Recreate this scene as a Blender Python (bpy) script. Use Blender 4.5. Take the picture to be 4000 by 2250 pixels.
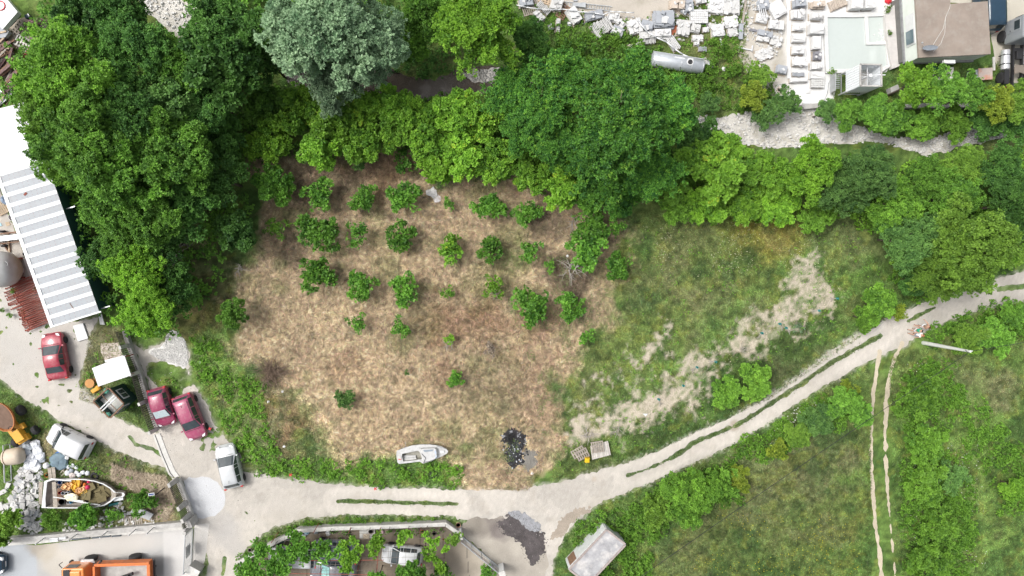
import bpy, math, random
import numpy as np
from mathutils import Vector, Matrix, Quaternion
for o in list(bpy.data.objects): bpy.data.objects.remove(o)
S = bpy.context.scene
COL = S.collection
# ---------------------------------------------------------------- camera, sky, sun, exposure
CAMH = 60.0; FPX = 2697.0; NAD = (1820.0, 1015.0)      # nadir of the drone picture, native pixels
ncam = Vector(((NAD[0]-2000)/FPX, -(NAD[1]-1125)/FPX, -1)).normalized()
CQ = ncam.rotation_difference(Vector((0, 0, -1)))
cd = bpy.data.cameras.new('camera'); cam = bpy.data.objects.new('camera', cd); COL.objects.link(cam)
cam.location = (0, 0, CAMH); cam.rotation_mode = 'QUATERNION'; cam.rotation_quaternion = CQ
cd.sensor_width = 36; cd.lens = 36*FPX/4000; cd.clip_end = 3000
S.camera = cam
RM = np.array(CQ.to_matrix())
def W(px, py, z=0.0):
    d = RM @ np.array([(px-2000)/FPX, -(py-1125)/FPX, -1.0])
    t = (z-CAMH)/d[2]
    return Vector((d[0]*t, d[1]*t, z))
def zm(ox, oy, s): return lambda x, y: (ox+x/s, oy+y/s)
SUN_EL = math.radians(56); SUN_AZ = math.radians(-72)      # azimuth clockwise from +y (picture top)
w = bpy.data.worlds.new("World"); S.world = w; w.use_nodes = True
nt = w.node_tree; bg = nt.nodes['Background']; sky = nt.nodes.new('ShaderNodeTexSky'); sky.sky_type = 'NISHITA'
sky.sun_disc = False; sky.sun_elevation = SUN_EL; sky.sun_rotation = SUN_AZ
sky.dust_density = 7; sky.air_density = 1.0; sky.ozone_density = 1.0
hs = nt.nodes.new('ShaderNodeHueSaturation'); hs.inputs['Saturation'].default_value = 0.35
nt.links.new(sky.outputs[0], hs.inputs['Color']); nt.links.new(hs.outputs[0], bg.inputs[0]); bg.inputs[1].default_value = 0.15
sd = bpy.data.lights.new('sun', 'SUN'); sd.energy = 1.35; sd.angle = math.radians(16); sd.color = (1, 0.985, 0.955)
so = bpy.data.objects.new('sun', sd); COL.objects.link(so); so.location = (-40, 10, 60)
sdir = Vector((math.sin(SUN_AZ)*math.cos(SUN_EL), math.cos(SUN_AZ)*math.cos(SUN_EL), math.sin(SUN_EL)))
so.rotation_mode = 'QUATERNION'; so.rotation_quaternion = (-sdir).to_track_quat('-Z', 'Y')
S.view_settings.view_transform = 'Standard'; S.view_settings.look = 'None'
S.view_settings.exposure = 0.38; S.view_settings.gamma = 1
rnd = random.Random(7); R_ = np.random.default_rng(11)
# ---------------------------------------------------------------- materials
def mat(name, col, rough=0.7, metal=0.0, var=0.12, scale=3.0, bump=0.0, bscale=20.0, coat=0.0, spec=0.4, dirt=None, dscale=1.2, damt=0.5):
    m = bpy.data.materials.new(name); m.use_nodes = True; n = m.node_tree; b = n.nodes['Principled BSDF']
    b.inputs['Roughness'].default_value = rough; b.inputs['Metallic'].default_value = metal
    b.inputs['Specular IOR Level'].default_value = spec
    if coat: b.inputs['Coat Weight'].default_value = coat; b.inputs['Coat Roughness'].default_value = 0.08
    tc = n.nodes.new('ShaderNodeTexCoord')
    no = n.nodes.new('ShaderNodeTexNoise'); no.inputs['Scale'].default_value = scale; no.inputs['Detail'].default_value = 6
    no.inputs['Roughness'].default_value = 0.65
    n.links.new(tc.outputs['Object'], no.inputs['Vector'])
    r = n.nodes.new('ShaderNodeValToRGB'); e = r.color_ramp.elements
    e[0].position = 0.25; e[1].position = 0.75
    e[0].color = tuple(max(0, c*(1-var*1.6)) for c in col)+(1,); e[1].color = tuple(min(1, c*(1+var)) for c in col)+(1,)
    n.links.new(no.outputs[0], r.inputs[0]); out = r.outputs[0]
    if dirt:
        n2 = n.nodes.new('ShaderNodeTexNoise'); n2.inputs['Scale'].default_value = dscale; n2.inputs['Detail'].default_value = 8; n2.inputs['Roughness'].default_value = 0.7
        n.links.new(tc.outputs['Object'], n2.inputs['Vector'])
        r2 = n.nodes.new('ShaderNodeValToRGB'); r2.color_ramp.elements[0].position = 0.48; r2.color_ramp.elements[1].position = 0.68
        r2.color_ramp.elements[1].color = (damt, damt, damt, 1)
        n.links.new(n2.outputs[0], r2.inputs[0])
        mx = n.nodes.new('ShaderNodeMix'); mx.data_type = 'RGBA'; mx.inputs[7].default_value = tuple(dirt)+(1,)
        n.links.new(r2.outputs[0], mx.inputs[0]); n.links.new(out, mx.inputs[6]); out = mx.outputs[2]
    n.links.new(out, b.inputs['Base Color'])
    if bump:
        n3 = n.nodes.new('ShaderNodeTexNoise'); n3.inputs['Scale'].default_value = bscale; n3.inputs['Detail'].default_value = 6
        n.links.new(tc.outputs['Object'], n3.inputs['Vector'])
        bp = n.nodes.new('ShaderNodeBump'); bp.inputs['Strength'].default_value = bump; bp.inputs['Distance'].default_value = 0.1
        n.links.new(n3.outputs[0], bp.inputs['Height']); n.links.new(bp.outputs[0], b.inputs['Normal'])
    return m
def leafmat(name, c0, c1, trans=0.22, objvar=0.25, c2=None):
    m = bpy.data.materials.new(name); m.use_nodes = True; n = m.node_tree; b = n.nodes['Principled BSDF']
    b.inputs['Roughness'].default_value = 0.55; b.inputs['Specular IOR Level'].default_value = 0.25
    at = n.nodes.new('ShaderNodeAttribute'); at.attribute_name = 'v'
    r = n.nodes.new('ShaderNodeValToRGB'); e = r.color_ramp.elements
    e[0].color = tuple(c0)+(1,); e[1].color = tuple(c1)+(1,); e[0].position = 0.1; e[1].position = 0.9
    if c2:
        k = r.color_ramp.elements.new(0.985); k.color = tuple(c2)+(1,)
    n.links.new(at.outputs['Fac'], r.inputs[0])
    oi = n.nodes.new('ShaderNodeObjectInfo'); mr = n.nodes.new('ShaderNodeMapRange')
    mr.inputs[3].default_value = 1-objvar; mr.inputs[4].default_value = 1+objvar
    n.links.new(oi.outputs['Random'], mr.inputs[0])
    h = n.nodes.new('ShaderNodeHueSaturation'); n.links.new(mr.outputs[0], h.inputs['Value']); n.links.new(r.outputs[0], h.inputs['Color'])
    n.links.new(h.outputs[0], b.inputs['Base Color'])
    t = n.nodes.new('ShaderNodeBsdfTranslucent'); n.links.new(h.outputs[0], t.inputs['Color'])
    mx = n.nodes.new('ShaderNodeMixShader'); mx.inputs[0].default_value = trans
    n.links.new(b.outputs[0], mx.inputs[1]); n.links.new(t.outputs[0], mx.inputs[2])
    n.links.new(mx.outputs[0], n.nodes['Material Output'].inputs[0])
    return m
def colmat(name, rough=0.95, bump=0.6, bscale=9.0, fine=0.25, fscale=14.0):
    """ground sheets: base colour from the ground-cover colour stored on the vertices, plus fine grain"""
    m = bpy.data.materials.new(name); m.use_nodes = True; n = m.node_tree; b = n.nodes['Principled BSDF']
    b.inputs['Roughness'].default_value = rough; b.inputs['Specular IOR Level'].default_value = 0.15
    at = n.nodes.new('ShaderNodeAttribute'); at.attribute_name = 'Col'
    tc = n.nodes.new('ShaderNodeTexCoord')
    no = n.nodes.new('ShaderNodeTexNoise'); no.inputs['Scale'].default_value = fscale; no.inputs['Detail'].default_value = 5; no.inputs['Roughness'].default_value = 0.7
    n.links.new(tc.outputs['Object'], no.inputs['Vector'])
    mr = n.nodes.new('ShaderNodeMapRange'); mr.inputs[1].default_value = 0.3; mr.inputs[2].default_value = 0.7
    mr.inputs[3].default_value = 1-fine; mr.inputs[4].default_value = 1+fine; n.links.new(no.outputs[0], mr.inputs[0])
    h = n.nodes.new('ShaderNodeHueSaturation'); n.links.new(at.outputs['Color'], h.inputs['Color']); n.links.new(mr.outputs[0], h.inputs['Value'])
    n.links.new(h.outputs[0], b.inputs['Base Color'])
    n3 = n.nodes.new('ShaderNodeTexNoise'); n3.inputs['Scale'].default_value = bscale; n3.inputs['Detail'].default_value = 6
    n.links.new(tc.outputs['Object'], n3.inputs['Vector'])
    bp = n.nodes.new('ShaderNodeBump'); bp.inputs['Strength'].default_value = bump; bp.inputs['Distance'].default_value = 0.08
    n.links.new(n3.outputs[0], bp.inputs['Height']); n.links.new(bp.outputs[0], b.inputs['Normal'])
    return m
# ---------------------------------------------------------------- object helpers
def thing(name, label, cat, loc=(0, 0, 0), rz=0.0, group=None):
    o = bpy.data.objects.new(name, None); COL.objects.link(o); o.location = loc; o.rotation_euler = (0, 0, rz)
    o.empty_display_size = 0.2; o['label'] = label; o['category'] = cat; o['kind'] = 'thing'
    if group: o['group'] = group
    return o
def tag(o, label, cat, group=None, kind=None):
    o['label'] = label; o['category'] = cat
    if group: o['group'] = group
    o['kind'] = kind or 'thing'
    return o
def copy_tree(o, parent=None):
    c = o.copy(); COL.objects.link(c); c.parent = parent
    if parent is not None and 'label' in c.keys() and 'category' in c.keys(): pass
    for ch in o.children: copy_tree(ch, c)
    return c
class MB:
    def __init__(s): s.v = []; s.f = []
    def add(s, vs, fs):
        k = len(s.v); s.v += [tuple(p) for p in vs]; s.f += [tuple(i+k for i in f) for f in fs]; return s
    def box(s, c, size, rz=0.0, M=None, taper=1.0):
        hx, hy, hz = [q/2 for q in size]; ca, sa = math.cos(rz), math.sin(rz); vs = []
        for dz in (-1, 1):
            t = taper if dz > 0 else 1
            for dx, dy in ((-1, -1), (1, -1), (1, 1), (-1, 1)):
                x, y, z = dx*hx*t, dy*hy*t, dz*hz
                p = Vector((x, y, z))
                if M is not None: p = M @ p
                else: p = Vector((x*ca-y*sa, x*sa+y*ca, z))
                vs.append(p+Vector(c))
        return s.add(vs, [(3, 2, 1, 0), (4, 5, 6, 7), (0, 1, 5, 4), (1, 2, 6, 5), (2, 3, 7, 6), (3, 0, 4, 7)])
    def prism(s, pts, z0, z1, inset=0.0):
        n = len(pts); c = (sum(p[0] for p in pts)/n, sum(p[1] for p in pts)/n)
        a = sum(pts[i][0]*pts[(i+1) % n][1]-pts[(i+1) % n][0]*pts[i][1] for i in range(n))
        if a < 0: pts = pts[::-1]
        top = [(p[0]+(c[0]-p[0])*inset, p[1]+(c[1]-p[1])*inset) for p in pts]
        vs = [(p[0], p[1], z0) for p in pts]+[(p[0], p[1], z1) for p in top]
        return s.add(vs, [tuple(range(n-1, -1, -1)), tuple(range(n, 2*n))]+[(i, (i+1) % n, n+(i+1) % n, n+i) for i in range(n)])
    def tube(s, p0, p1, r0, r1=None, n=8, caps=True):
        r1 = r0 if r1 is None else r1; p0 = Vector(p0); p1 = Vector(p1); d = (p1-p0)
        if d.length < 1e-6: return s
        d.normalize(); a = d.orthogonal().normalized(); b = d.cross(a)
        vs = []
        for p, r in ((p0, r0), (p1, r1)):
            for i in range(n):
                t = 2*math.pi*i/n; vs.append(p+a*math.cos(t)*r+b*math.sin(t)*r)
        fs = [(i, (i+1) % n, n+(i+1) % n, n+i) for i in range(n)]
        if caps: fs += [tuple(range(n-1, -1, -1)), tuple(range(n, 2*n))]
        return s.add(vs, fs)
    def path(s, pts, r, n=6):
        for a, b in zip(pts[:-1], pts[1:]): s.tube(a, b, r, n=n)
        return s
    def lathe(s, prof, n=20, c=(0, 0, 0), axis='z', sx=1, sy=1):
        vs = []
        for r, z in prof:
            for i in range(n):
                t = 2*math.pi*i/n; x, y = r*math.cos(t)*sx, r*math.sin(t)*sy
                p = (x, y, z) if axis == 'z' else ((z, x, y) if axis == 'x' else (x, z, y))
                vs.append((p[0]+c[0], p[1]+c[1], p[2]+c[2]))
        fs = []
        for k in range(len(prof)-1):
            for i in range(n):
                j = (i+1) % n; fs.append((k*n+i, k*n+j, (k+1)*n+j, (k+1)*n+i))
        if prof[0][0] > 1e-4: fs.append(tuple(range(n-1, -1, -1)))
        if prof[-1][0] > 1e-4: fs.append(tuple((len(prof)-1)*n+i for i in range(n)))
        return s.add(vs, fs)
    def torus(s, c, R, r, n=20, m=8, axis='z'):
        vs = []
        for i in range(n):
            t = 2*math.pi*i/n
            for j in range(m):
                u = 2*math.pi*j/m; q = R+r*math.cos(u); x, y, z = q*math.cos(t), q*math.sin(t), r*math.sin(u)
                p = (x, y, z) if axis == 'z' else (x, z, y)
                vs.append((p[0]+c[0], p[1]+c[1], p[2]+c[2]))
        fs = [(i*m+j, ((i+1) % n)*m+j, ((i+1) % n)*m+(j+1) % m, i*m+(j+1) % m) for i in range(n) for j in range(m)]
        return s.add(vs, fs)
    def build(s, name, m, parent=None, smooth=False, bevel=0.0):
        me = bpy.data.meshes.new(name); me.from_pydata(s.v, [], s.f)
        if m: me.materials.append(m)
        if smooth: me.polygons.foreach_set('use_smooth', [True]*len(me.polygons))
        me.update(); o = bpy.data.objects.new(name, me); COL.objects.link(o)
        if parent is not None: o.parent = parent
        if bevel:
            b = o.modifiers.new('bevel', 'BEVEL'); b.width = bevel; b.segments = 2; b.limit_method = 'ANGLE'
        return o
def local(pts, loc): return [(p[0]-loc[0], p[1]-loc[1]) for p in pts]
def Wp(pts, z=0.0): return [W(p[0], p[1], z) for p in pts]
# ---------------------------------------------------------------- numpy noise and fields
_T = np.random.default_rng(3).random((8, 256, 256))
def vn(x, y, s, k=0):
    x = np.asarray(x)/s+k*17.3; y = np.asarray(y)/s+k*9.1; T = _T[k % 8]
    i = np.floor(x).astype(int); j = np.floor(y).astype(int); fx = x-i; fy = y-j
    fx = fx*fx*(3-2*fx); fy = fy*fy*(3-2*fy); i0 = i % 256; i1 = (i+1) % 256; j0 = j % 256; j1 = (j+1) % 256
    return (T[i0, j0]*(1-fx)+T[i1, j0]*fx)*(1-fy)+(T[i0, j1]*(1-fx)+T[i1, j1]*fx)*fy
def fbm(x, y, s, k=0, o=4): return sum(vn(x, y, s/2**q, k+q)*0.5**q for q in range(o))/sum(0.5**q for q in range(o))
def sdf(X, Y, poly):
    """signed distance, positive inside; poly in world xy"""
    P = np.array([(p[0], p[1]) for p in poly]); n = len(P); D = np.full(X.shape, 1e9); ins = np.zeros(X.shape, bool)
    for i in range(n):
        a = P[i]; b = P[(i+1) % n]; e = b-a; L = max(e@e, 1e-9)
        t = np.clip(((X-a[0])*e[0]+(Y-a[1])*e[1])/L, 0, 1)
        D = np.minimum(D, (X-a[0]-t*e[0])**2+(Y-a[1]-t*e[1])**2)
        if a[1] != b[1]:
            c = ((a[1] > Y) != (b[1] > Y)) & (X < (b[0]-a[0])*(Y-a[1])/(b[1]-a[1])+a[0]); ins ^= c
    return np.where(ins, 1, -1)*np.sqrt(D)
def ldf(X, Y, line, hw):
    P = np.array([(p[0], p[1]) for p in line]); D = np.full(X.shape, 1e9)
    for a, b in zip(P[:-1], P[1:]):
        e = b-a; L = max(e@e, 1e-9); t = np.clip(((X-a[0])*e[0]+(Y-a[1])*e[1])/L, 0, 1)
        D = np.minimum(D, (X-a[0]-t*e[0])**2+(Y-a[1]-t*e[1])**2)
    return hw-np.sqrt(D)
def setattr_col(me, name, rgb):
    a = me.color_attributes.new(name, 'FLOAT_COLOR', 'POINT'); c = np.ones((len(rgb), 4), np.float32); c[:, :3] = rgb
    a.data.foreach_set('color', c.ravel())
def sheet(name, field, bbox, z, m, colf=None, cell=0.15, parent=None):
    """marching squares: a thin ground sheet wherever field(X,Y) > 0"""
    x0, y0, x1, y1 = bbox; nx = int((x1-x0)/cell)+1; ny = int((y1-y0)/cell)+1
    xs = x0+np.arange(nx)*cell; ys = y0+np.arange(ny)*cell; X, Y = np.meshgrid(xs, ys, indexing='ij'); F = field(X, Y)
    verts = []; idx = {}; faces = []
    pos = F > 0
    def gv(i, j):
        k = (i, j)
        if k not in idx: idx[k] = len(verts); verts.append((xs[i], ys[j]))
        return idx[k]
    def ev(i, j, i2, j2):
        k = (i, j, i2, j2) if (i, j) < (i2, j2) else (i2, j2, i, j)
        if k not in idx:
            a, b = F[k[0], k[1]], F[k[2], k[3]]; t = a/(a-b)
            idx[k] = len(verts); verts.append((xs[k[0]]+(xs[k[2]]-xs[k[0]])*t, ys[k[1]]+(ys[k[3]]-ys[k[1]])*t))
        return idx[k]
    cnt = pos[:-1, :-1].astype(int)+pos[1:, :-1]+pos[1:, 1:]+pos[:-1, 1:]
    for i, j in zip(*np.nonzero(cnt)):
        cs = ((i, j), (i+1, j), (i+1, j+1), (i, j+1))
        if cnt[i, j] == 4: faces.append(tuple(gv(*c) for c in cs)); continue
        f = []
        for q in range(4):
            a = cs[q]; b = cs[(q+1) % 4]
            if pos[a]: f.append(gv(*a))
            if pos[a] != pos[b]: f.append(ev(a[0], a[1], b[0], b[1]))
        if len(f) > 2: faces.append(tuple(f))
    V = np.array(verts)
    me = bpy.data.meshes.new(name); me.from_pydata([(a, b, z) for a, b in verts], [], faces); me.materials.append(m)
    if colf is not None: setattr_col(me, 'Col', colf(V[:, 0], V[:, 1]))
    o = bpy.data.objects.new(name, me); COL.objects.link(o); o['kind'] = 'structure'
    if parent is not None: o.parent = parent
    return o
def bb(poly, pad=1.0):
    xs = [p[0] for p in poly]; ys = [p[1] for p in poly]
    return (min(xs)-pad, min(ys)-pad, max(xs)+pad, max(ys)+pad)
# ---------------------------------------------------------------- leaves and blades
def norm(a): return a/np.maximum(np.linalg.norm(a, axis=1, keepdims=True), 1e-9)
def quads(name, C, A, B, L, Wd, v, m):
    """leaf-shaped quads: centre C, long axis A, side axis B"""
    n = len(C); P = np.empty((n, 4, 3), np.float32)
    P[:, 0] = C-A*L[:, None]/2; P[:, 2] = C+A*L[:, None]/2
    P[:, 1] = C+B*Wd[:, None]/2+A*L[:, None]*0.06; P[:, 3] = C-B*Wd[:, None]/2+A*L[:, None]*0.06
    me = bpy.data.meshes.new(name); me.vertices.add(4*n); me.loops.add(4*n); me.polygons.add(n)
    me.vertices.foreach_set('co', P.ravel()); me.loops.foreach_set('vertex_index', np.arange(4*n, dtype=np.int32))
    me.polygons.foreach_set('loop_start', np.arange(0, 4*n, 4, dtype=np.int32))
    try: me.polygons.foreach_set('loop_total', np.full(n, 4, np.int32))
    except Exception: pass
    a = me.attributes.new('v', 'FLOAT', 'POINT'); a.data.foreach_set('value', np.repeat(v, 4).astype(np.float32))
    if m: me.materials.append(m)
    me.update(calc_edges=True); return me
def domes(rg, C, r, n, L, aspect=0.55, sq=1.0, k=6, up=0.35, fill=0.25, tip=0.0, vd=None, vs=1.0):
    """n leaves in tufts over the upper parts of domes (C centres, r radii)"""
    p = r**2/np.sum(r**2); nt_ = max(1, n//k); di = rg.choice(len(r), nt_, p=p); ns = 13
    SD = norm((rg.normal(size=(len(r), ns, 3))+np.array([0, 0, up])).reshape(-1, 3)).reshape(len(r), ns, 3); vsp = rg.random((len(r), ns)); rsp = 0.80+0.38*rg.random((len(r), ns)); si = rg.integers(0, ns, nt_)
    d = norm(SD[di, si]+rg.normal(size=(nt_, 3))*0.17); d[:, 2] = np.where(d[:, 2] < -0.25, -d[:, 2], d[:, 2])
    rr = np.where(rg.random(nt_) < fill, rg.random(nt_)*0.5+0.4, rsp[di, si]*(0.93+rg.random(nt_)*0.14))
    P = C[di]+d*(r[di]*rr)[:, None]*np.array([1, 1, sq])
    if vd is None: vd = rg.random(len(r))
    vt = 0.26*vd[di]+0.34*vsp[di, si]+0.18*rg.random(nt_)
    P = np.repeat(P, k, 0); D = np.repeat(d, k, 0); vt = np.repeat(vt, k); N = len(P)
    A = norm(D*0.55+rg.normal(size=(N, 3))*0.75); Ls = L*(0.65+0.7*rg.random(N))
    B = norm(np.cross(A, norm(rg.normal(size=(N, 3))*0.45+np.array([0, 0, 1.15])+D*0.35)))
    Cc = P+A*Ls[:, None]*0.55
    v = np.clip((vt+0.22*rg.random(N)-.5)*vs*1.15+.5, 0, 1)
    if tip: v = np.where(rg.random(N) < tip, 1.0, v*0.93)
    return Cc, A, B, Ls, Ls*aspect, v
# ---------------------------------------------------------------- ground
G_DK = np.array([0.030, 0.050, 0.016]); G_MID = np.array([0.080, 0.142, 0.034]); G_LT = np.array([0.130, 0.205, 0.050])
OLIVE = np.array([0.120, 0.150, 0.046]); BROWN = np.array([0.160, 0.142, 0.082]); STRAW = np.array([0.415, 0.322, 0.208])
RED = np.array([0.20, 0.115, 0.07]); SOIL = np.array([0.42, 0.37, 0.295]); YEL = np.array([0.20, 0.165, 0.035]); DARKS = np.array([0.045, 0.036, 0.026])
BLOBS = [(2450, 1000, 260, OLIVE, .55), (2700, 950, 200, OLIVE, .6), (3000, 900, 170, YEL, .75), (2900, 1060, 150, OLIVE, .5), (3250, 950, 120, BROWN, .3),
 (2560, 1130, 150, BROWN, .35), (2620, 1250, 130, OLIVE, .6), (2780, 1180, 130, BROWN, .3), (2450, 1350, 120, OLIVE, .5), (3350, 1150, 150, G_MID, .4), (2330, 1450, 160, OLIVE, .65),
 (2250, 1650, 120, OLIVE, .7), (2350, 1840, 110, G_DK, .4), (2250, 1800, 120, OLIVE, .6), (2600, 1700, 200, G_DK, .5), (2900, 1480, 160, G_DK, .5), (3100, 1350, 160, G_DK, .5),
 (3000, 1900, 240, BROWN, .42), (3200, 1800, 180, BROWN, .45), (3100, 2100, 220, OLIVE, .5), (2800, 2100, 200, OLIVE, .6), (3300, 2000, 120, OLIVE, .6), (2650, 2200, 150, BROWN, .3),
 (3350, 1650, 120, OLIVE, .6), (3800, 1600, 160, G_LT, .6), (3820, 1800, 180, G_LT, .5), (3900, 1520, 110, BROWN, .5), (3950, 2150, 180, G_LT, .6), (3750, 1450, 120, BROWN, .35),
 (1100, 1620, 150, BROWN, .8), (1180, 1700, 120, RED, .55), (1040, 1560, 110, RED, .5), (1250, 1750, 100, G_MID, .5), (1700, 1850, 160, G_MID, .6), (860, 1400, 120, G_LT, .6),
 (900, 1530, 110, G_LT, .6), (960, 1650, 110, G_LT, .5), (880, 1560, 40, BROWN, .7), (600, 1900, 120, STRAW, .75), (480, 1830, 110, BROWN, .6), (620, 2000, 70, STRAW, .8), (440, 2030, 120, BROWN, .5),
 (380, 1400, 130, BROWN, .75), (330, 1480, 90, OLIVE, .7), (480, 1600, 100, OLIVE, .5), (350, 1560, 60, BROWN, .6), (120, 1650, 130, G_MID, .6), (180, 1760, 60, STRAW, .6),
 (2850, 200, 200, OLIVE, .6), (2650, 120, 160, OLIVE, .6), (3900, 1250, 140, OLIVE, .5), (3550, 1420, 90, OLIVE, .7), (820, 1050, 150, BROWN, .5), (780, 1180, 130, RED, .5)]
DRY = Wp([(960, 640), (1200, 600), (1480, 545), (1660, 560), (1720, 690), (2000, 690), (2150, 730), (2380, 780), (2470, 850), (2440, 960), (2425, 1080), (2400, 1180), (2360, 1290), (2260, 1400), (2200, 1500),
 (2190, 1700), (2120, 1830), (2060, 1915), (1835, 1905), (1800, 1780), (1700, 1735), (1540, 1755), (1380, 1805), (1310, 1760), (1290, 1640), (1220, 1560), (1120, 1480), (960, 1450), (875, 1380), (890, 1290), (870, 1190), (890, 1100), (880, 1010), (1010, 980), (1030, 800)])
DRYP = [(2060, 820, 90, DARKS, .0), (1130, 980, 60, DARKS, .5), (2150, 870, 90, DARKS, .55), (2230, 1080, 100, DARKS, .75), (1250, 660, 130, DARKS, .5), (1480, 640, 120, RED, .6), (1750, 1250, 110, RED, .6), (1900, 1270, 120, RED, .55),
 (2080, 1250, 110, RED, .4), (1420, 830, 40, DARKS, .6), (1540, 850, 40, DARKS, .5), (2000, 960, 90, OLIVE, .5), (1930, 1070, 110, OLIVE, .4), (1500, 1050, 70, OLIVE, .45), (2100, 1400, 120, np.array([.33, .235, .155]), .5),
 (2130, 1560, 140, np.array([.34, .24, .16]), .55), (1900, 1650, 140, OLIVE, .3), (1430, 1620, 100, np.array([.40, .31, .19]), .4), (1900, 1480, 160, BROWN, .35), (1650, 1250, 80, OLIVE, .25), (2060, 1170, 60, OLIVE, .5), (1990, 1560, 60, BROWN, .4), (1360, 1430, 80, RED, .35), (1740, 1450, 70, RED, .4)]
def blob(X, Y, c, lst, k0=0):
    for i, (px, py, R, col, st) in enumerate(lst):
        p = W(px, py); r = R/44.0
        d = np.hypot(X-p[0], Y-p[1])/r; d = d+(fbm(X, Y, 1.6, (i+k0) % 5, 4)-0.5)*1.5
        wgt = np.clip((1.15-d)/0.6, 0, 1)*st; c = c*(1-wgt[:, None])+col*wgt[:, None]
    return c
def groundcol(X, Y):
    n = fbm(X, Y, 7, 1, 3); n2 = fbm(X, Y, 1.7, 2, 4); n3 = fbm(X, Y, 0.45, 4, 2); n4 = vn(X, Y, 0.17, 6)
    t = np.clip((n-0.3)*1.6, 0, 1)[:, None]
    c = G_MID*(1-t)+G_LT*t
    u = np.clip((n2-0.5)*2.6, 0, 1)[:, None]; c = c*(1-u*0.55)+OLIVE*u*0.55
    c = blob(X, Y, c, BLOBS)
    hue = fbm(X, Y, 2.4, 5, 5); u = np.clip((hue-0.56)*7, 0, 1)[:, None]; c = c*(1-u*0.3)+BROWN*u*0.3; u = np.clip((0.43-hue)*8, 0, 1)[:, None]; c = c*(1-u*0.6)+np.array([.035, .078, .022])*u*0.6
    u = np.clip((fbm(X, Y, 0.9, 7, 3)-0.60)*9, 0, 1)[:, None]; c = c*(1-u*0.4)+np.array([.17, .19, .04])*u*0.4
    u = np.clip((n3-0.50)*3.5, 0, 1)[:, None]; c = c*(1-u*0.45)+c*1.7*u*0.45
    u = np.clip((0.46-n3)*4, 0, 1)[:, None]; c = c*(1-u*0.55)+G_DK*u*0.55
    dd = sdf(X, Y, DRY)+(fbm(X, Y, 2.2, 3, 5)-0.5)*4.6+(fbm(X, Y, 0.5, 5, 2)-0.5)*1.2
    sc = STRAW*(0.80+0.5*fbm(X, Y, 3.2, 5, 4))[:, None]
    a = np.clip((fbm(X, Y, 1.1, 6, 4)-0.56)*5, 0, 1)[:, None]; sc = sc*(1-a*0.5)+BROWN*a*0.5
    a = np.clip((fbm(X, Y, 2.1, 2, 4)-0.60)*7, 0, 1)[:, None]; sc = sc*(1-a*0.45)+OLIVE*a*0.45
    sc = blob(X, Y, sc, DRYP, 2)
    sc = sc*(0.78+0.44*n4)[:, None]*(0.75+0.5*vn(X*0.6+Y, Y*0.5-X, 0.3, 7))[:, None]
    k = np.clip(dd/1.5+0.4, 0, 1)[:, None]; c = c*(1-k)+sc*k
    c = c*(0.72+0.56*n4)[:, None]
    fs = f_soil(X, Y); k = np.clip(fs*1.3+0.35, 0, 1)[:, None]*np.clip(0.45+vn(X, Y, 0.2, 1)*1.1, 0, 1)[:, None]; c = c*(1-k)+c_soil(X, Y)*k
    k = np.clip(1+f_road(X, Y)/0.32, 0, 1)*np.clip((n4-.2)*1.5, 0, 1)*.75*np.where(sdf(X, Y, ROAD) > .5, .45, 1); k = k[:, None]; c = c*(1-k)+GRV*.9*k
    return np.clip(c, 0, 1)
def build_ground():
    xs = np.concatenate([[-900, -300, -120, -70], np.arange(-48, 56, 0.16), [75, 130, 300, 900]])
    ys = np.concatenate([[-900, -300, -120, -60], np.arange(-32, 30, 0.16), [50, 110, 300, 900]])
    X, Y = np.meshgrid(xs, ys, indexing='ij'); nx, ny = X.shape; Z = np.zeros_like(X)
    V = np.stack([X, Y, Z], -1).reshape(-1, 3).astype(np.float32)
    I = np.arange(nx*ny).reshape(nx, ny); F = np.stack([I[:-1, :-1], I[1:, :-1], I[1:, 1:], I[:-1, 1:]], -1).reshape(-1, 4).astype(np.int32)
    me = bpy.data.meshes.new('ground'); me.vertices.add(len(V)); me.vertices.foreach_set('co', V.ravel()); me.loops.add(F.size); me.polygons.add(len(F))
    me.loops.foreach_set('vertex_index', F.ravel()); me.polygons.foreach_set('loop_start', np.arange(0, F.size, 4, dtype=np.int32))
    me.update(calc_edges=True); setattr_col(me, 'Col', groundcol(X.ravel(), Y.ravel())); me.materials.append(colmat('ground_mat', bump=0.9, bscale=7, fine=0.3))
    o = bpy.data.objects.new('ground', me); COL.objects.link(o); o['kind'] = 'structure'
# ---- bare soil of the garden strip
SOILP = Wp([(3110, 1000), (3170, 985), (3215, 1010), (3262, 1090), (3275, 1200), (3210, 1265), (3060, 1290), (2990, 1350), (2900, 1400), (2770, 1470), (2740, 1600), (2600, 1620), (2480, 1690), (2330, 1740), (2200, 1740),
 (2230, 1640), (2450, 1560), (2610, 1470), (2670, 1400), (2830, 1320), (2990, 1225), (3075, 1150), (3060, 1080)])
SOILQ = Wp([(2440, 1300), (2640, 1240), (2660, 1350), (2600, 1480), (2440, 1560), (2200, 1620), (2250, 1500), (2400, 1420)])
def f_soil(X, Y):
    a = np.minimum(sdf(X, Y, SOILP)*0.7, 0.7)-0.24+(fbm(X, Y, 1.3, 1, 4)-0.5)*2.4+(fbm(X, Y, 0.4, 3, 3)-0.5)*2.2
    b = np.minimum(sdf(X, Y, SOILQ), 0.35)-0.69+(fbm(X, Y, 0.9, 4, 4)-0.5)*3.0+(fbm(X, Y, 0.32, 2, 3)-0.5)*2.4
    return np.maximum(np.minimum(a, 1), b)
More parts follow.
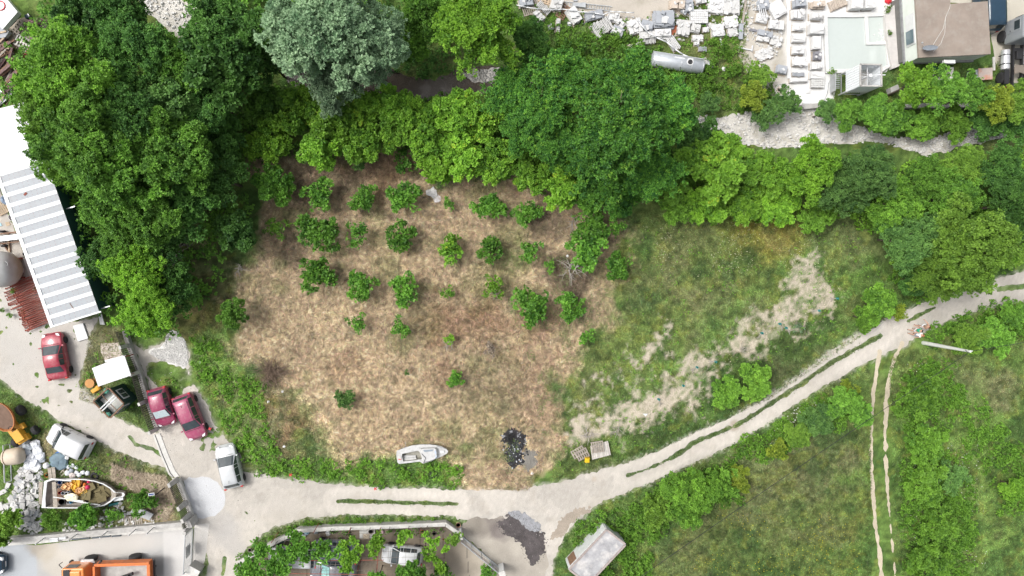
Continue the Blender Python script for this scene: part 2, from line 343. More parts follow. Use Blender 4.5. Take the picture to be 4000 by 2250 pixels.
def c_soil(X, Y):
    c = SOIL*(0.8+0.4*fbm(X, Y, 0.8, 2, 4))[:, None]
    a = np.clip((fbm(X, Y, 0.5, 5, 3)-0.58)*6, 0, 1)[:, None]; return c*(1-a*0.6)+G_MID*a*0.6
M_SHEET = colmat('bare_soil_mat', bump=0.7, bscale=12, fine=0.16)
# ---- tracks
A1 = zm(0, 1500, 1.932); A2 = zm(3000, 750, 1.932)
UP = [(4200, 1035), (4000, 1062), (3900, 1090), (3780, 1130), (3640, 1180), (3540, 1215), (3420, 1270), (3300, 1335), (3120, 1475), (3000, 1555), (2850, 1637), (2700, 1702), (2500, 1790), (2330, 1840), (2180, 1888), (2000, 1915), (1800, 1912), (1580, 1905), (1400, 1900), (1230, 1880), (1120, 1866), (1000, 1852), (950, 1835), (935, 1760), (880, 1707), (835, 1650), (820, 1595), (795, 1560), (768, 1516), (735, 1470), (740, 1380), (700, 1310), (640, 1340), (560, 1370), (520, 1340), (600, 1560), (612, 1692)]
LAN = [(569, 1690), (518, 1664), (466, 1640), (393, 1603), (362, 1550), (300, 1500), (318, 1440), (345, 1380), (352, 1300), (390, 1240), (200, 1280), (-20, 700), (-300, 700), (-300, 1480), (0, 1480), (52, 1521), (103, 1567), (171, 1598), (248, 1650), (321, 1691), (388, 1728), (466, 1764), (569, 1805), (662, 1831), (699, 1857), (735, 1900), (760, 2050), (790, 2150), (800, 2420), (925, 2420), (929, 2250), (932, 2225), (958, 2152), (1000, 2106), (1078, 2058), (1192, 2023), (1310, 2012), (1600, 2010), (1745, 2018), (1802, 2028), (1900, 2030), (2040, 2100), (2060, 2300), (2150, 2300), (2153, 2250), (2160, 2199), (2181, 2137), (2207, 2090), (2269, 2023), (2336, 1971), (2430, 1930), (2517, 1893), (2652, 1831), (2849, 1738), (3000, 1650), (3103, 1572), (3222, 1500), (3310, 1454), (3440, 1381), (3533, 1345), (3564, 1314), (3673, 1262), (3776, 1216), (4000, 1174), (4200, 1150)]
ROAD = Wp(UP+LAN)
STR = [(Wp([(3440, 1312), (3362, 1353), (3259, 1412), (3181, 1462), (3129, 1500), (3000, 1583), (2932, 1629), (2870, 1665)]), .19), (Wp([(2850, 1672), (2828, 1681), (2725, 1722), (2621, 1790)]), .18), (Wp([(2621, 1790), (2518, 1836), (2450, 1856)]), .10),
 (Wp([(1320, 1957), (1450, 1958), (1600, 1964), (1780, 1967)]), .15), (Wp([(3545, 1255), (3600, 1225), (3650, 1202)]), .12), (Wp([(3900, 1130), (3960, 1122), (4100, 1110)]), .25), (Wp([(1000, 2040), (960, 2000)]), .0),
 (Wp([(505, 1705), (530, 1735), (600, 1755), (630, 1780)]), .18), (Wp([(876, 2180), (872, 2240)]), .12), (Wp([(798, 2170), (800, 2240)]), .22)]
RUTL = STR[0][0]+STR[1][0]+STR[2][0]
CARG = Wp([(585, 1450), (620, 1400), (690, 1420), (730, 1500), (720, 1560), (690, 1560), (640, 1540), (610, 1500)])
def f_road(X, Y):
    r = sdf(X, Y, ROAD)+(fbm(X, Y, 1.0, 2, 4)-0.5)*0.42+(vn(X, Y, 0.22, 5)-0.5)*0.26+np.clip((X-W(2500, 1800)[0])/6, 0, 1)*0.14
    for l, h in STR: r = np.minimum(r, -ldf(X, Y, l, h+.04)+(fbm(X, Y, 0.5, 4, 4)-0.5)*0.36)
    r = np.minimum(r, -(sdf(X, Y, CARG)+(fbm(X, Y, 0.8, 1, 4)-0.5)*2.2))
    wx = W(180, 1300); wd = np.clip(1-np.hypot(X-wx[0], Y-wx[1])/14, 0, 1)      # weeds seeding into the yard
    r = np.minimum(r, 0.30-0.0*X-wd*np.clip((fbm(X, Y, 0.45, 6, 3)-0.70)*12, 0, 1))
    cx = W(850, 1640); wd = np.clip(1-np.hypot(X-cx[0], Y-cx[1])/5, 0, 1)
    return np.minimum(r, 0.30-wd*np.clip((fbm(X, Y, 0.45, 3, 3)-0.58)*6, 0, 1))
GRV = np.array([0.490, 0.458, 0.412])
def c_road(X, Y):
    c = GRV*(0.86+0.26*fbm(X, Y, 4, 1, 4))[:, None]*(0.90+0.2*vn(X, Y, 0.16, 3))[:, None]
    dl = np.minimum(-ldf(X, Y, RUTL, 0), -ldf(X, Y, STR[3][0], 0)); rut = np.exp(-((dl-.85)/.38)**2); far = np.clip(dl/2-.6, 0, 1)*(dl < 6); c = c*(.97+.10*rut-.04*np.clip(1-dl/.5, 0, 1))[:, None]*(1-.10*(fbm(X, Y, 1.5, 6, 3) > .52)*(dl > 1.3))[:, None]
    a = np.clip((fbm(X, Y, 0.9, 5, 4)-0.57)*5, 0, 1)[:, None]; c = c*(1-a*0.28)+np.array([.33, .29, .24])*a*0.28
    return blob(X, Y, c, [(900, 2120, 75, np.array([.40, .38, .36]), .7), (870, 2050, 45, np.array([.36, .35, .34]), .5), (1090, 1990, 60, np.array([.44, .41, .37]), .5), (250, 1350, 300, np.array([.46, .44, .41]), .5), (2320, 1870, 20, np.array([.40, .34, .27]), .6), (2870, 1660, 22, np.array([.30, .25, .19]), .7),
      (3620, 1190, 60, np.array([.42, .39, .34]), .4), (100, 1250, 200, np.array([.46, .445, .415]), .6)])
build_ground()
M_ROAD = colmat('gravel_mat', bump=0.5, bscale=16, fine=0.07)
sheet('road', f_road, bb(ROAD, 0.5), 0.010, M_ROAD, c_road, 0.16)
RL = Wp([(3437, 1375), (3425, 1440), (3412, 1540), (3403, 1650), (3402, 1800), (3408, 1920), (3420, 2050), (3435, 2150), (3448, 2300)])
RR = Wp([(3522, 1345), (3492, 1400), (3472, 1480), (3463, 1560), (3457, 1700), (3461, 1830), (3470, 1960), (3481, 2080), (3492, 2200), (3500, 2300)])
def f_path(X, Y):
    n = (fbm(X, Y, 0.6, 3, 4)-0.5)
    br = np.clip((Y-W(3460, 1800)[1])/4, -1, 1)*0.05
    return np.maximum(ldf(X, Y, RL, 0.17)+n*0.32, ldf(X, Y, RR, 0.14)+n*0.38+br)
def c_path(X, Y): return np.array([.48, .42, .32])*(0.8+0.4*fbm(X, Y, 0.7, 2, 4))[:, None]
sheet('path', f_path, bb(RL+RR), 0.012, M_SHEET, c_path, 0.07)
# ---- stony river bed, stream, quarry yard, concrete yards
BED = Wp([(2690, 470), (2720, 445), (2800, 460), (2900, 440), (3000, 420), (3120, 390), (3230, 420), (3300, 470), (3400, 510), (3520, 540), (3680, 525), (3800, 500), (3860, 480), (3960, 480), (3980, 520), (3900, 545), (3780, 565), (3660, 600), (3620, 610), (3560, 590), (3450, 560), (3300, 560), (3120, 575), (3000, 580), (2900, 560), (2800, 505), (2700, 500)])
BED2 = Wp([(530, -60), (560, 0), (610, 60), (670, 120), (720, 150), (790, 120), (780, 60), (700, 0), (690, -60)])
WHT = np.array([0.56, 0.54, 0.50])
def f_bed(X, Y): return np.maximum(sdf(X, Y, BED)-.35, sdf(X, Y, BED2))+0.3+(fbm(X, Y, 1.0, 2, 4)-0.5)*0.9
def c_bed(X, Y):
    c = WHT*(0.85+0.3*fbm(X, Y, 1.2, 3, 4))[:, None]; a = np.clip((fbm(X, Y, 0.6, 1, 4)-0.55)*6, 0, 1)[:, None]
    return c*(1-a*0.45)+np.array([.28, .25, .18])*a*0.45
sheet('riverbed', f_bed, bb(BED+BED2), 0.008, colmat('riverbed_mat', bump=1.0, bscale=5, fine=0.16), c_bed, 0.16)
STM = Wp([(1100, 200), (1200, 250), (1380, 280), (1500, 270), (1600, 310), (1700, 318), (1780, 290), (1900, 270), (2060, 290), (2140, 330), (2060, 340), (1930, 335), (1850, 370), (1720, 372), (1600, 400), (1450, 380), (1250, 340), (1130, 320)])
def f_str(X, Y): return sdf(X, Y, STM)+0.3+(fbm(X, Y, 1.1, 2, 3)-0.5)*0.8
def c_str(X, Y):
    c = np.array([.060, .046, .034])*(0.6+0.9*fbm(X, Y, 0.9, 3, 4))[:, None]; a = np.clip((fbm(X, Y, 0.8, 1, 4)-0.55)*6, 0, 1)[:, None]
    return c*(1-a*0.6)+np.array([.16, .14, .125])*a*0.6
ms = colmat('stream_mat', rough=0.25, bump=0.3, bscale=10, fine=0.3); ms.node_tree.nodes['Principled BSDF'].inputs['Specular IOR Level'].default_value = 0.5
sheet('stream', f_str, bb(STM), 0.006, ms, c_str, 0.16)
GB = Wp([(1795, 290), (1850, 275), (1930, 270), (1990, 262), (2060, 285), (2090, 320), (2000, 300), (1920, 325), (1850, 318)])
sheet('gravel_bank', lambda X, Y: sdf(X, Y, GB)+(fbm(X, Y, 0.5, 2, 3)-0.5)*0.8, bb(GB), 0.011, M_SHEET, lambda X, Y: np.array([.46, .44, .41])*(0.5+1.0*vn(X, Y, 0.22, 2))[:, None], 0.1)
GP = Wp([(650, 1310), (690, 1300), (725, 1330), (738, 1390), (725, 1430), (680, 1420), (620, 1405), (590, 1370), (640, 1360)])
sheet('gravel_heap', lambda X, Y: sdf(X, Y, GP)+(fbm(X, Y, 0.6, 2, 4)-0.5)*1.0, bb(GP), 0.016, M_SHEET, lambda X, Y: np.array([.60, .59, .57])*(0.65+0.6*vn(X, Y, 0.2, 2))[:, None], 0.1)
QY = Wp([(1990, -90), (2060, 0), (2180, 30), (2330, 60), (2480, 70), (2560, 85), (2650, 60), (2700, 20), (2760, -90)])
QW = Wp([(2900, -90), (2915, 60), (2900, 200), (2960, 330), (3080, 400), (3200, 432), (3245, 380), (3270, 290), (3240, 250), (3460, 260), (3480, 200), (3520, -90)])
def f_q(X, Y): return np.maximum(sdf(X, Y, QY), sdf(X, Y, QW)+0.1)+0.2+(fbm(X, Y, 0.9, 2, 4)-0.5)*0.9
def c_q(X, Y):
    p = W(2900, 0)[0]; t = np.clip((X-p)/1.5, 0, 1)[:, None]; t2 = np.clip((X-W(3060, 0)[0])/1.2, 0, 1)[:, None]
    c = (np.array([.47, .43, .375])*(1-t)+np.array([.50, .475, .43])*t)*(1-t2)+np.array([.72, .72, .71])*t2
    a = np.clip((fbm(X, Y, 0.9, 1, 4)-0.58)*6, 0, 1)[:, None]*(1-t2*0.8); c = c*(1-a*0.4)+np.array([.30, .27, .2])*a*0.4
    return c*(0.88+0.2*fbm(X, Y, 2, 3, 4))[:, None]
sheet('quarry_yard', f_q, bb(QY+QW), 0.009, M_ROAD, c_q, 0.16)
RY = Wp([(3700, -90), (3700, 10), (3860, 20), (3880, 230), (3930, 330), (3900, 300), (3990, 330), (4150, 330), (4150, -90)])
sheet('truck_yard', lambda X, Y: sdf(X, Y, RY)+(fbm(X, Y, 1, 2, 3)-0.5)*0.4, bb(RY), 0.0105, M_ROAD, lambda X, Y: np.array([.48, .45, .38])*(0.88+0.24*fbm(X, Y, 2, 3, 4))[:, None], 0.2)
CY = Wp([(-300, 2135), (0, 2120), (140, 2130), (400, 2100), (560, 2080), (712, 2062), (750, 2060), (745, 2300), (720, 2450), (-300, 2450)])
def c_cy(X, Y):
    c = np.array([.39, .388, .38])*(0.88+0.24*fbm(X, Y, 2.5, 3, 4))[:, None]
    a = (X < W(140, 2200)[0]); c = np.where(a[:, None], np.array([.35, .37, .39])*(0.9+0.2*fbm(X, Y, 1.2, 2, 4))[:, None], c)
    c = blob(X, Y, c, [(165, 2150, 50, np.array([.30, .26, .20]), .8), (230, 2200, 60, np.array([.46, .42, .35]), .6), (400, 2150, 200, np.array([.60, .56, .50]), .4), (620, 2220, 50, np.array([.2, .19, .18]), .6)])  # last dark blob: the lorry's cast shadow, painted into the concrete colour
    return np.where((X > W(640, 2200)[0])[:, None], np.array([.50, .49, .475])*(0.9+0.2*fbm(X, Y, 1.0, 2, 4))[:, None], c)
sheet('concrete_yard', lambda X, Y: sdf(X, Y, CY), bb(CY), 0.014, colmat('concrete_yard_mat', bump=0.2, fine=0.05), c_cy, 0.2)
SL = Wp([(760, 2050), (820, 2042), (800, 2190), (745, 2300), (752, 2150)])
sheet('driveway_slab', lambda X, Y: sdf(X, Y, SL)+(fbm(X, Y, 0.7, 2, 3)-0.5)*0.12, bb(SL), 0.018, M_ROAD, lambda X, Y: np.array([.52, .50, .47])*(0.85+0.3*fbm(X, Y, 1.2, 3, 4))[:, None], 0.1)
BY = Wp([(985, 2165), (1168, 2062), (1740, 2045), (1800, 2080), (1975, 2240), (1990, 2420), (960, 2420), (950, 2250)])
def c_by(X, Y):
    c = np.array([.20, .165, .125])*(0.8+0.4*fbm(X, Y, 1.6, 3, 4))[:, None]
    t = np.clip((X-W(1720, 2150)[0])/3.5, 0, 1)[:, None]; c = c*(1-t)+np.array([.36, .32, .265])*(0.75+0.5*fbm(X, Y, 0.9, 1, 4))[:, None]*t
    j = (np.abs(((X+0.08*Y)/2.0) % 1-0.5) > 0.48); return np.where(j[:, None], c*0.55, c)
sheet('tiled_yard', lambda X, Y: sdf(X, Y, BY), bb(BY), 0.013, colmat('tiled_yard_mat', bump=0.25, fine=0.1), c_by, 0.1)
AP = Wp([(1800, 2060), (1850, 2035), (1950, 2030), (2060, 2060), (2110, 2110), (2130, 2180), (2110, 2300), (2010, 2300), (1975, 2230), (1900, 2160)])
def c_ap(X, Y):
    c = np.array([.36, .33, .285])*(0.75+0.5*fbm(X, Y, 1.2, 1, 4))[:, None]
    c = blob(X, Y, c, [(1900, 2030, 60, np.array([.17, .15, .13]), .6), (1960, 2060, 55, np.array([.12, .1, .1]), .7), (1850, 2040, 40, np.array([.2, .18, .15]), .6)])
    return c
sheet('concrete_apron', lambda X, Y: sdf(X, Y, AP)+0.2+(fbm(X, Y, 0.9, 2, 4)-0.5)*0.7, bb(AP), 0.015, colmat('apron_mat', bump=0.3, fine=0.12), c_ap, 0.1)
AS = Wp([(1945, 2040), (1985, 2012), (2015, 2012), (2050, 2040), (2085, 2062), (2122, 2078), (2130, 2110), (2126, 2150), (2102, 2192), (2076, 2203), (2060, 2180), (2052, 2140), (2020, 2115), (1975, 2085)])
sheet('asphalt_patch', lambda X, Y: sdf(X, Y, AS)+0.02+(fbm(X, Y, 0.35, 2, 4)-0.5)*0.6+(vn(X, Y, .12, 3)-.5)*.35, bb(AS), 0.019, M_SHEET, lambda X, Y: np.array([.085, .075, .075])*(0.6+0.9*fbm(X, Y, 0.35, 3, 3))[:, None], 0.07)
AG = Wp([(1990, 2005), (2020, 1998), (2065, 2015), (2105, 2050), (2110, 2075), (2080, 2070), (2030, 2035)])
sheet('grey_grit_patch', lambda X, Y: sdf(X, Y, AG)+0.1+(fbm(X, Y, 0.3, 2, 3)-0.5)*0.5, bb(AG), 0.021, M_SHEET, lambda X, Y: np.array([.27, .275, .29])*(0.7+0.6*fbm(X, Y, 0.3, 3, 3))[:, None], 0.07)
MU = Wp([(2150, 2105), (2180, 2050), (2200, 2015), (2260, 1985), (2306, 1982), (2300, 2000), (2260, 2015), (2230, 2050), (2200, 2090), (2160, 2105)])
sheet('damp_mud_patch', lambda X, Y: sdf(X, Y, MU)+0.0+(fbm(X, Y, 0.35, 2, 4)-0.5)*0.6+(vn(X, Y, .12, 4)-.5)*.4, bb(MU), 0.017, M_SHEET, lambda X, Y: np.array([.33, .285, .235])*(0.8+0.4*fbm(X, Y, 0.5, 3, 3))[:, None], 0.07)
PW = Wp([(722, 1880), (740, 1866), (765, 1868), (790, 1861), (820, 1864), (850, 1885), (875, 1920), (880, 1950), (868, 1985), (840, 2012), (800, 2020), (760, 2022), (752, 1990), (735, 1940)])
sheet('stone_dust_patch', lambda X, Y: sdf(X, Y, PW)+0.05+(fbm(X, Y, 0.6, 2, 3)-0.5)*0.25, bb(PW), 0.020, M_ROAD, lambda X, Y: np.array([.55, .56, .575])*(0.88+0.1*fbm(X, Y, 0.9, 3, 3))[:, None], 0.07)
def zones(px, py):
    p = W(px, py); return p
# burnt ground
BU = Wp([(1975, 1690), (2005, 1675), (2035, 1690), (2060, 1715), (2045, 1740), (2040, 1760), (2050, 1800), (2020, 1830), (1990, 1815), (1978, 1770), (1990, 1735), (1955, 1720), (1945, 1700)])
sheet('ash_patch', lambda X, Y: sdf(X, Y, BU)+.05+(fbm(X, Y, 0.5, 2, 4)-0.5)*1.1+(vn(X, Y, .13, 4)-.5)*.7, bb(BU), 0.006, M_SHEET, lambda X, Y: np.where((fbm(X, Y, 0.35, 3, 3) > 0.62)[:, None], np.array([.26, .265, .28]), np.array([.040, .038, .040]))*(0.6+0.8*vn(X, Y, 0.2, 3))[:, None], 0.07)
AH = Wp([(2050, 1740), (2100, 1760), (2110, 1800), (2080, 1840), (2050, 1850), (2040, 1800)])
sheet('grey_ash_patch', lambda X, Y: sdf(X, Y, AH)-.1+(fbm(X, Y, 0.4, 4, 4)-0.5)*1.4+(vn(X, Y, .13, 4)-.5)*.6, bb(AH), 0.005, M_SHEET, lambda X, Y: np.array([.19, .18, .16])*(0.7+0.6*fbm(X, Y, 0.4, 3, 3))[:, None], 0.07)

# ---------------------------------------------------------------- foliage
PAL = dict(
 mid=leafmat('leaf_mid', (0.045, 0.125, 0.022), (0.199, 0.417, 0.052)), dark=leafmat('leaf_dark', (0.033, 0.100, 0.025), (0.131, 0.296, 0.053)),
 bright=leafmat('leaf_bright', (0.074, 0.193, 0.020), (0.262, 0.501, 0.046)), hazel=leafmat('leaf_hazel', (0.069, 0.185, 0.021), (0.258, 0.495, 0.050), c2=(.36, .44, .04)),
 silver=leafmat('leaf_silver', (0.094, 0.181, 0.090), (0.334, 0.477, 0.276)), plane=leafmat('leaf_plane', (0.027, 0.111, 0.025), (0.157, 0.381, 0.048), c2=(.26, .46, .055)),
 olive=leafmat('leaf_olive', (0.068, 0.150, 0.022), (0.226, 0.399, 0.052)), yellow=leafmat('leaf_yellow', (0.081, 0.144, 0.016), (0.286, 0.371, 0.040)),
 blue=leafmat('leaf_blue', (0.043, 0.112, 0.030), (0.164, 0.318, 0.074)), orch=leafmat('leaf_orchard', (0.034, 0.114, 0.018), (0.178, 0.393, 0.047)),
 fresh=leafmat('leaf_fresh', (0.062, 0.160, 0.021), (0.236, 0.472, 0.050)),
 weed=leafmat('leaf_weed', (0.054, 0.142, 0.019), (0.223, 0.439, 0.052)), bram=leafmat('leaf_bramble', (0.043, 0.121, 0.022), (0.153, 0.308, 0.048), c2=(.5, .52, .45)),
 straw=leafmat('straw_blade', (.16, .12, .085), (.56, .47, .345), trans=0.1), grass=leafmat('grass_blade', (0.044, 0.100, 0.025), (0.220, 0.290, 0.101), trans=0.2),
 twig=leafmat('dead_twig', (.10, .075, .055), (.32, .27, .21), trans=0.0))
M_BARK = mat('bark', (.13, .105, .08), var=.3, scale=8, bump=.5); M_DEAD = mat('dead_wood', (.36, .33, .29), var=.2)
def crown_mesh(seed, R, nl, n, L, rl=(.24, .40), sq=.8, aspect=.55, kind='round', k=6, fill=.25, tip=0.0):
    rg = np.random.default_rng(seed); d = norm(rg.normal(size=(nl, 3))); d[:, 2] = np.abs(d[:, 2])*1.15-0.22; d = norm(d)
    rad = R*(rl[0]+(rl[1]-rl[0])*rg.random(nl)); out = R*(0.46+0.42*rg.random(nl))*(1+0.16*np.sin(3*np.arctan2(d[:, 1], d[:, 0])+seed)+0.10*np.sin(5*np.arctan2(d[:, 1], d[:, 0])+seed*2))
    if kind == 'loose': out = R*(0.25+0.65*rg.random(nl))
    C = d*out[:, None]*np.array([1, 1, sq])
    if kind == 'spike':
        cs = []; rs = []
        for q in range(nl):
            az = q*2.39996+rg.normal()*.25; el = rg.uniform(.02, 1.25); Lr = R*rg.uniform(.68, 1.08); ww = rg.uniform(.8, 1.25)
            for s in np.linspace(.42, 1.0, 6):
                w2 = az+rg.normal()*.06; cs.append([math.cos(w2)*math.cos(el)*Lr*s, math.sin(w2)*math.cos(el)*Lr*s, math.sin(el)*Lr*s*sq+.25*R*(1-s)]); rs.append(R*ww*(.19-.12*s))
                if s > .5 and rg.random() < .7: w3 = w2+rg.choice([-1, 1])*.22; cs.append([math.cos(w3)*math.cos(el)*Lr*s*.95, math.sin(w3)*math.cos(el)*Lr*s*.95, math.sin(el)*Lr*s*sq]); rs.append(R*ww*.075)
        C = np.array(cs); rad = np.array(rs)
    C = np.vstack([C, [[0, 0, 0]]]); rad = np.append(rad, R*0.42)
    q = domes(rg, C, rad, n, L, aspect, 1.0, k, 0.45, fill, tip, vs=1.35 if kind == 'spike' else 1.1)
    return quads('crown', *q, None), C
GEO = {}
def geo(key, **kw):
    if key not in GEO: GEO[key] = (kw['R'],)+crown_mesh(**kw)
    return GEO[key]
def G(kind, i):
    s = {'big': dict(R=3.6, nl=32, n=34000, L=.22, rl=(.16, .32)), 'fine': dict(R=3.6, nl=60, n=44000, L=.175, rl=(.14, .27), k=7, aspect=.5), 'spike': dict(R=4.4, nl=36, n=60000, L=.20, kind='spike', k=7, fill=.12),
      'hazel': dict(R=2.1, nl=24, n=15500, L=.195, aspect=.72, rl=(.17, .34)), 'loose': dict(R=2.1, nl=22, n=10500, L=.18, kind='loose', rl=(.18, .3)),
      'orch': dict(R=.95, nl=15, n=2300, L=.15, aspect=.6, rl=(.22, .38), sq=.75, k=5), 'thin': dict(R=.85, nl=10, n=620, L=.15, kind='loose', rl=(.16, .28), k=4)}[kind]
    return geo(kind+str(i), seed=100+i*7+len(kind), **s)
TRK = {}
def trunk_mesh(i, h, r, spread):
    mb = MB(); rg = random.Random(i); top = Vector((rg.uniform(-.1, .1)*spread, rg.uniform(-.1, .1)*spread, h*.55)); mb.tube((0, 0, -0.05), top, r, r*.7, n=8)
    for k in range(7):
        a = k*2.4+rg.random(); q = spread*(.45+.35*rg.random()); e = Vector((math.cos(a)*q, math.sin(a)*q, h*(.85+.3*rg.random()))); m = top.lerp(e, .5)+Vector((0, 0, h*.08))
        b = top*(.6+.4*rg.random()); mb.tube(b, m, r*.45, r*.28, n=6); mb.tube(m, e, r*.28, r*.07, n=5)
        for s in range(2):
            e2 = m.lerp(e, .5)+Vector((rg.uniform(-.25, .25)*spread, rg.uniform(-.25, .25)*spread, h*.1*rg.random())); mb.tube(m.lerp(e, .3), e2, r*.16, r*.04, n=4)
    return mb
for i in range(4): TRK[i] = trunk_mesh(i, 1.0, 0.055, .8)
_tm = {}
def tree(px, py, Rpx, kind, gi, pal, label, zc=None, cat='tree', name='tree', group=None, sq=1.0, rot=None, squash=1.0):
    R0, me, C = G(kind, gi); Rm = Rpx/44.5*(CAMH-(zc or 3))/CAMH
    if zc is None: zc = max(0.7, Rm*0.95)
    p = W(px, py, zc); rz = rnd.random()*6.28 if rot is None else rot
    t = thing(name, label, cat, (p.x, p.y, 0), rz, group)
    c = bpy.data.objects.new('crown', me); COL.objects.link(c); c.parent = t; s = Rm/R0; c.location = (0, 0, zc); c.scale = (s, s*squash, s*sq)
    if len(me.materials) == 0: me.materials.append(None)
    c.material_slots[0].link = 'OBJECT'; c.material_slots[0].material = PAL[pal]
    k = gi % 4
    if k not in _tm:
        o = TRK[k].build('trunk', M_BARK, t, smooth=True); _tm[k] = o.data
    else:
        o = bpy.data.objects.new('trunk', _tm[k]); COL.objects.link(o); o.parent = t
    o.scale = (Rm*.95, Rm*.95, zc+Rm*0.25)
    return t
exec_trees = True
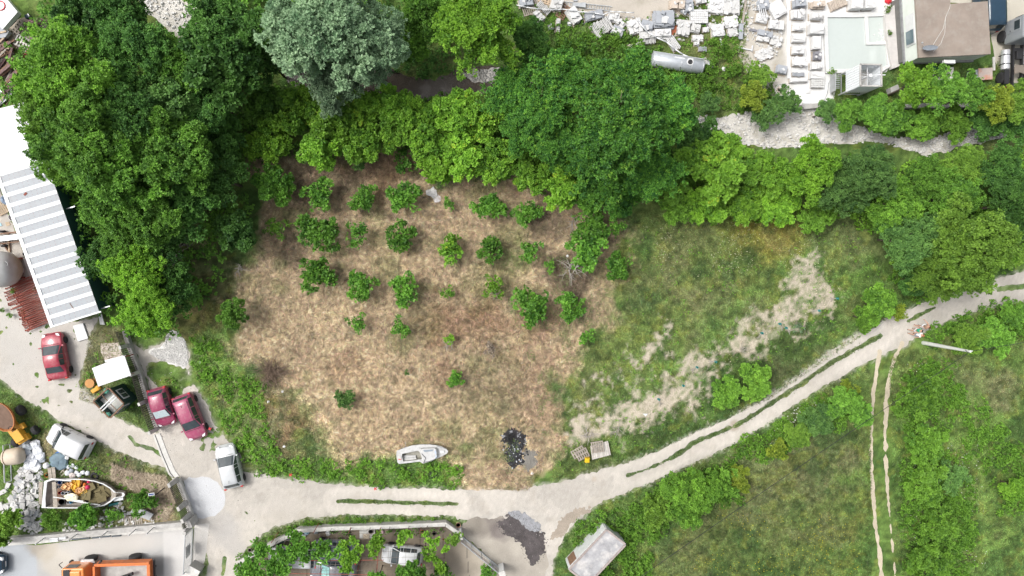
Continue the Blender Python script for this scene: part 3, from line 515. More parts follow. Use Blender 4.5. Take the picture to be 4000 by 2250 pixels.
TREES = [  # px, py, R px, kind, geo, palette, label, zc, name
 # left wood
 (300, 300, 190, 'fine', 0, 'fresh', 'tall fresh green tree overhanging the red timber scrap pile', 9), (215, 450, 135, 'fine', 1, 'fresh', 'tree leaning over the upper end of the plain white shed roof', 8),
 (330, 560, 170, 'fine', 2, 'mid', 'broad mid green tree in the middle of the left wood above the white sheds', 9.5), (245, 650, 85, 'fine', 3, 'fresh', 'small tree spilling its twigs onto the striped shed roof top', 7),
 (480, 430, 150, 'big', 0, 'dark', 'dark tree between the tall fresh green tree and the silver willow', 8), (360, 60, 150, 'big', 1, 'dark', 'dark tree behind the stacked brown tiles in the top left corner', 7),
 (520, 200, 150, 'fine', 0, 'dark', 'dense dark tree left of the white stony gap at the top edge', 8), (480, 20, 120, 'big', 2, 'dark', 'dark tree cut by the top edge left of the white gap', 8),
 (900, 100, 150, 'big', 3, 'dark', 'dark tree directly left of the silvery willow', 9), (860, 260, 150, 'hazel', 0, 'dark', 'dark broad-leaved tree below the white stony gap', 8),
 (1030, 220, 110, 'big', 0, 'dark', 'shaded dark tree touching the lower left of the silvery willow', 6), (700, 290, 120, 'big', 2, 'mid', 'bushy green tree under the white stony gap', 7), (640, 400, 120, 'loose', 0, 'blue', 'blue-green tree in the centre of the left wood', 7),
 (830, 400, 110, 'big', 1, 'dark', 'dark tree above the small brown clearing in the wood', 6), (560, 520, 130, 'big', 3, 'mid', 'glossy green tree left of the brown clearing in the wood', 8),
 (500, 660, 160, 'big', 0, 'mid', 'large long-leaved tree above the bare branches', 8), (700, 620, 150, 'big', 1, 'mid', 'long-leaved tree with yellow-green tips near the orchard corner', 7.5),
 (880, 540, 90, 'hazel', 1, 'dark', 'dark shrubby tree right of the brown clearing in the wood', 4), (860, 700, 110, 'loose', 1, 'dark', 'dusky tree at the top left corner of the orchard', 5),
 (455, 800, 115, 'big', 2, 'mid', 'green tree just right of the teal wall of the striped shed', 6.5), (600, 820, 130, 'big', 3, 'mid', 'dense tree left of the leafless grey branches', 6.5), (760, 800, 120, 'loose', 2, 'dark', 'thin tree with leafless grey branches showing through', 5),
 (480, 930, 95, 'fine', 1, 'mid', 'green tree beside the lower half of the striped shed', 5), (640, 950, 110, 'loose', 3, 'dark', 'sparse dark tree below the leafless branches', 4), (940, 900, 85, 'hazel', 2, 'dark', 'dark round bush at the left edge of the dry orchard', 3),
 (375, 1020, 70, 'loose', 3, 'dark', 'dark green tree brushing the striped shed roof edge', 4), (540, 1050, 110, 'fine', 2, 'bright', 'yellow-green tree right of the striped shed, upper of two', 5), (590, 1200, 115, 'fine', 3, 'bright', 'yellow-green tree above the white gravel heap, lower of two', 4.5),
 (690, 1100, 110, 'loose', 0, 'dark', 'dark straggly tree right of the two yellow-green trees', 3), (905, 1230, 65, 'loose', 0, 'mid', 'dark olive bush on the left edge of the dry orchard below the dead branch', 2),
 # top
 (1280, 90, 250, 'fine', 0, 'silver', 'huge silvery grey-green willow at the top edge', 9), (1470, 150, 135, 'fine', 1, 'silver', 'right-hand lobe of silvery foliage, a second pale willow beside the huge one', 8), (1310, 300, 130, 'fine', 2, 'silver', 'smaller pale grey-green willow reaching down over the stream', 6), (1450, 270, 75, 'fine', 3, 'silver', 'small pale willow crown right above the dark stream bend', 6),
 (1870, 110, 200, 'spike', 0, 'bright', 'bright green walnut-like tree at the top edge left of the stone yard', 8), (1660, 60, 110, 'big', 2, 'mid', 'mid green tree between the silvery willow and the bright walnut-like tree', 5), (1600, 180, 80, 'hazel', 1, 'mid', 'low green tree between willow and stream', 3), (2060, 170, 90, 'big', 3, 'dark', 'dark tree right of the bright walnut-like tree', 5),
 # hedge south of the stream
 (1050, 400, 90, 'hazel', 2, 'mid', 'green hazel shrub at the left end of the hedge under the willow', 3), (1180, 430, 95, 'hazel', 3, 'hazel', 'yellow-green hazel below the left side of the silvery willow', 3.2), (1290, 480, 98, 'hazel', 0, 'hazel', 'yellow-green hazel below the pale willow tip', 3.2), (1420, 450, 95, 'hazel', 1, 'hazel', 'bushy hazel under the stream bend', 3), (1530, 430, 90, 'hazel', 2, 'hazel', 'hazel with a notch of dark stream above it', 3), (1650, 470, 95, 'hazel', 3, 'hazel', 'hazel in the middle of the hedge with orange-brown ground below', 3.2),
 (1770, 440, 95, 'hazel', 0, 'hazel', 'light green hazel below the gravel bank', 3.2), (1870, 470, 95, 'hazel', 1, 'hazel', 'hazel just left of the dark plane trees', 3.2), (1240, 580, 90, 'hazel', 2, 'hazel', 'hazel bulging down into the orchard top left', 3), (1400, 560, 80, 'hazel', 3, 'hazel', 'hazel above the dark green small bush', 3), (1540, 540, 75, 'hazel', 0, 'hazel', 'low hazel on the orchard top edge', 2.6), (1690, 570, 80, 'hazel', 2, 'hazel', 'hazel above the yellow-green fig', 2.8), (1810, 600, 95, 'hazel', 1, 'hazel', 'hazel right of the yellow-green fig', 3), (1920, 640, 90, 'hazel', 3, 'hazel', 'hazel at the orchard top right', 2.8), (1410, 620, 45, 'orch', 0, 'blue', 'small dark green bush under the hedge', 1.4),
 (1730, 650, 80, 'hazel', 1, 'bright', 'yellow-green fig tree bulging down from the hedge', 2.4), (1055, 560, 85, 'hazel', 3, 'bright', 'round bright green tree at the top left of the orchard', 2.4), (1065, 725, 80, 'hazel', 0, 'orch', 'round green tree below the round bright green one', 2.2),
 # plane trees
 (2000, 370, 130, 'spike', 1, 'plane', 'dark plane tree left of the big plane', 7), (2110, 440, 130, 'spike', 2, 'plane', 'dark blue-green plane tree in the middle of the hedge', 8), (2200, 330, 150, 'spike', 0, 'plane', 'spiky dark green plane tree left above the big plane', 8), (2030, 530, 100, 'spike', 1, 'plane', 'lower dark plane tree above the light green hazels', 6),
 (2160, 540, 130, 'spike', 3, 'plane', 'dark plane tree filling the gap left of the big plane', 7), (2440, 330, 170, 'spike', 1, 'plane', 'dark plane tree under the silver tank', 9), (2420, 510, 210, 'spike', 2, 'plane', 'big dark green plane tree in the centre of the clump', 11), (2600, 430, 150, 'spike', 3, 'plane', 'plane tree crown beside the stony river bed', 8), (2330, 660, 160, 'spike', 0, 'plane', 'plane tree crown at the lower left of the clump', 7), (2530, 680, 140, 'spike', 1, 'plane', 'plane tree crown at the lower right of the clump', 7),
 (2080, 690, 80, 'hazel', 0, 'hazel', 'light green shrub at the orchard edge left of the plane clump', 2.4), (2190, 720, 95, 'hazel', 1, 'hazel', 'light green shrub under the lower left plane crown', 2.6), (2290, 770, 70, 'hazel', 2, 'orch', 'lush green shrub poking into the top right of the orchard', 2.2), (2430, 770, 75, 'hazel', 3, 'plane', 'dark leafy shrub at the top right corner of the orchard', 2.2), (2060, 600, 80, 'hazel', 2, 'hazel', 'light green shrub between the hazels and the plane clump', 3),
 # right wood
 (2720, 540, 85, 'hazel', 3, 'dark', 'dark bush just right of the plane clump', 3), (2845, 590, 65, 'hazel', 0, 'bright', 'light yellow-green bush on the river bed bank', 3), (2790, 650, 130, 'hazel', 1, 'hazel', 'wide leafy shrub right of the plane clump', 3.5), (2930, 670, 90, 'hazel', 2, 'hazel', 'leafy shrub above the purple-brown thicket', 3), (3145, 655, 125, 'big', 3, 'bright', 'rounded bright green tree south of the river bed', 5), (3020, 690, 80, 'hazel', 0, 'hazel', 'small green tree touching the rounded bright one', 3.5),
 (3385, 680, 115, 'fine', 1, 'blue', 'blue-green feathery tree right of the rounded bright one', 5), (3280, 740, 110, 'fine', 2, 'blue', 'feathery tree at the top right corner of the meadow', 4), (2640, 800, 80, 'hazel', 1, 'weed', 'low maple-leaved shrub on the meadow edge, leftmost', 1.6), (2760, 790, 90, 'hazel', 2, 'bright', 'maple-leaved shrub on the meadow edge, beside the purple-brown twigs', 1.8), (2900, 800, 90, 'hazel', 3, 'bright', 'maple-leaved shrub on the meadow edge, middle of the row', 1.8), (3040, 800, 90, 'hazel', 0, 'bright', 'maple-leaved shrub on the meadow edge, under the rounded bright tree', 1.8), (3190, 850, 75, 'hazel', 1, 'weed', 'low maple-leaved shrub at the right end of the meadow edge', 1.5),
 (3600, 700, 105, 'fine', 3, 'mid', 'mid green bush mass below the white bed bend', 4), (3760, 660, 95, 'fine', 0, 'olive', 'olive green bush under the right end of the river bed', 3.5), (3900, 660, 105, 'fine', 1, 'dark', 'dark bush near the right edge under the river bed', 4), (3960, 800, 130, 'fine', 2, 'dark', 'dark leafy tree at the right edge', 5), (3700, 780, 120, 'fine', 0, 'mid', 'green tree above the big round olive-coloured one', 4),
 (3480, 800, 120, 'fine', 1, 'weed', 'locust tree with fine leaves above the meadow corner', 3.5), (3540, 930, 120, 'fine', 2, 'blue', 'feathery locust tree left of the big round olive-coloured one', 4), (3780, 970, 190, 'fine', 3, 'olive', 'big round olive green tree overhanging the gravel track', 5.5), (3650, 1080, 110, 'fine', 1, 'olive', 'lower left shoulder tree of the big round olive green one', 4), (3570, 1110, 75, 'hazel', 2, 'dark', 'dark bush between locust and gravel track', 2.2),
 (3430, 1190, 75, 'hazel', 3, 'weed', 'compact green shrub on the edge of the gravel track', 2), (3370, 1240, 60, 'hazel', 0, 'weed', 'small shrub left of the compact one on the track edge', 1.5), (3505, 1220, 35, 'orch', 1, 'yellow', 'small yellow-leaved bush by the gravel track', 1),
 # around the top right house
 (3580, 330, 95, 'loose', 1, 'bright', 'young bright tree standing close to the flat-roofed house', 4), (3690, 360, 90, 'loose', 2, 'mid', 'young green tree in the middle of the row behind the house', 4), (3800, 370, 85, 'loose', 3, 'mid', 'green tree in the row below the rusty sheet', 4), (3890, 390, 85, 'loose', 0, 'yellow', 'yellowish tree left of the parked tractor unit tail', 4), (3980, 400, 85, 'loose', 1, 'olive', 'olive tree at the right edge below the tractor unit', 4),
 (3310, 440, 65, 'hazel', 1, 'mid', 'bush below the white hopper tower', 2), (3400, 440, 75, 'hazel', 2, 'mid', 'bush left of the fallen grey wall', 2.2), (3490, 460, 75, 'hazel', 3, 'mid', 'bush at the left end of the grey wall', 2.2), (3600, 480, 70, 'hazel', 0, 'weed', 'low bush below the middle of the grey wall', 1.6), (3720, 480, 75, 'hazel', 1, 'weed', 'low bush below the right end of the grey wall', 1.8), (3840, 470, 80, 'hazel', 2, 'dark', 'dark bush above the right end of the river bed', 2.2), (3960, 480, 80, 'hazel', 3, 'dark', 'dark bush on the right edge above the river bed', 2.2),
 (3215, 440, 55, 'loose', 0, 'blue', 'blue-grey feathery bush below the white yard corner', 1.8), (3070, 410, 65, 'loose', 2, 'blue', 'blue-grey feathery bush beside the rubble barrel', 1.8), (2990, 450, 62, 'loose', 1, 'blue', 'blue-grey bush on the river bed bank left of the yard corner', 1.6), (2770, 410, 50, 'loose', 3, 'blue', 'small grey-leaved bush at the left end of the river bed', 1.2), (2930, 390, 70, 'loose', 0, 'yellow', 'thin yellowish bush above the river bed', 1.8), (2960, 300, 60, 'loose', 2, 'olive', 'olive bush left of the concrete beam', 1.4),
 # bottom
 (2850, 1525, 78, 'loose', 0, 'weed', 'lush green bush between the bare strip and the gravel track, left of two', 1.2), (2955, 1490, 75, 'hazel', 1, 'weed', 'lush green bush beside the gravel track, right of two', 1.2), (2950, 1520, 35, 'orch', 2, 'yellow', 'small yellow bush at the foot of the two lush bushes', .9),
 (2690, 1930, 120, 'fine', 2, 'weed', 'large round green bush below the gravel track', 3), (2810, 1890, 80, 'loose', 3, 'weed', 'bush at the right shoulder of the large round one', 2.2), (2875, 1870, 55, 'hazel', 1, 'yellow', 'yellow flowering broom beside the large round bush', 1.6), (2550, 1990, 70, 'hazel', 0, 'olive', 'olive bush left of the large round green bush', 1.6),
 (3300, 1570, 75, 'hazel', 1, 'mid', 'green shrub where the two ruts leave the track', 2), (3350, 1620, 60, 'hazel', 2, 'mid', 'green shrub touching the left rut', 1.6), (3190, 1640, 70, 'hazel', 3, 'blue', 'blue-green shrub with white blossom dots below the track', 1.6), (3120, 1690, 60, 'hazel', 0, 'olive', 'olive green shrub left of the blue-green blossoming one', 1.4), (3030, 1760, 45, 'orch', 0, 'yellow', 'yellow-green tuft shrub on the meadow edge', 1), (3310, 1520, 40, 'orch', 1, 'yellow', 'orange-tinged little shrub beside the track', 1.1),
 (3770, 1310, 80, 'hazel', 2, 'olive', 'olive shrub above the fallen-looking concrete pole', 1.8), (3880, 1310, 80, 'hazel', 1, 'mid', 'green shrub right of the olive one near the pole top', 1.8), (3960, 1230, 60, 'hazel', 0, 'mid', 'shrub at the right edge below the gravel track', 1.6),
 (3580, 1560, 95, 'hazel', 3, 'weed', 'leafy shrub right of the ruts, first below the pole', 1.8), (3620, 1720, 95, 'loose', 0, 'weed', 'leafy shrub right of the ruts, second below the pole', 1.8), (3600, 1880, 90, 'hazel', 1, 'weed', 'leafy shrub right of the ruts, third below the pole', 1.8), (3720, 1860, 70, 'loose', 2, 'blue', 'thin blue-green shrub in the brambles', 1.5), (3660, 2060, 90, 'loose', 2, 'weed', 'leafy shrub right of the ruts, fourth below the pole', 1.8), (3620, 2200, 95, 'hazel', 3, 'weed', 'leafy shrub right of the ruts at the bottom edge', 1.8), (3960, 1900, 60, 'hazel', 0, 'hazel', 'bright shrub near the right edge in the brambles', 1.6),
 (40, 2030, 50, 'hazel', 1, 'olive', 'olive bush at the left edge by the white slab heap', 1.8), (0, 2080, 50, 'hazel', 2, 'olive', 'olive bush cut by the left edge above the wall', 1.8), (210, 2030, 38, 'orch', 2, 'weed', 'weedy bush under the stern of the junk boat', 1), (330, 2020, 50, 'hazel', 3, 'orch', 'bright green bush under the middle of the junk boat', 1.4), (560, 1960, 50, 'orch', 1, 'orch', 'green bush at the bow side of the junk boat', 1), (450, 2000, 30, 'orch', 3, 'mid', 'small green bush at the tip of the junk boat', .8),
 (1690, 2215, 0, 'hazel', 0, 'orch', '', 2),
 (1600, 2240, 62, 'hazel', 0, 'orch', 'leafy fruit tree hiding the lower half of the white hatchback', 3), (1730, 2240, 45, 'orch', 2, 'orch', 'small leafy plant right of the fruit tree', 1.4), (1480, 2262, 45, 'hazel', 2, 'orch', 'leafy tree at the bottom edge left of the fruit tree', 2.6), (1770, 2095, 32, 'orch', 3, 'olive', 'grey-olive shrub in the corner of the tiled yard', 1.6), (1905, 2240, 35, 'orch', 0, 'orch', 'low bush beside the wire gate', 1),
 (1350, 1555, 40, 'orch', 1, 'blue', 'small round dark green juniper-like bush alone in the dry grass', .9),
]
for tdef in TREES:
    px, py, Rp, kd, gi, pal, lab, zc = tdef
    if Rp == 0: continue
    shr = Rp < 100 and ('bush' in lab or 'shrub' in lab or 'hazel' in lab or 'broom' in lab or 'plant' in lab)
    tree(px, py, Rp, kd, gi, pal, lab, zc, cat='bush' if shr else 'tree', name='bush' if shr else 'tree', sq=.7 if px > 2600 and kd in ('hazel', 'loose') else 1.0)
# orchard: px, py, R, kind, palette, label
ORCH = [(1245, 750, 62, 'orch', 'orch', 'dense young fruit tree, first in the top orchard row'), (1412, 765, 55, 'orch', 'orch', 'young fruit tree, second in the top orchard row'), (1582, 775, 68, 'orch', 'orch', 'dense young fruit tree left of the plastic sheet'), (1748, 800, 30, 'thin', 'orch', 'tiny sapling right of the plastic sheet'), (1910, 825, 62, 'orch', 'orch', 'dense young fruit tree right of the tiny sapling'), (2058, 838, 52, 'orch', 'orch', 'young fruit tree at the right end of the top orchard row'),
 (1575, 635, 55, 'thin', 'orch', 'leggy young fruit tree up against the hedge'), (1080, 893, 50, 'thin', 'weed', 'sparse young fruit tree at the left of the second orchard row'), (1250, 905, 76, 'orch', 'orch', 'largest dense fruit tree at the left of the second orchard row'), (1400, 915, 56, 'thin', 'orch', 'open young fruit tree, third in the second orchard row'), (1577, 925, 58, 'orch', 'orch', 'pointed young fruit tree, fourth in the second orchard row'), (1755, 940, 55, 'thin', 'hazel', 'scrawny upper sapling of a pair in the second orchard row'), (1760, 990, 62, 'thin', 'hazel', 'scrawny lower sapling of a pair in the second orchard row'), (1905, 975, 50, 'orch', 'orch', 'narrow fruit tree right of the scrawny pair'), (2075, 1000, 56, 'thin', 'orch', 'narrow fruit tree beside the dead branches'), (2155, 1040, 30, 'thin', 'orch', 'small sapling beside the dead branches'),
 (2300, 890, 75, 'orch', 'orch', 'large bright fruit tree, upper of the right-hand clump'), (2285, 970, 75, 'orch', 'orch', 'large bright fruit tree, lower of the right-hand clump'), (2395, 885, 45, 'thin', 'orch', 'slim fruit tree right of the right-hand clump'), (2415, 1040, 60, 'orch', 'orch', 'fruit tree on the border to the green meadow'),
 (1242, 1075, 68, 'orch', 'orch', 'round fruit tree, first in the third orchard row'), (1408, 1115, 56, 'orch', 'orch', 'round fruit tree, second in the third orchard row'), (1577, 1130, 58, 'orch', 'orch', 'notched fruit tree, third in the third orchard row'), (1750, 1145, 32, 'thin', 'weed', 'withered little sapling, fourth in the third orchard row'), (1925, 1120, 52, 'thin', 'bright', 'pale yellow-green fruit tree, fifth in the third orchard row'), (2070, 1190, 74, 'orch', 'orch', 'tall dense fruit tree, sixth in the third orchard row'), (2232, 1205, 58, 'orch', 'orch', 'dark topped fruit tree, last in the third orchard row'),
 (1400, 1265, 46, 'thin', 'orch', 'thin fruit tree, first in the fourth orchard row'), (1583, 1282, 50, 'thin', 'orch', 'thin fruit tree, second in the fourth orchard row'), (1755, 1325, 30, 'thin', 'bright', 'bent sapling with bright leaves among dead twigs'), (2293, 1315, 42, 'thin', 'orch', 'faint low sapling near the green meadow'), (1780, 1485, 34, 'orch', 'orch', 'small bright bush alone in the lower dry grass'), (1585, 1455, 14, 'thin', 'dark', 'tiny weed tuft in the lower dry grass'), (1915, 1365, 34, 'thin', 'twig', 'greyish withered sapling in the lower dry grass')]
for i, (px, py, R, kd, pal, lab) in enumerate(ORCH):
    tree(px, py, R*1.04, kd, (i*3+i//5) % 9, pal, lab, None, cat='fruit tree' if 'fruit' in lab else 'sapling', name='fruit_tree' if 'fruit' in lab else 'sapling', group='young trees of the orchard')
# ---------------------------------------------------------------- leaf masses nobody could count
def inside_pts(rg, poly, n, pad=0.0):
    b = bb(poly, 0); out = []
    X = rg.uniform(b[0], b[2], n*4); Y = rg.uniform(b[1], b[3], n*4); s = sdf(X, Y, poly); k = s > pad
    return X[k], Y[k], s[k]
def mass(name, label, cat, polys, r, h, dens, L, pal, cover=3.0, seed=0, aspect=.6, thin=0.0, noise=0.0, tip=0.0, sq=.75):
    """dens: domes per m2, r: radius range, h: base height range"""
    rg = np.random.default_rng(seed); Cs = []; rs = []
    for poly in polys:
        P = Wp(poly); b = bb(P, 0); area = (b[2]-b[0])*(b[3]-b[1]); n = int(area*dens)
        X = rg.uniform(b[0], b[2], n); Y = rg.uniform(b[1], b[3], n); s = sdf(X, Y, P); k = (s > 0) & (s > (rg.random(n)-0.3)*0.8)
        if noise: k &= (fbm(X, Y, 2.0, 3, 3)+0.0 > noise)
        X, Y, s = X[k], Y[k], s[k]; rr = rg.uniform(r[0], r[1], len(X)); hh = rg.uniform(h[0], h[1], len(X))*np.clip(0.45+s/2.0, 0, 1)
        Cs.append(np.stack([X, Y, hh], 1)); rs.append(rr)
    C = np.concatenate(Cs); rr = np.concatenate(rs); n = int(np.sum(np.pi*rr**2)*cover/(L*L*aspect*0.5)/2.2)
    q = domes(rg, C, rr, n, L, aspect, sq, 5, 0.6, 0.15, tip)
    C_ = q[0]; C_[:, 2] = np.abs(C_[:, 2])+0.02
    me = quads(name, C_, *q[1:], PAL[pal]); o = bpy.data.objects.new(name, me); COL.objects.link(o); tag(o, label, cat, kind='stuff'); return o
mass('undergrowth', 'dark shaded undergrowth filling the wood on the left', 'undergrowth', [[(60, 250), (250, -80), (520, -80), (600, 130), (780, 170), (720, -80), (1600, -80), (1500, 200), (1150, 260), (1150, 400), (1010, 620), (1020, 800), (880, 1000), (900, 1100), (700, 1300), (520, 1290), (420, 1200), (300, 800), (180, 620), (40, 560)]], (.5, 1.1), (.2, 1.8), 1.0, .22, 'mid', 2.2, 1)
mass('hedge_undergrowth', 'dark undergrowth beneath the hedge and the plane trees', 'undergrowth', [[(1030, 400), (1300, 370), (1900, 400), (2000, 250), (2300, 150), (2600, 300), (2680, 450), (2680, 780), (2380, 790), (2200, 780), (1900, 690), (1750, 640), (1600, 560), (1400, 600), (1200, 630), (1030, 600)]], (.5, 1.0), (.2, 1.8), 1.1, .22, 'mid', 2.2, 2)
mass('bramble_thicket', 'tangled light green brambles below the white stone pallets', 'brambles', [[(2030, 70), (2200, 110), (2400, 130), (2560, 130), (2600, 230), (2720, 220), (2780, 300), (2730, 420), (2500, 360), (2250, 300), (2050, 260)], [(2720, 290), (2780, 170), (2880, 190), (2950, 200), (3000, 300), (3060, 390), (2960, 440), (2800, 420), (2720, 380)]], (.25, .6), (.05, .8), 3.0, .145, 'weed', 2.8, 3, noise=.27)
mass('green_thicket', 'leafy thicket between the river bed and the meadow', 'thicket', [[(2650, 660), (2750, 600), (2900, 640), (3120, 670), (3300, 630), (3560, 645), (3700, 635), (4050, 590), (4050, 1020), (3900, 1050), (3560, 1180), (3480, 1100), (3400, 900), (3250, 840), (3000, 840), (2700, 850), (2560, 830)]], (.4, .95), (.1, 1.3), 1.5, .185, 'hazel', 2.6, 4)
mass('bramble_bank', 'bramble bank between the gravel track and the lower meadow', 'brambles', [[(2190, 2130), (2240, 2060), (2340, 1990), (2520, 1910), (2700, 1840), (2900, 1760), (2900, 1960), (2700, 2030), (2560, 2090), (2520, 2300), (2320, 2300), (2250, 2200)], [(3060, 1640), (3240, 1530), (3390, 1480), (3390, 1640), (3200, 1690), (3060, 1770), (2940, 1800)], [(2860, 1740), (3080, 1620), (3100, 1700), (2960, 1800), (2880, 1800)]], (.25, .65), (.05, .7), 2.8, .15, 'weed', 3.2, 5)
mass('bramble_field', 'broad bramble patches right of the two narrow ruts', 'brambles', [[(3520, 1400), (3640, 1380), (3750, 1420), (3740, 1560), (3700, 1700), (3740, 1800), (3820, 1900), (3800, 2050), (3780, 2300), (3510, 2300), (3520, 2000), (3510, 1700)], [(3700, 1500), (3800, 1540), (3900, 1650), (4000, 1750), (4050, 2000), (3900, 2020), (3850, 1900), (3760, 1780)], [(3600, 1270), (3900, 1170), (4050, 1190), (4050, 1340), (3850, 1360), (3620, 1350)]], (.22, .6), (.02, .5), 2.8, .15, 'weed', 3.0, 6, noise=.24, tip=.004)
mass('roadside_weeds', 'low green weeds edging the dry orchard and the gravel track', 'weeds', [[(740, 1300), (850, 1330), (880, 1420), (940, 1470), (1060, 1480), (1030, 1560), (1100, 1780), (1300, 1800), (1500, 1790), (1790, 1800), (1830, 1890), (1500, 1895), (1200, 1875), (1000, 1845), (900, 1700), (830, 1570), (780, 1480)]], (.15, .42), (0, .28), 5.2, .13, 'weed', 3.0, 7, noise=.24)
mass('verge_weeds', 'green weed strip along the outside of the grey yard wall', 'weeds', [[(985, 2140), (1090, 2065), (1200, 2030), (1330, 2020), (1740, 2022), (1790, 2035), (1780, 2060), (1735, 2035), (1440, 2042), (1170, 2058), (990, 2160)], [(930, 2160), (985, 2150), (950, 2260), (935, 2300)]], (.14, .32), (.02, .25), 11, .12, 'fresh', 2.6, 8)
mass('boat_yard_weeds', 'green weeds between the junk boat and the white van', 'weeds', [[(130, 1620), (250, 1670), (420, 1760), (640, 1850), (690, 1880), (700, 2000), (640, 2040), (200, 2080), (160, 1980), (150, 1840), (180, 1760), (60, 1600), (0, 1510), (0, 1580)], [(300, 1500), (400, 1330), (480, 1290), (520, 1500), (600, 1680), (540, 1670), (400, 1590)], [(590, 1430), (700, 1470), (760, 1530), (740, 1580), (680, 1560), (610, 1500)], [(0, 1800), (50, 1760), (60, 2000), (0, 2110)]], (.12, .3), (0, .12), 3.0, .12, 'weed', 1.4, 9, noise=.42)
mass('meadow_weeds', 'scattered leafy weeds in the right-hand meadow', 'weeds', [[(2400, 830), (3300, 870), (3520, 1150), (3400, 1260), (3000, 1540), (2500, 1770), (2200, 1880), (2150, 1830), (2230, 1650), (2440, 1250)]], (.07, .2), (0, .06), 2.6, .10, 'weed', .7, 10, noise=.46)
mass('yard_plants', 'shaded plants along the inside of the grey yard wall', 'plants', [[(1290, 2060), (1400, 2060), (1400, 2100), (1300, 2100)], [(1500, 2055), (1730, 2050), (1760, 2090), (1700, 2090), (1640, 2110), (1560, 2085), (1500, 2080)]], (.15, .35), (0.1, .5), 5, .14, 'mid', 2.2, 11)
mass('quarry_weeds', 'patchy olive weeds between the stone pallets', 'weeds', [[(2060, 20), (2480, 80), (2720, 40), (2760, -60), (2930, -60), (2900, 200), (2850, 260), (2700, 200), (2500, 140), (2200, 120)]], (.12, .36), (0, .16), 3.6, .13, 'weed', 1.9, 12, noise=.36)
mass('streamside_plants', 'dark green plants on the bank between willow and bright tree', 'plants', [[(1480, 200), (1500, -60), (1760, -60), (1800, 200), (1790, 290), (1700, 312), (1600, 305), (1500, 265)]], (.15, .4), (0, .3), 4, .15, 'dark', 2.0, 13)
# blades
def blades(name, label, cat, poly, n, pal, Lr, wd, zr, seed, cond=None, vmul=1.0, up=0.2, sw=1.0):
    rg = np.random.default_rng(seed); X, Y, s = inside_pts(rg, poly, n)
    X = X[:n]; Y = Y[:n]
    if cond is not None: k = cond(X, Y); X = X[k]; Y = Y[k]
    m = len(X); th = vn(X, Y, 1.1, 3)*12.0*sw+rg.normal(size=m)*0.7
    A = norm(np.stack([np.cos(th), np.sin(th), rg.random(m)*up], 1)); L = rg.uniform(Lr[0], Lr[1], m); B = norm(np.stack([-A[:, 1], A[:, 0], rg.normal(size=m)*.5], 1))
    z = rg.uniform(zr[0], zr[1], m)+A[:, 2]*L*0.5
    v = np.clip(0.5*fbm(X, Y, 0.9, 5, 3)+0.5*rg.random(m), 0, 1)*vmul
    me = quads(name, np.stack([X, Y, z], 1), A, B, L, np.full(m, wd), v, PAL[pal]); o = bpy.data.objects.new(name, me); COL.objects.link(o); tag(o, label, cat, kind='stuff')
_m = leafmat('grass_stem', (.1, .1, .1), (.1, .1, .1), trans=.15); _n = _m.node_tree; _a = _n.nodes.new('ShaderNodeAttribute'); _a.attribute_name = 'Col'
for _x in _n.nodes:
    if _x.type == 'HUE_SAT': _n.links.new(_a.outputs['Color'], _x.inputs['Color'])
PAL['stem'] = _m
def blades_c(name, label, cat, poly, n, pal, Lr, wd, zr, seed, cond=None, bright=1.2):
    """blades that take the colour of the sward they grow from"""
    blades(name, label, cat, poly, n, 'stem', Lr, wd, zr, seed, cond); o = bpy.data.objects[name]; me = o.data; k = len(me.polygons)
    co = np.empty(len(me.vertices)*3, np.float32); me.vertices.foreach_get('co', co); c = co.reshape(-1, 4, 3).mean(1); g = groundcol(c[:, 0], c[:, 1])
    rg = np.random.default_rng(seed+1); f = rg.uniform(.7, 1.75, k)[:, None]*bright; tint = 1+rg.normal(size=(k, 3))*.08; g = np.clip(g*f*tint, 0, .8); setattr_col(me, 'Col', np.repeat(g, 4, 0))
blades_c('dry_grass', 'flattened straw-coloured grass covering the orchard ground', 'dry grass', DRY, 110000, 'straw', (.25, .65), .035, (.02, .08), 21, cond=lambda X, Y: ((fbm(X, Y, 1.1, 6, 4) < 0.56) | (np.random.default_rng(1).random(X.shape) < .5)) & (sdf(X, Y, BU) < -.1) & (sdf(X, Y, AH) < .1), bright=.98)
MEAD = Wp([(2430, 830), (3300, 850), (3560, 1180), (3000, 1560), (2500, 1790), (2150, 1880), (2180, 1500), (2420, 1200)])
blades_c('meadow_grass', 'olive green grass of the right-hand meadow', 'grass', MEAD, 60000, 'grass', (.18, .45), .04, (.02, .10), 22, cond=lambda X, Y: f_soil(X, Y) < 0.1)
MEA2 = Wp([(2560, 2300), (2600, 2060), (2900, 1950), (3050, 1780), (3400, 1640), (3400, 2300)])
blades_c('lower_meadow_grass', 'brownish uncut grass of the lower meadow', 'grass', MEA2, 45000, 'grass', (.18, .45), .04, (.02, .10), 23)
blades_c('verge_grass', 'rough green grass around the parked cars, the brown brambles and the cabin boat', 'grass', Wp([(740, 1290), (860, 1150), (900, 1350), (1120, 1490), (1290, 1640), (1320, 1760), (1540, 1760), (1700, 1740), (1800, 1790), (1830, 1900), (1500, 1895), (1200, 1870), (1000, 1845), (840, 1600), (770, 1480)]), 26000, 'grass', (.14, .38), .038, (.02, .12), 27)
blades_c('boat_yard_grass', 'rough grass of the scrap lot around the junk boat and the white van', 'grass', Wp([(0, 1500), (250, 1670), (569, 1812), (695, 1870), (700, 2040), (150, 2090), (0, 2090)]), 16000, 'grass', (.14, .38), .038, (.02, .12), 28)
blades_c('fence_grass', 'rough grass beside the canopy, the kiosk and the mesh fence', 'grass', Wp([(310, 1560), (350, 1300), (480, 1280), (620, 1690), (540, 1670), (400, 1590)]), 5000, 'grass', (.14, .38), .038, (.02, .12), 29)
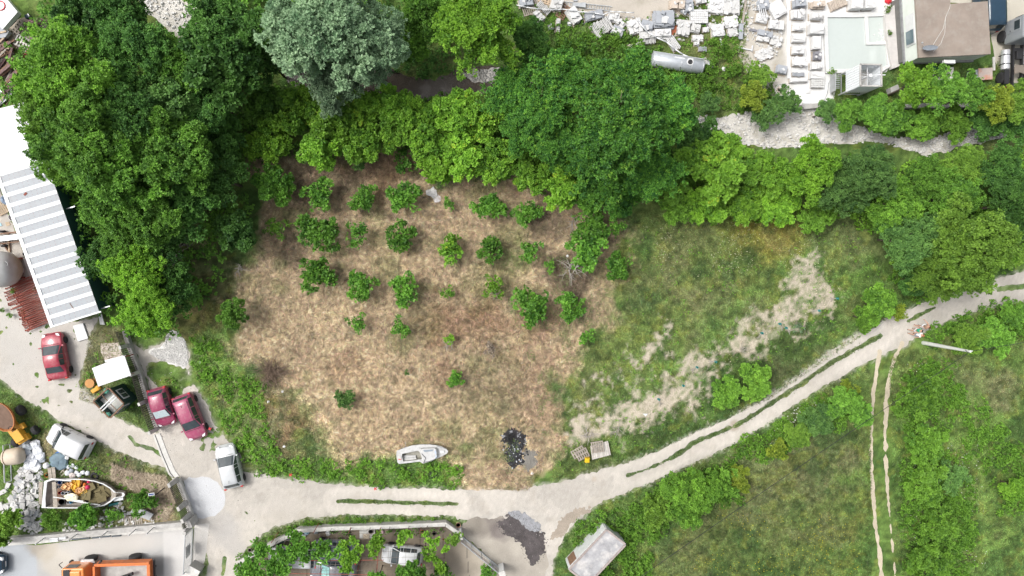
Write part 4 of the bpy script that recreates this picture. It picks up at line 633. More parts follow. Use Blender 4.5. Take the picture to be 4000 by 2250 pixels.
blades_c('quarry_grass', 'patchy grass around the stone stacks and below the hopper tower', 'grass', Wp([(2000, 20), (2480, 90), (2560, 130), (2760, 0), (2930, -20), (2910, 200), (3060, 400), (3240, 430), (3260, 290), (3470, 270), (3900, 240), (4020, 420), (3900, 480), (3500, 520), (3250, 420), (3050, 430), (2700, 440), (2400, 330), (2050, 240)]), 26000, 'grass', (.14, .38), .038, (.02, .12), 30)
blades_c('bank_grass', 'rough grass under the brambles along the outside bend of the track', 'grass', Wp([(2155, 2250), (2207, 2090), (2336, 1975), (2850, 1742), (3233, 1505), (3395, 1420), (3395, 1650), (3060, 1790), (2900, 1960), (2600, 2070), (2550, 2300), (2150, 2300)]), 20000, 'grass', (.14, .38), .038, (.02, .12), 33)
blades_c('wall_verge_grass', 'dense green grass between the gravel track and the grey yard wall', 'grass', Wp([(930, 2250), (985, 2120), (1090, 2058), (1200, 2024), (1330, 2014), (1740, 2020), (1795, 2035), (1785, 2060), (1735, 2038), (1170, 2062), (985, 2165), (950, 2300)]), 7000, 'grass', (.12, .3), .038, (.02, .12), 34)
MEA3 = Wp([(3470, 1400), (4050, 1200), (4050, 2300), (3500, 2300), (3480, 1700)])
blades_c('bramble_field_grass', 'bright grass between the bramble patches on the right', 'grass', MEA3, 30000, 'grass', (.18, .4), .045, (.02, .12), 24)
blades('orchard_green_grass', 'green grass tufts coming through at the orchard right border', 'grass', Wp([(1900, 960), (2200, 1000), (2400, 1150), (2380, 1300), (2230, 1600), (2180, 1880), (1900, 1890), (2100, 1500)]), 9000, 'grass', (.15, .35), .035, (.02, .1), 25, cond=lambda X, Y: fbm(X, Y, 1.6, 2, 3) > 0.55)
blades('yard_dry_grass', 'pale flattened hay heap lying beside the mesh fence', 'hay', Wp([(440, 1810), (520, 1840), (650, 1860), (690, 1960), (650, 2030), (580, 2020), (560, 1930), (440, 1870)]), 6000, 'straw', (.3, .7), .04, (.02, .22), 26)
# loose stones
def stones(name, label, poly, n, col, sz, seed, zmax=0.0, kind='stuff', cat='stones'):
    rg = np.random.default_rng(seed); X, Y, s = inside_pts(rg, poly, n); X = X[:n]; Y = Y[:n]; mb = MB()
    for x, y in zip(X, Y):
        a = rg.uniform(*sz); q = Quaternion(Vector(rg.normal(size=3)).normalized(), rg.uniform(0, 3)).to_matrix()
        mb.box((x, y, a*.25+rg.random()*zmax), (a, a*rg.uniform(.5, .9), a*rg.uniform(.35, .7)), M=q, taper=.7)
    o = mb.build(name, col); tag(o, label, cat, kind=kind); return o
M_WST = mat('white_stone', (.62, .61, .59), rough=.8, var=.12, scale=1.5); M_GST = mat('grey_stone', (.42, .41, .39), rough=.85, var=.25, scale=1.5)
stones('river_stones', 'pale stones scattered on the dry river bed', BED, 900, M_WST, (.08, .3), 31)
stones('river_stones', 'pale stones in the gap of the wood at the top edge', BED2, 200, M_WST, (.08, .3), 32)
stones('stream_stones', 'grey stones of the gravel bank beside the stream', GB, 350, M_GST, (.08, .22), 33)
stones('gravel', 'white crushed gravel heap above the parked red cars', GP, 1300, M_WST, (.04, .11), 34, zmax=.04)
stones('roadside_stones', 'small pale stones along the gravel track', ROAD, 1800, mat('gravel_stone', (.50, .48, .45), var=.2), (.03, .08), 35)
stones('rubble_stones', 'rounded rubble stones along the top of the yard wall', Wp([(230, 2040), (330, 2035), (400, 2000), (470, 1960), (540, 2010), (600, 2030), (640, 2050), (470, 2065), (260, 2085)]), 170, M_WST, (.1, .32), 36, zmax=.1)
stones('river_stones', 'stones on the grey gravel patch at the right end of the river bed', Wp([(3780, 500), (3900, 475), (3980, 490), (3960, 530), (3820, 560)]), 250, M_GST, (.08, .25), 37)
stones('soil_clods', 'small pale clods on the bare garden strip', SOILP, 500, mat('clod', (.55, .47, .36)), (.04, .1), 38)

# grass on the crown of the track, meadow flowers
for _i, (l_, h_) in enumerate(STR[:5]):
    if h_ < .08: continue
    P_ = [(v.x, v.y) for v in l_]; rgs = np.random.default_rng(60+_i); n_ = 0; xs_, ys_ = [], []
    for a_, b_ in zip(P_[:-1], P_[1:]):
        L_ = math.dist(a_, b_); k_ = int(L_*90*h_/.2); t_ = rgs.random(k_); xs_.append(a_[0]+(b_[0]-a_[0])*t_+rgs.normal(size=k_)*h_*.55); ys_.append(a_[1]+(b_[1]-a_[1])*t_+rgs.normal(size=k_)*h_*.55)
    X_ = np.concatenate(xs_); Y_ = np.concatenate(ys_); m_ = len(X_); A_ = norm(rgs.normal(size=(m_, 3))*np.array([1, 1, .3])+np.array([0, 0, .3])); B_ = norm(np.cross(A_, rgs.normal(size=(m_, 3))))
    o = bpy.data.objects.new('track_grass', quads('track_grass', np.stack([X_, Y_, .03+rgs.random(m_)*.06], 1), A_, B_, rgs.uniform(.08, .2, m_), np.full(m_, .05), rgs.random(m_)*.8, PAL['grass'])); COL.objects.link(o); tag(o, ['grass strip between the wheel tracks from the fork down to the pale bush', 'grass strip between the wheel tracks in the middle of the long bend', 'thinning grass at the lower end of the long middle strip', 'straight grass strip in the bottom stretch of the track below the cabin boat', 'short line of weeds on the track above the people'][_i], 'grass', kind='stuff')
def flowers(lab, poly, n, col, seed, sz=.07):
    rgs = np.random.default_rng(seed); X, Y, s = inside_pts(rgs, Wp(poly), n*3); k = fbm(X, Y, 3.0, seed % 6, 3) > .5; X = X[k][:n]; Y = Y[k][:n]; m_ = len(X); A_ = norm(rgs.normal(size=(m_, 3))*np.array([1, 1, .2])); B_ = np.stack([-A_[:, 1], A_[:, 0], A_[:, 2]*0], 1)
    o = bpy.data.objects.new('wild_flowers', quads('wild_flowers', np.stack([X, Y, np.full(m_, .2)], 1), A_, B_, rgs.uniform(.6, 1.3, m_)*sz, rgs.uniform(.6, 1.3, m_)*sz, rgs.random(m_), mat('petals', col, var=.1))); COL.objects.link(o); tag(o, lab, 'flowers', kind='stuff')
flowers('tiny yellow flowers in the lower meadow', [(2650, 2300), (2800, 2000), (3300, 2000), (3400, 2300)], 420, (.55, .50, .03), 71); flowers('tiny white and yellowish flowers in the upper meadow', [(2500, 880), (3200, 860), (3200, 1050), (2600, 1200)], 320, (.55, .56, .36), 72); flowers('small white blossoms in the bramble field', [(3540, 1400), (3800, 1450), (3850, 2200), (3540, 2200)], 220, (.6, .6, .55), 73, .09); flowers('white umbel flowers along the shrubs under the track', [(3120, 1580), (3250, 1560), (3250, 1660), (3000, 1760), (2980, 1710)], 160, (.65, .66, .6), 74, .11)
stones('asphalt_grit', 'loose dark grit scattered around the asphalt patch', Wp([(1930, 2030), (2000, 1995), (2110, 2060), (2145, 2110), (2135, 2170), (2090, 2215), (2050, 2190), (2030, 2120), (1950, 2080)]), 900, mat('dark_grit', (.08, .075, .075), var=.3), (.02, .07), 81)
stones('white_offcuts', 'scattered white stone offcuts between the pallets of the stone yard', Wp([(2100, 20), (2480, 100), (2560, 150), (2640, 170), (2760, 120), (2900, 150), (3060, 230), (3050, -40), (2760, -60), (2700, 20), (2560, 70), (2300, 60)]), 700, mat('offcut_white', (.55, .55, .54), var=.15), (.08, .3), 82)
# ---------------------------------------------------------------- object materials
def paint(n, c, rough=.28, coat=.6, **k): return mat(n, c, rough=rough, coat=coat, var=.04, scale=2, dirt=(.45, .42, .38), dscale=2.5, damt=.22, **k)
M_GLASS = mat('car_glass', (.045, .06, .066), rough=.12, var=.3, scale=1.2, spec=.8); M_TYRE = mat('tyre_rubber', (.03, .03, .032), rough=.85); M_RIM = mat('rim_metal', (.45, .45, .46), rough=.35, metal=.6)
M_LAMP = mat('lamp_glass', (.75, .76, .78), rough=.15); M_TAIL = mat('tail_lamp', (.45, .02, .02), rough=.2); M_BLK = mat('black_plastic', (.025, .025, .027), rough=.6); M_PLATE = mat('number_plate', (.7, .7, .7))
M_CONC = mat('concrete', (.44, .43, .41), rough=.9, var=.2, scale=2.5, bump=.2, dirt=(.24, .22, .2), damt=.5); M_CONCL = mat('pale_concrete', (.55, .54, .51), rough=.9, var=.15, scale=3, bump=.2, dirt=(.33, .31, .29), damt=.4)
M_REBAR = mat('black_wire', (.035, .028, .025), rough=.8); M_RUST = mat('red_rust', (.30, .085, .06), rough=.75, var=.35, scale=3); M_WOOD = mat('grey_wood', (.36, .32, .27), rough=.85, var=.3, scale=5, dirt=(.2, .17, .14)); M_WOODB = mat('brown_wood', (.22, .13, .085), rough=.85, var=.35, scale=5)
M_WHITE = mat('white_paint', (.62, .63, .63), rough=.5, var=.05, dirt=(.5, .49, .46), damt=.35); M_SHEETW = mat('white_sheet', (.62, .63, .64), rough=.4, var=.04, dirt=(.6, .6, .58), damt=.25); M_GALV = mat('galvanised_metal', (.50, .52, .53), rough=.4, metal=.5, var=.15)
M_BLUE = mat('blue_tarp', (.02, .12, .42), rough=.45); M_TEAL = mat('teal_plastic', (.02, .28, .27), rough=.5); M_ORANGE = mat('orange_paint', (.72, .20, .04), rough=.4, var=.08, dirt=(.4, .14, .05), damt=.35); M_YEL = mat('machine_yellow', (.62, .32, .03), rough=.5, dirt=(.28, .13, .04), damt=.6)
M_DGREEN = mat('dark_green_boards', (.012, .045, .038), rough=.6); M_REDP = mat('red_plastic', (.6, .03, .04), rough=.5); M_NAVY = mat('navy_paint', (.018, .045, .075), rough=.3, coat=.5, var=.1)
# ---------------------------------------------------------------- cars
PROF = {  # t (0 rear .. 1 front), half-width factor, belt z, roof z, roof half-width factor
 'sedan': ([(0, .78, .55, .60, .6), (.02, .91, .78, .84, .76), (.07, .97, .92, .98, .80), (.15, 1, .95, 1.0, .82), (.30, 1, .95, 1.36, .68), (.44, 1, .94, 1.43, .68), (.54, 1, .93, 1.38, .68), (.745, 1, .90, .96, .80), (.86, .97, .82, .89, .76), (.95, .90, .70, .78, .70), (1, .70, .50, .58, .55)], (3, 4), (6, 7), [4, 5, 6]),
 'hatch': ([(0, .80, .55, .60, .6), (.02, .92, .85, .92, .78), (.05, .96, .98, 1.04, .78), (.14, .99, .97, 1.42, .68), (.30, 1, .96, 1.50, .68), (.48, 1, .95, 1.50, .68), (.55, 1, .94, 1.44, .67), (.77, 1, .92, .98, .80), (.87, .97, .85, .91, .76), (.95, .90, .72, .80, .70), (1, .72, .52, .60, .55)], (2, 3), (6, 7), [3, 4, 5, 6]),
 'estate': ([(0, .82, .55, .60, .6), (.015, .92, .88, .95, .80), (.035, .96, .96, 1.02, .8), (.09, .99, .96, 1.42, .70), (.30, 1, .95, 1.48, .70), (.50, 1, .94, 1.47, .70), (.56, 1, .93, 1.41, .68), (.76, 1, .90, .97, .80), (.87, .97, .83, .90, .76), (.95, .90, .71, .79, .70), (1, .72, .52, .60, .55)], (2, 3), (6, 7), [3, 4, 5, 6]),
 'van': ([(0, .88, .55, .62, .7), (.012, .96, .95, 1.0, .84), (.03, .98, 1.08, 1.12, .85), (.06, 1, 1.08, 1.76, .80), (.30, 1, 1.07, 1.82, .80), (.50, 1, 1.06, 1.82, .80), (.62, 1, 1.05, 1.74, .77), (.77, 1, 1.00, 1.08, .82), (.88, .97, .90, .97, .78), (.95, .91, .76, .84, .72), (1, .74, .52, .62, .6)], (2, 3), (6, 7), [3, 4, 5, 6])}
def car(name, label, pa, pb, z, kind, body, width=1.72, group=None, rails=False, shade=None, lenm=None, cat='car', hsc=1.0, roofm=None, solid_side=False):
    """pa: rear pixel, pb: front pixel (at height z)"""
    a = W(*pa, z); b = W(*pb, z); L = lenm or (b-a).length; c = (a+b)/2; rz = math.atan2(b.y-a.y, b.x-a.x)
    t = thing(name, label, cat, (c.x, c.y, 0), rz, group); st, rg_, ws, sw = PROF[kind]; w = width/2
    def sec(s):
        tt, wf, bz, tz, rf = s; x = (tt-.5)*L; W_ = w*wf; bz *= hsc; tz *= hsc
        return [(x, W_*.93, .20), (x, W_, .36), (x, W_*1.0, .62*min(1, bz/.62)), (x, W_*.985, bz-.05), (x, W_*.94, bz+.0), (x, w*rf*wf+.03, tz-.06), (x, w*rf*wf*.78, tz-.005), (x, 0, tz+.02)]
    fine = []
    for i in range(len(st)-1):
        for k in range(2):
            f = k/2; fine.append(tuple(st[i][q]*(1-f)+st[i+1][q]*f for q in range(5)))
    fine.append(st[-1]); P = [sec(s) for s in fine]; m = len(P[0])
    mb = MB(); vs = []
    for r in P: vs += r+[(x, -y, zz) for x, y, zz in r[-2::-1]]
    n = 2*m-1; fs = []
    for i in range(len(P)-1):
        for j in range(n-1): fs.append((i*n+j, i*n+j+1, (i+1)*n+j+1, (i+1)*n+j))
    fs.append(tuple(range(n-1, -1, -1))); fs.append(tuple((len(P)-1)*n+j for j in range(n)))
    fs += [(i*n, (i+1)*n, (i+1)*n+n-1, i*n+n-1) for i in range(len(P)-1)]
    mb.add(vs, fs); mb.build('body', body, t, smooth=True)
    def patch(nm, quadpts, mt, off=.014, ins=.07, par=t):
        q = [Vector(p) for p in quadpts]; cc = sum(q, Vector())/len(q); nn = (q[1]-q[0]).cross(q[-1]-q[0]).normalized()
        if nn.dot(cc-Vector((0, 0, .5))) < 0: nn = -nn
        pts = [p+(cc-p)*ins+nn*off for p in q]; k = len(pts); pts += [p-nn*.02 for p in pts]
        return MB().add(pts, [tuple(range(k)), tuple(range(2*k-1, k-1, -1))]+[(i, (i+1) % k, k+(i+1) % k, k+i) for i in range(k)]).build(nm, mt, par)
    def glass(nm, i, j, mt):
        A = sec(st[i]); B = sec(st[j]); up1 = Vector((0, 0, .022)); cols = [(5, .96, 1), (6, 1, 1), (7, 1, 1), (6, 1, -1), (5, .96, -1)]; rows = []
        for f in (.07, .93):
            rows.append([Vector((A[q][0]*(1-f)+B[q][0]*f, (A[q][1]*(1-f)+B[q][1]*f)*k_*s_, A[q][2]*(1-f)+B[q][2]*f))+up1 for q, k_, s_ in cols])
        vs = rows[0]+rows[1]+[p-Vector((0, 0, .03)) for p in rows[0]+rows[1]]; fs = [(q, q+1, 6+q, 5+q) for q in range(4)]+[(10+q, 15+q, 16+q, 11+q) for q in range(4)]+[(q, 10+q, 11+q, q+1) for q in range(4)]+[(5+q, 6+q, 16+q, 15+q) for q in range(4)]+[(0, 5, 15, 10), (4, 14, 19, 9)]
        return MB().add(vs, fs).build(nm, mt, t)
    glass('windshield', ws[0], ws[1], M_GLASS); glass('rear_window', rg_[0], rg_[1], M_GLASS)
    if shade:
        A = sec(st[ws[1]]); B = sec(st[ws[0]]); patch('sunshade', [(A[5][0]-.08, A[5][1]*.9, A[5][2]+.10), (B[5][0], B[5][1]*.9, B[5][2]+.05), (B[5][0], -B[5][1]*.9, B[5][2]+.05), (A[5][0]-.08, -A[5][1]*.9, A[5][2]+.10)], shade, .05, .05)
    for s in (1, -1):
        idx = sw if not solid_side else sw[-2:]
        for i0, i1 in zip(idx[:-1], idx[1:]):
            A = sec(st[i0]); B = sec(st[i1]); f = lambda p: (p[0], p[1]*s, p[2])
            patch('side_window', [f(A[4]), f(A[5]), f(B[5]), f(B[4])], M_GLASS, .012, .09)
        A = sec(st[sw[-1]]); B = sec(st[ws[1]]); f = lambda p: (p[0], p[1]*s, p[2])
        patch('side_window', [f(A[4]), f(A[5]), f(B[4])], M_GLASS, .012, .12)
        for tx in (.17, .81):
            x = (tx-.5)*L; wh = MB().lathe([(.19, -.09), (.30, -.09), (.31, -.05), (.31, .05), (.30, .09), (.19, .09)], 20, (x, s*(w-.07), .31), 'y').build('wheel', M_TYRE, t, smooth=True)
            r = MB().lathe([(.0, .075), (.05, .085), (.18, .07), (.20, .05)], 14, (x, s*(w-.07), .31), 'y')
            if s < 0: r.v = [(p[0], -2*(w-.07)-p[1], p[2]) for p in r.v]
            for k in range(5):
                aa = k*1.257; r.box((x+math.cos(aa)*.1, s*(w+.012), .31+math.sin(aa)*.1), (.17, .012, .035), M=Matrix.Rotation(-aa, 3, 'Y'))
            r.build('rim', M_RIM, wh)
        MB().box((st[ws[1]][0]*L-.5*L-.12, s*(w+.07), .98*hsc), (.12, .16, .11)).build('wing_mirror', body if not solid_side else M_BLK, t, bevel=.02)
        y = s*w*.62; MB().prism([(.5*L-.34, s*w*.86), (.5*L-.09, s*w*.74), (.5*L-.06, s*w*.46), (.5*L-.24, s*w*.50)], .60, .785*min(1, hsc), .1).build('headlight', M_LAMP, t)
        MB().box((-.5*L+.07, s*w*.80, .80), (.14, .20, .22)).build('tail_light', M_TAIL, t, bevel=.02)
        if rails: MB().path([(-.36*L, s*w*.64, 1.50), (-.1*L, s*w*.66, 1.56), (.08*L, s*w*.64, 1.50)], .022).build('roof_rail', M_BLK, t)
        for tx in (.46, .62) if not solid_side else (.58,): MB().box(((tx-.5)*L, s*(w+.004), .78), (.16, .02, .035)).build('door_handle', M_BLK if solid_side else body, t)
    sm = MB()
    for s in (1, -1):
        for tx in (.40, .56, .70): sm.box(((tx-.5)*L, s*(w+.003), .60), (.014, .012, .62*hsc))
    x_ = (st[ws[1]][0]-.5)*L+.05; sm.box((x_, 0, st[ws[1]][3]*hsc+.012), (.03, width*.72, .02)); sm.box((.5*L-.13, 0, .745*min(1, hsc)), (.02, width*.5, .03)); sm.build('panel_seams', M_BLK, t)
    MB().box((.5*L-.02, 0, .50), (.06, .46, .11)).build('number_plate', M_PLATE, t)
    MB().box((.5*L-.03, 0, .40), (.10, width*.66, .12)).build('bumper', body, t, bevel=.03); MB().box((-.5*L+.02, 0, .42), (.10, width*.76, .16)).build('bumper', body, t, bevel=.03)
    MB().tube((st[4][0]*L-.5*L-.2, 0, 1.46*hsc), (st[4][0]*L-.5*L-.45, 0, 1.62*hsc), .012).build('aerial', M_BLK, t)
    return t
z1 = zm(0, 1500, 3.864); z3 = zm(340, 1280, 3.45); zA = zm(0, 750, 1.932); zB = zm(0, 1500, 1.932); z5 = zm(1000, 1980, 4.6); z6 = zm(1440, 1980, 3.628); z4 = zm(500, 1750, 2.898)
P_RED = paint('red_paint', (.33, .030, .055)); P_MAG = paint('magenta_paint', (.27, .030, .085)); P_PUR = paint('pink_purple_paint', (.32, .055, .12)); P_SIL = paint('silver_paint', (.48, .50, .51)); P_VAN = paint('white_van_paint', (.60, .61, .62)); P_GB = paint('grey_blue_paint', (.20, .22, .28)); P_DG = paint('dark_grey_paint', (.14, .15, .17))
M_SUNSH = mat('foil_sunshade', (.62, .72, .74), rough=.25, metal=.3, var=.2, scale=12)
car('parked_car', 'red saloon car parked below the stack of red steel props', zA(447, 1415), zA(382, 1065), .7, 'sedan', P_RED, 1.72)
car('parked_car', 'magenta hatchback with a foil sunshade behind its windscreen beside the mesh fence', z3(935, 815), z3(1085, 1320), .7, 'hatch', P_MAG, 1.66, shade=M_SUNSH)
car('parked_car', 'pinkish purple estate car with roof rails next to the magenta hatchback', zB(1368, 85), zB(1498, 415), .7, 'estate', P_PUR, 1.72, rails=True)
car('parked_car', 'silver hatchback parked by the white stone dust patch', zB(1770, 785), zB(1690, 462), .7, 'hatch', P_SIL, 1.72)
car('parked_van', 'white panel van on the grass beside the yellow dumper', z1(1345, 1010), z1(725, 720), .8, 'van', P_VAN, 1.70, hsc=.96, cat='van', solid_side=True)
car('parked_car', 'white car half hidden under vine leaves at the left of the trellis yard', z5(970, 935), z5(330, 900), .8, 'estate', P_VAN, 1.66, lenm=4.1)
car('parked_car', 'grey-blue car under the trellis wires, upper of two', z5(1765, 800), z5(1062, 780), .8, 'sedan', P_GB, 1.7, lenm=3.9)
car('parked_car', 'dark grey car with a teal sunshade at the bottom edge under the trellis', z5(1720, 1150), z5(1040, 1140), .8, 'sedan', P_DG, 1.7, lenm=3.95, shade=mat('teal_sunshade', (.25, .48, .46), rough=.3, var=.3, scale=9))
car('parked_car', 'white hatchback partly hidden by the fruit tree in the tiled yard', z6(765, 715), z6(185, 665), .8, 'hatch', P_VAN, 1.58)
car('parked_van', 'dark navy van parked behind the flat-roofed house', (3880, 118), (3872, -95), 1.4, 'van', M_NAVY, 2.0, cat='van', hsc=1.15)
car('parked_car', 'dark car nose just entering the concrete yard at the left edge', (-190, 2210), (11, 2207), .7, 'estate', M_NAVY, 1.72, lenm=4.3)
# ---------------------------------------------------------------- lorries
def wheel(par, x, y, z, r=.5, wd=.3, side=1):
    wh = MB().lathe([(r*.55, -wd/2), (r*.95, -wd/2), (r, -wd*.35), (r, wd*.35), (r*.95, wd/2), (r*.55, wd/2)], 24, (x, y, z), 'y').build('wheel', M_TYRE, par, smooth=True)
    rb = MB().lathe([(0, wd*.2), (r*.2, wd*.25), (r*.25, wd*.05), (r*.5, wd*.1), (r*.57, wd*.45)], 18, (0, 0, 0), 'y'); rb.v = [(p[0]+x, p[1]*side+y, p[2]+z) for p in rb.v]; rb.build('rim', M_RIM, wh, smooth=True)
p0 = W(430, 2253, 1.5); tr = thing('crane_lorry', 'orange tipper lorry with a black loader crane in its bed at the bottom edge', 'lorry', (p0.x, p0.y, 0), math.pi+0.005)
M_ORD = mat('lorry_orange', (.80, .27, .07), rough=.35, coat=.4, var=.05)
MB().box((2.55, 0, 1.55), (1.75, 2.3, 1.55)).build('cab', M_ORD, tr, bevel=.12); MB().box((2.5, 0, 2.35), (1.35, 2.1, .18), taper=.85).build('cab_roof', M_ORD, tr, bevel=.06)
MB().box((2.95, -.7, 2.46), (.5, .8, .03)).build('roof_hatch', M_BLK, tr); MB().box((2.2, 0.2, 2.46), (.7, .9, .03)).build('roof_hatch', M_BLK, tr)
MB().box((3.43, 0, 1.85), (.05, 2.0, .75)).build('windshield', M_GLASS, tr); MB().box((3.5, 0, .7), (.2, 2.3, .4)).build('bumper', M_BLK, tr, bevel=.04)
for s in (1, -1):
    MB().box((2.7, s*1.17, 1.9), (.85, .04, .6)).build('side_window', M_GLASS, tr); MB().path([(3.4, s*1.15, 2.2), (3.65, s*1.45, 2.2), (3.65, s*1.45, 1.7)], .03).build('mirror_arm', M_BLK, tr)
    wheel(tr, 2.0, s*1.2, .5, side=s); wheel(tr, -1.6, s*1.2, .5, side=s); MB().prism([(1.4, s*1.05), (1.55, s*1.35), (2.5, s*1.35), (2.6, s*1.05)], 1.02, 1.1).build('mudguard', M_GALV, tr)
MB().box((-.4, .45, .8), (6, .15, .25)).box((-.4, -.45, .8), (6, .15, .25)).build('chassis', M_BLK, tr); MB().box((-1.1, 0, 1.05), (4.2, 2.3, .12)).build('bed_floor', M_GST, tr)
M_BEDW = mat('bed_orange', (.62, .16, .035), rough=.45, dirt=(.3, .12, .06), damt=.5)
for s in (1, -1): MB().box((-1.1, s*1.15, 1.4), (4.3, .16, .7)).box((-1.1, s*1.13, 1.8), (4.4, .24, .1)).build('side_board', M_BEDW, tr, bevel=.02)
MB().box((1.05, 0, 1.5), (.18, 2.14, .95)).build('headboard', M_BEDW, tr, bevel=.02); MB().box((-3.2, 0, 1.4), (.16, 2.14, .7)).box((-3.25, 0, 1.8), (.26, 2.14, .1)).build('tailboard', M_BEDW, tr, bevel=.02)
cr = MB().box((-.2, .3, 1.62), (3.6, .24, .24), rz=.32).box((-.9, .05, 1.85), (1.6, .16, .16), rz=.32).build('crane_arm', M_BLK, tr, bevel=.03); MB().box((.6, .55, 1.80), (1.1, .12, .14), rz=.32).build('hydraulic_ram', M_ORANGE, cr)
MB().tube((1.05, -1.0, 1.5), (.55, -1.45, 1.9), .05).tube((.55, -1.45, 1.9), (.42, -1.56, 1.92), .09).build('exhaust_pipe', M_BLK, tr)
MB().box((-3.45, .0, 1.2), (.12, 2.4, .16)).build('rear_bar', M_BLK, tr)
# tractor unit, far right
p0 = W(3972, 210, .8); tu = thing('tractor_unit', 'grey articulated lorry tractor unit with bare fifth wheel at the right edge', 'lorry', (p0.x, p0.y, 0), math.pi/2)
M_CABG = paint('cab_grey', (.27, .29, .31)); M_TANK = mat('alu_tank', (.62, .63, .65), rough=.3, metal=.4)
MB().box((1.75, 0, 1.85), (2.0, 2.45, 2.3)).build('cab', M_CABG, tu, bevel=.16); MB().box((1.45, 0, 3.15), (1.5, 2.3, .5), taper=.85).build('wind_deflector', M_TANK, tu, bevel=.1); MB().box((2.77, 0, 2.2), (.05, 2.1, .9)).build('windshield', M_GLASS, tu)
for s in (1, -1):
    d = MB().box((2.05, s*1.235, 1.8), (1.05, .03, 1.6)).build('door', M_CABG, tu); MB().box((2.05, s*1.255, 2.25), (.75, .02, .6)).build('window', M_GLASS, d); MB().box((1.7, s*1.26, 1.5), (.14, .03, .05)).build('handle', M_BLK, d)
    wheel(tu, 1.55, s*1.15, .52, .52, .34, s); wheel(tu, -2.1, s*1.1, .52, .52, .5, s)
    MB().lathe([(.02, -.85), (.34, -.85), (.36, -.8), (.36, .8), (.34, .85), (.02, .85)], 16, (-.55, s*1.02, .75), 'x').build('fuel_tank', M_TANK, tu, smooth=True)
    for q in (-.95, -.15): MB().box((q, s*1.02, .75), (.06, .78, .78)).build('tank_strap', M_BLK, tu, bevel=.1)
    MB().prism([(-2.75, s*.9), (-2.75, s*1.38), (-1.5, s*1.38), (-1.5, s*.9)], 1.08, 1.16).build('mudguard', M_BLK, tu); MB().box((-2.95, s*.8, .8), (.08, .5, .18)).build('tail_light', M_TAIL if s > 0 else mat('amber_lamp', (.8, .3, .02)), tu)
MB().box((-.9, .42, .85), (4.2, .12, .28)).box((-.9, -.42, .85), (4.2, .12, .28)).box((-2.9, 0, .85), (.1, 2.2, .2)).box((.3, 0, .85), (.3, .8, .3)).build('chassis', M_BLK, tu)
MB().prism([(-1.9, -.45), (-1.4, -.5), (-1.1, -.35), (-1.1, .35), (-1.4, .5), (-1.9, .45), (-1.75, .1), (-1.75, -.1)], 1.12, 1.2).build('fifth_wheel', mat('greasy_steel', (.2, .17, .14), rough=.5), tu); MB().box((-.2, 0, 1.0), (.7, .5, .3)).build('gearbox_cover', M_BLK, tu, bevel=.03)
# site dumper
p0 = W(60, 1670, .8); a = W(10, 1600, .8); d = p0-a; dm = thing('site_dumper', 'old yellow and orange site dumper with a rusty skip at the left edge', 'dumper', (p0.x, p0.y, 0), math.atan2(d.y, d.x))
M_SKIP = mat('skip_orange', (.42, .15, .04), rough=.6, dirt=(.2, .09, .05), damt=.7)
pr = []; vs = []; n = 20
for k, (r, zz) in enumerate([(.45, .65), (.95, 1.1), (1.08, 1.5), (1.02, 1.5), (.85, 1.12), (.35, .78)]):
    for i in range(n):
        t_ = 2*math.pi*i/n; vs.append((-1.25+r*1.25*math.cos(t_), r*.82*math.sin(t_), zz))
fs = [(k*n+i, k*n+(i+1) % n, (k+1)*n+(i+1) % n, (k+1)*n+i) for k in range(5) for i in range(n)]+[tuple(5*n+i for i in range(n)), tuple(range(n-1, -1, -1))]
MB().add(vs, fs).build('skip', M_SKIP, dm, smooth=False); o = MB().lathe([(.0, 1.38), (1.0, 1.34)], 20, (0, 0, 0)).build('mortar_fill', mat('rusty_fill', (.17, .11, .08), rough=.9, var=.2), dm); o.location = (-1.25, 0, 0); o.scale = (1.2, .82, 1)
MB().box((.75, 0, .95), (1.0, .75, .7)).box((1.15, .0, .75), (.5, .95, .5)).build('engine_cover', M_YEL, dm, bevel=.05); MB().box((.2, .45, .7), (.5, .4, .4)).box((.2, -.45, .7), (.5, .4, .4)).build('footwell', M_YEL, dm, bevel=.03); MB().box((.35, 0, 1.15), (.35, .4, .12)).build('seat', M_BLK, dm, bevel=.04); MB().torus((-.05, 0, 1.35), .18, .02).tube((.1, 0, .9), (-.05, 0, 1.35), .02).build('steering_wheel', M_BLK, dm)
MB().box((.0, 0, .55), (2.4, .35, .18)).build('chassis', M_YEL, dm)
for x, r in ((-1.0, .45), (1.0, .38)):
    for s in (1, -1): wheel(dm, x, s*.95, r, r, .35, s)
# ---------------------------------------------------------------- sheds on the left
def obb(pxs, z): return [W(p[0], p[1], z) for p in pxs]
ZR = 2.8; rc = [W(210, 1271, ZR), W(387, 1213, ZR), W(165, 600, ZR+.0), W(-12, 655, ZR)]
BL, BR = rc[0], rc[1]; ux = (BR-BL); Wd = ux.length; ux.normalize(); up_ = (W(3, 690, ZR)-BL).normalized(); LEN = (W(3, 690, ZR)-BL).length+.3
sh = thing('striped_shed', 'long low shed with grey and white striped roof and teal walls', 'shed', (BL.x, BL.y, 0), math.atan2(up_.y, up_.x))
def lo(p):
    q = p-Vector((BL.x, BL.y, 0)); return Vector((q.x*up_.x+q.y*up_.y, -q.x*up_.y+q.y*up_.x, q.z))
bw = lo(BR); sgn = bw.y; LW = abs(sgn)
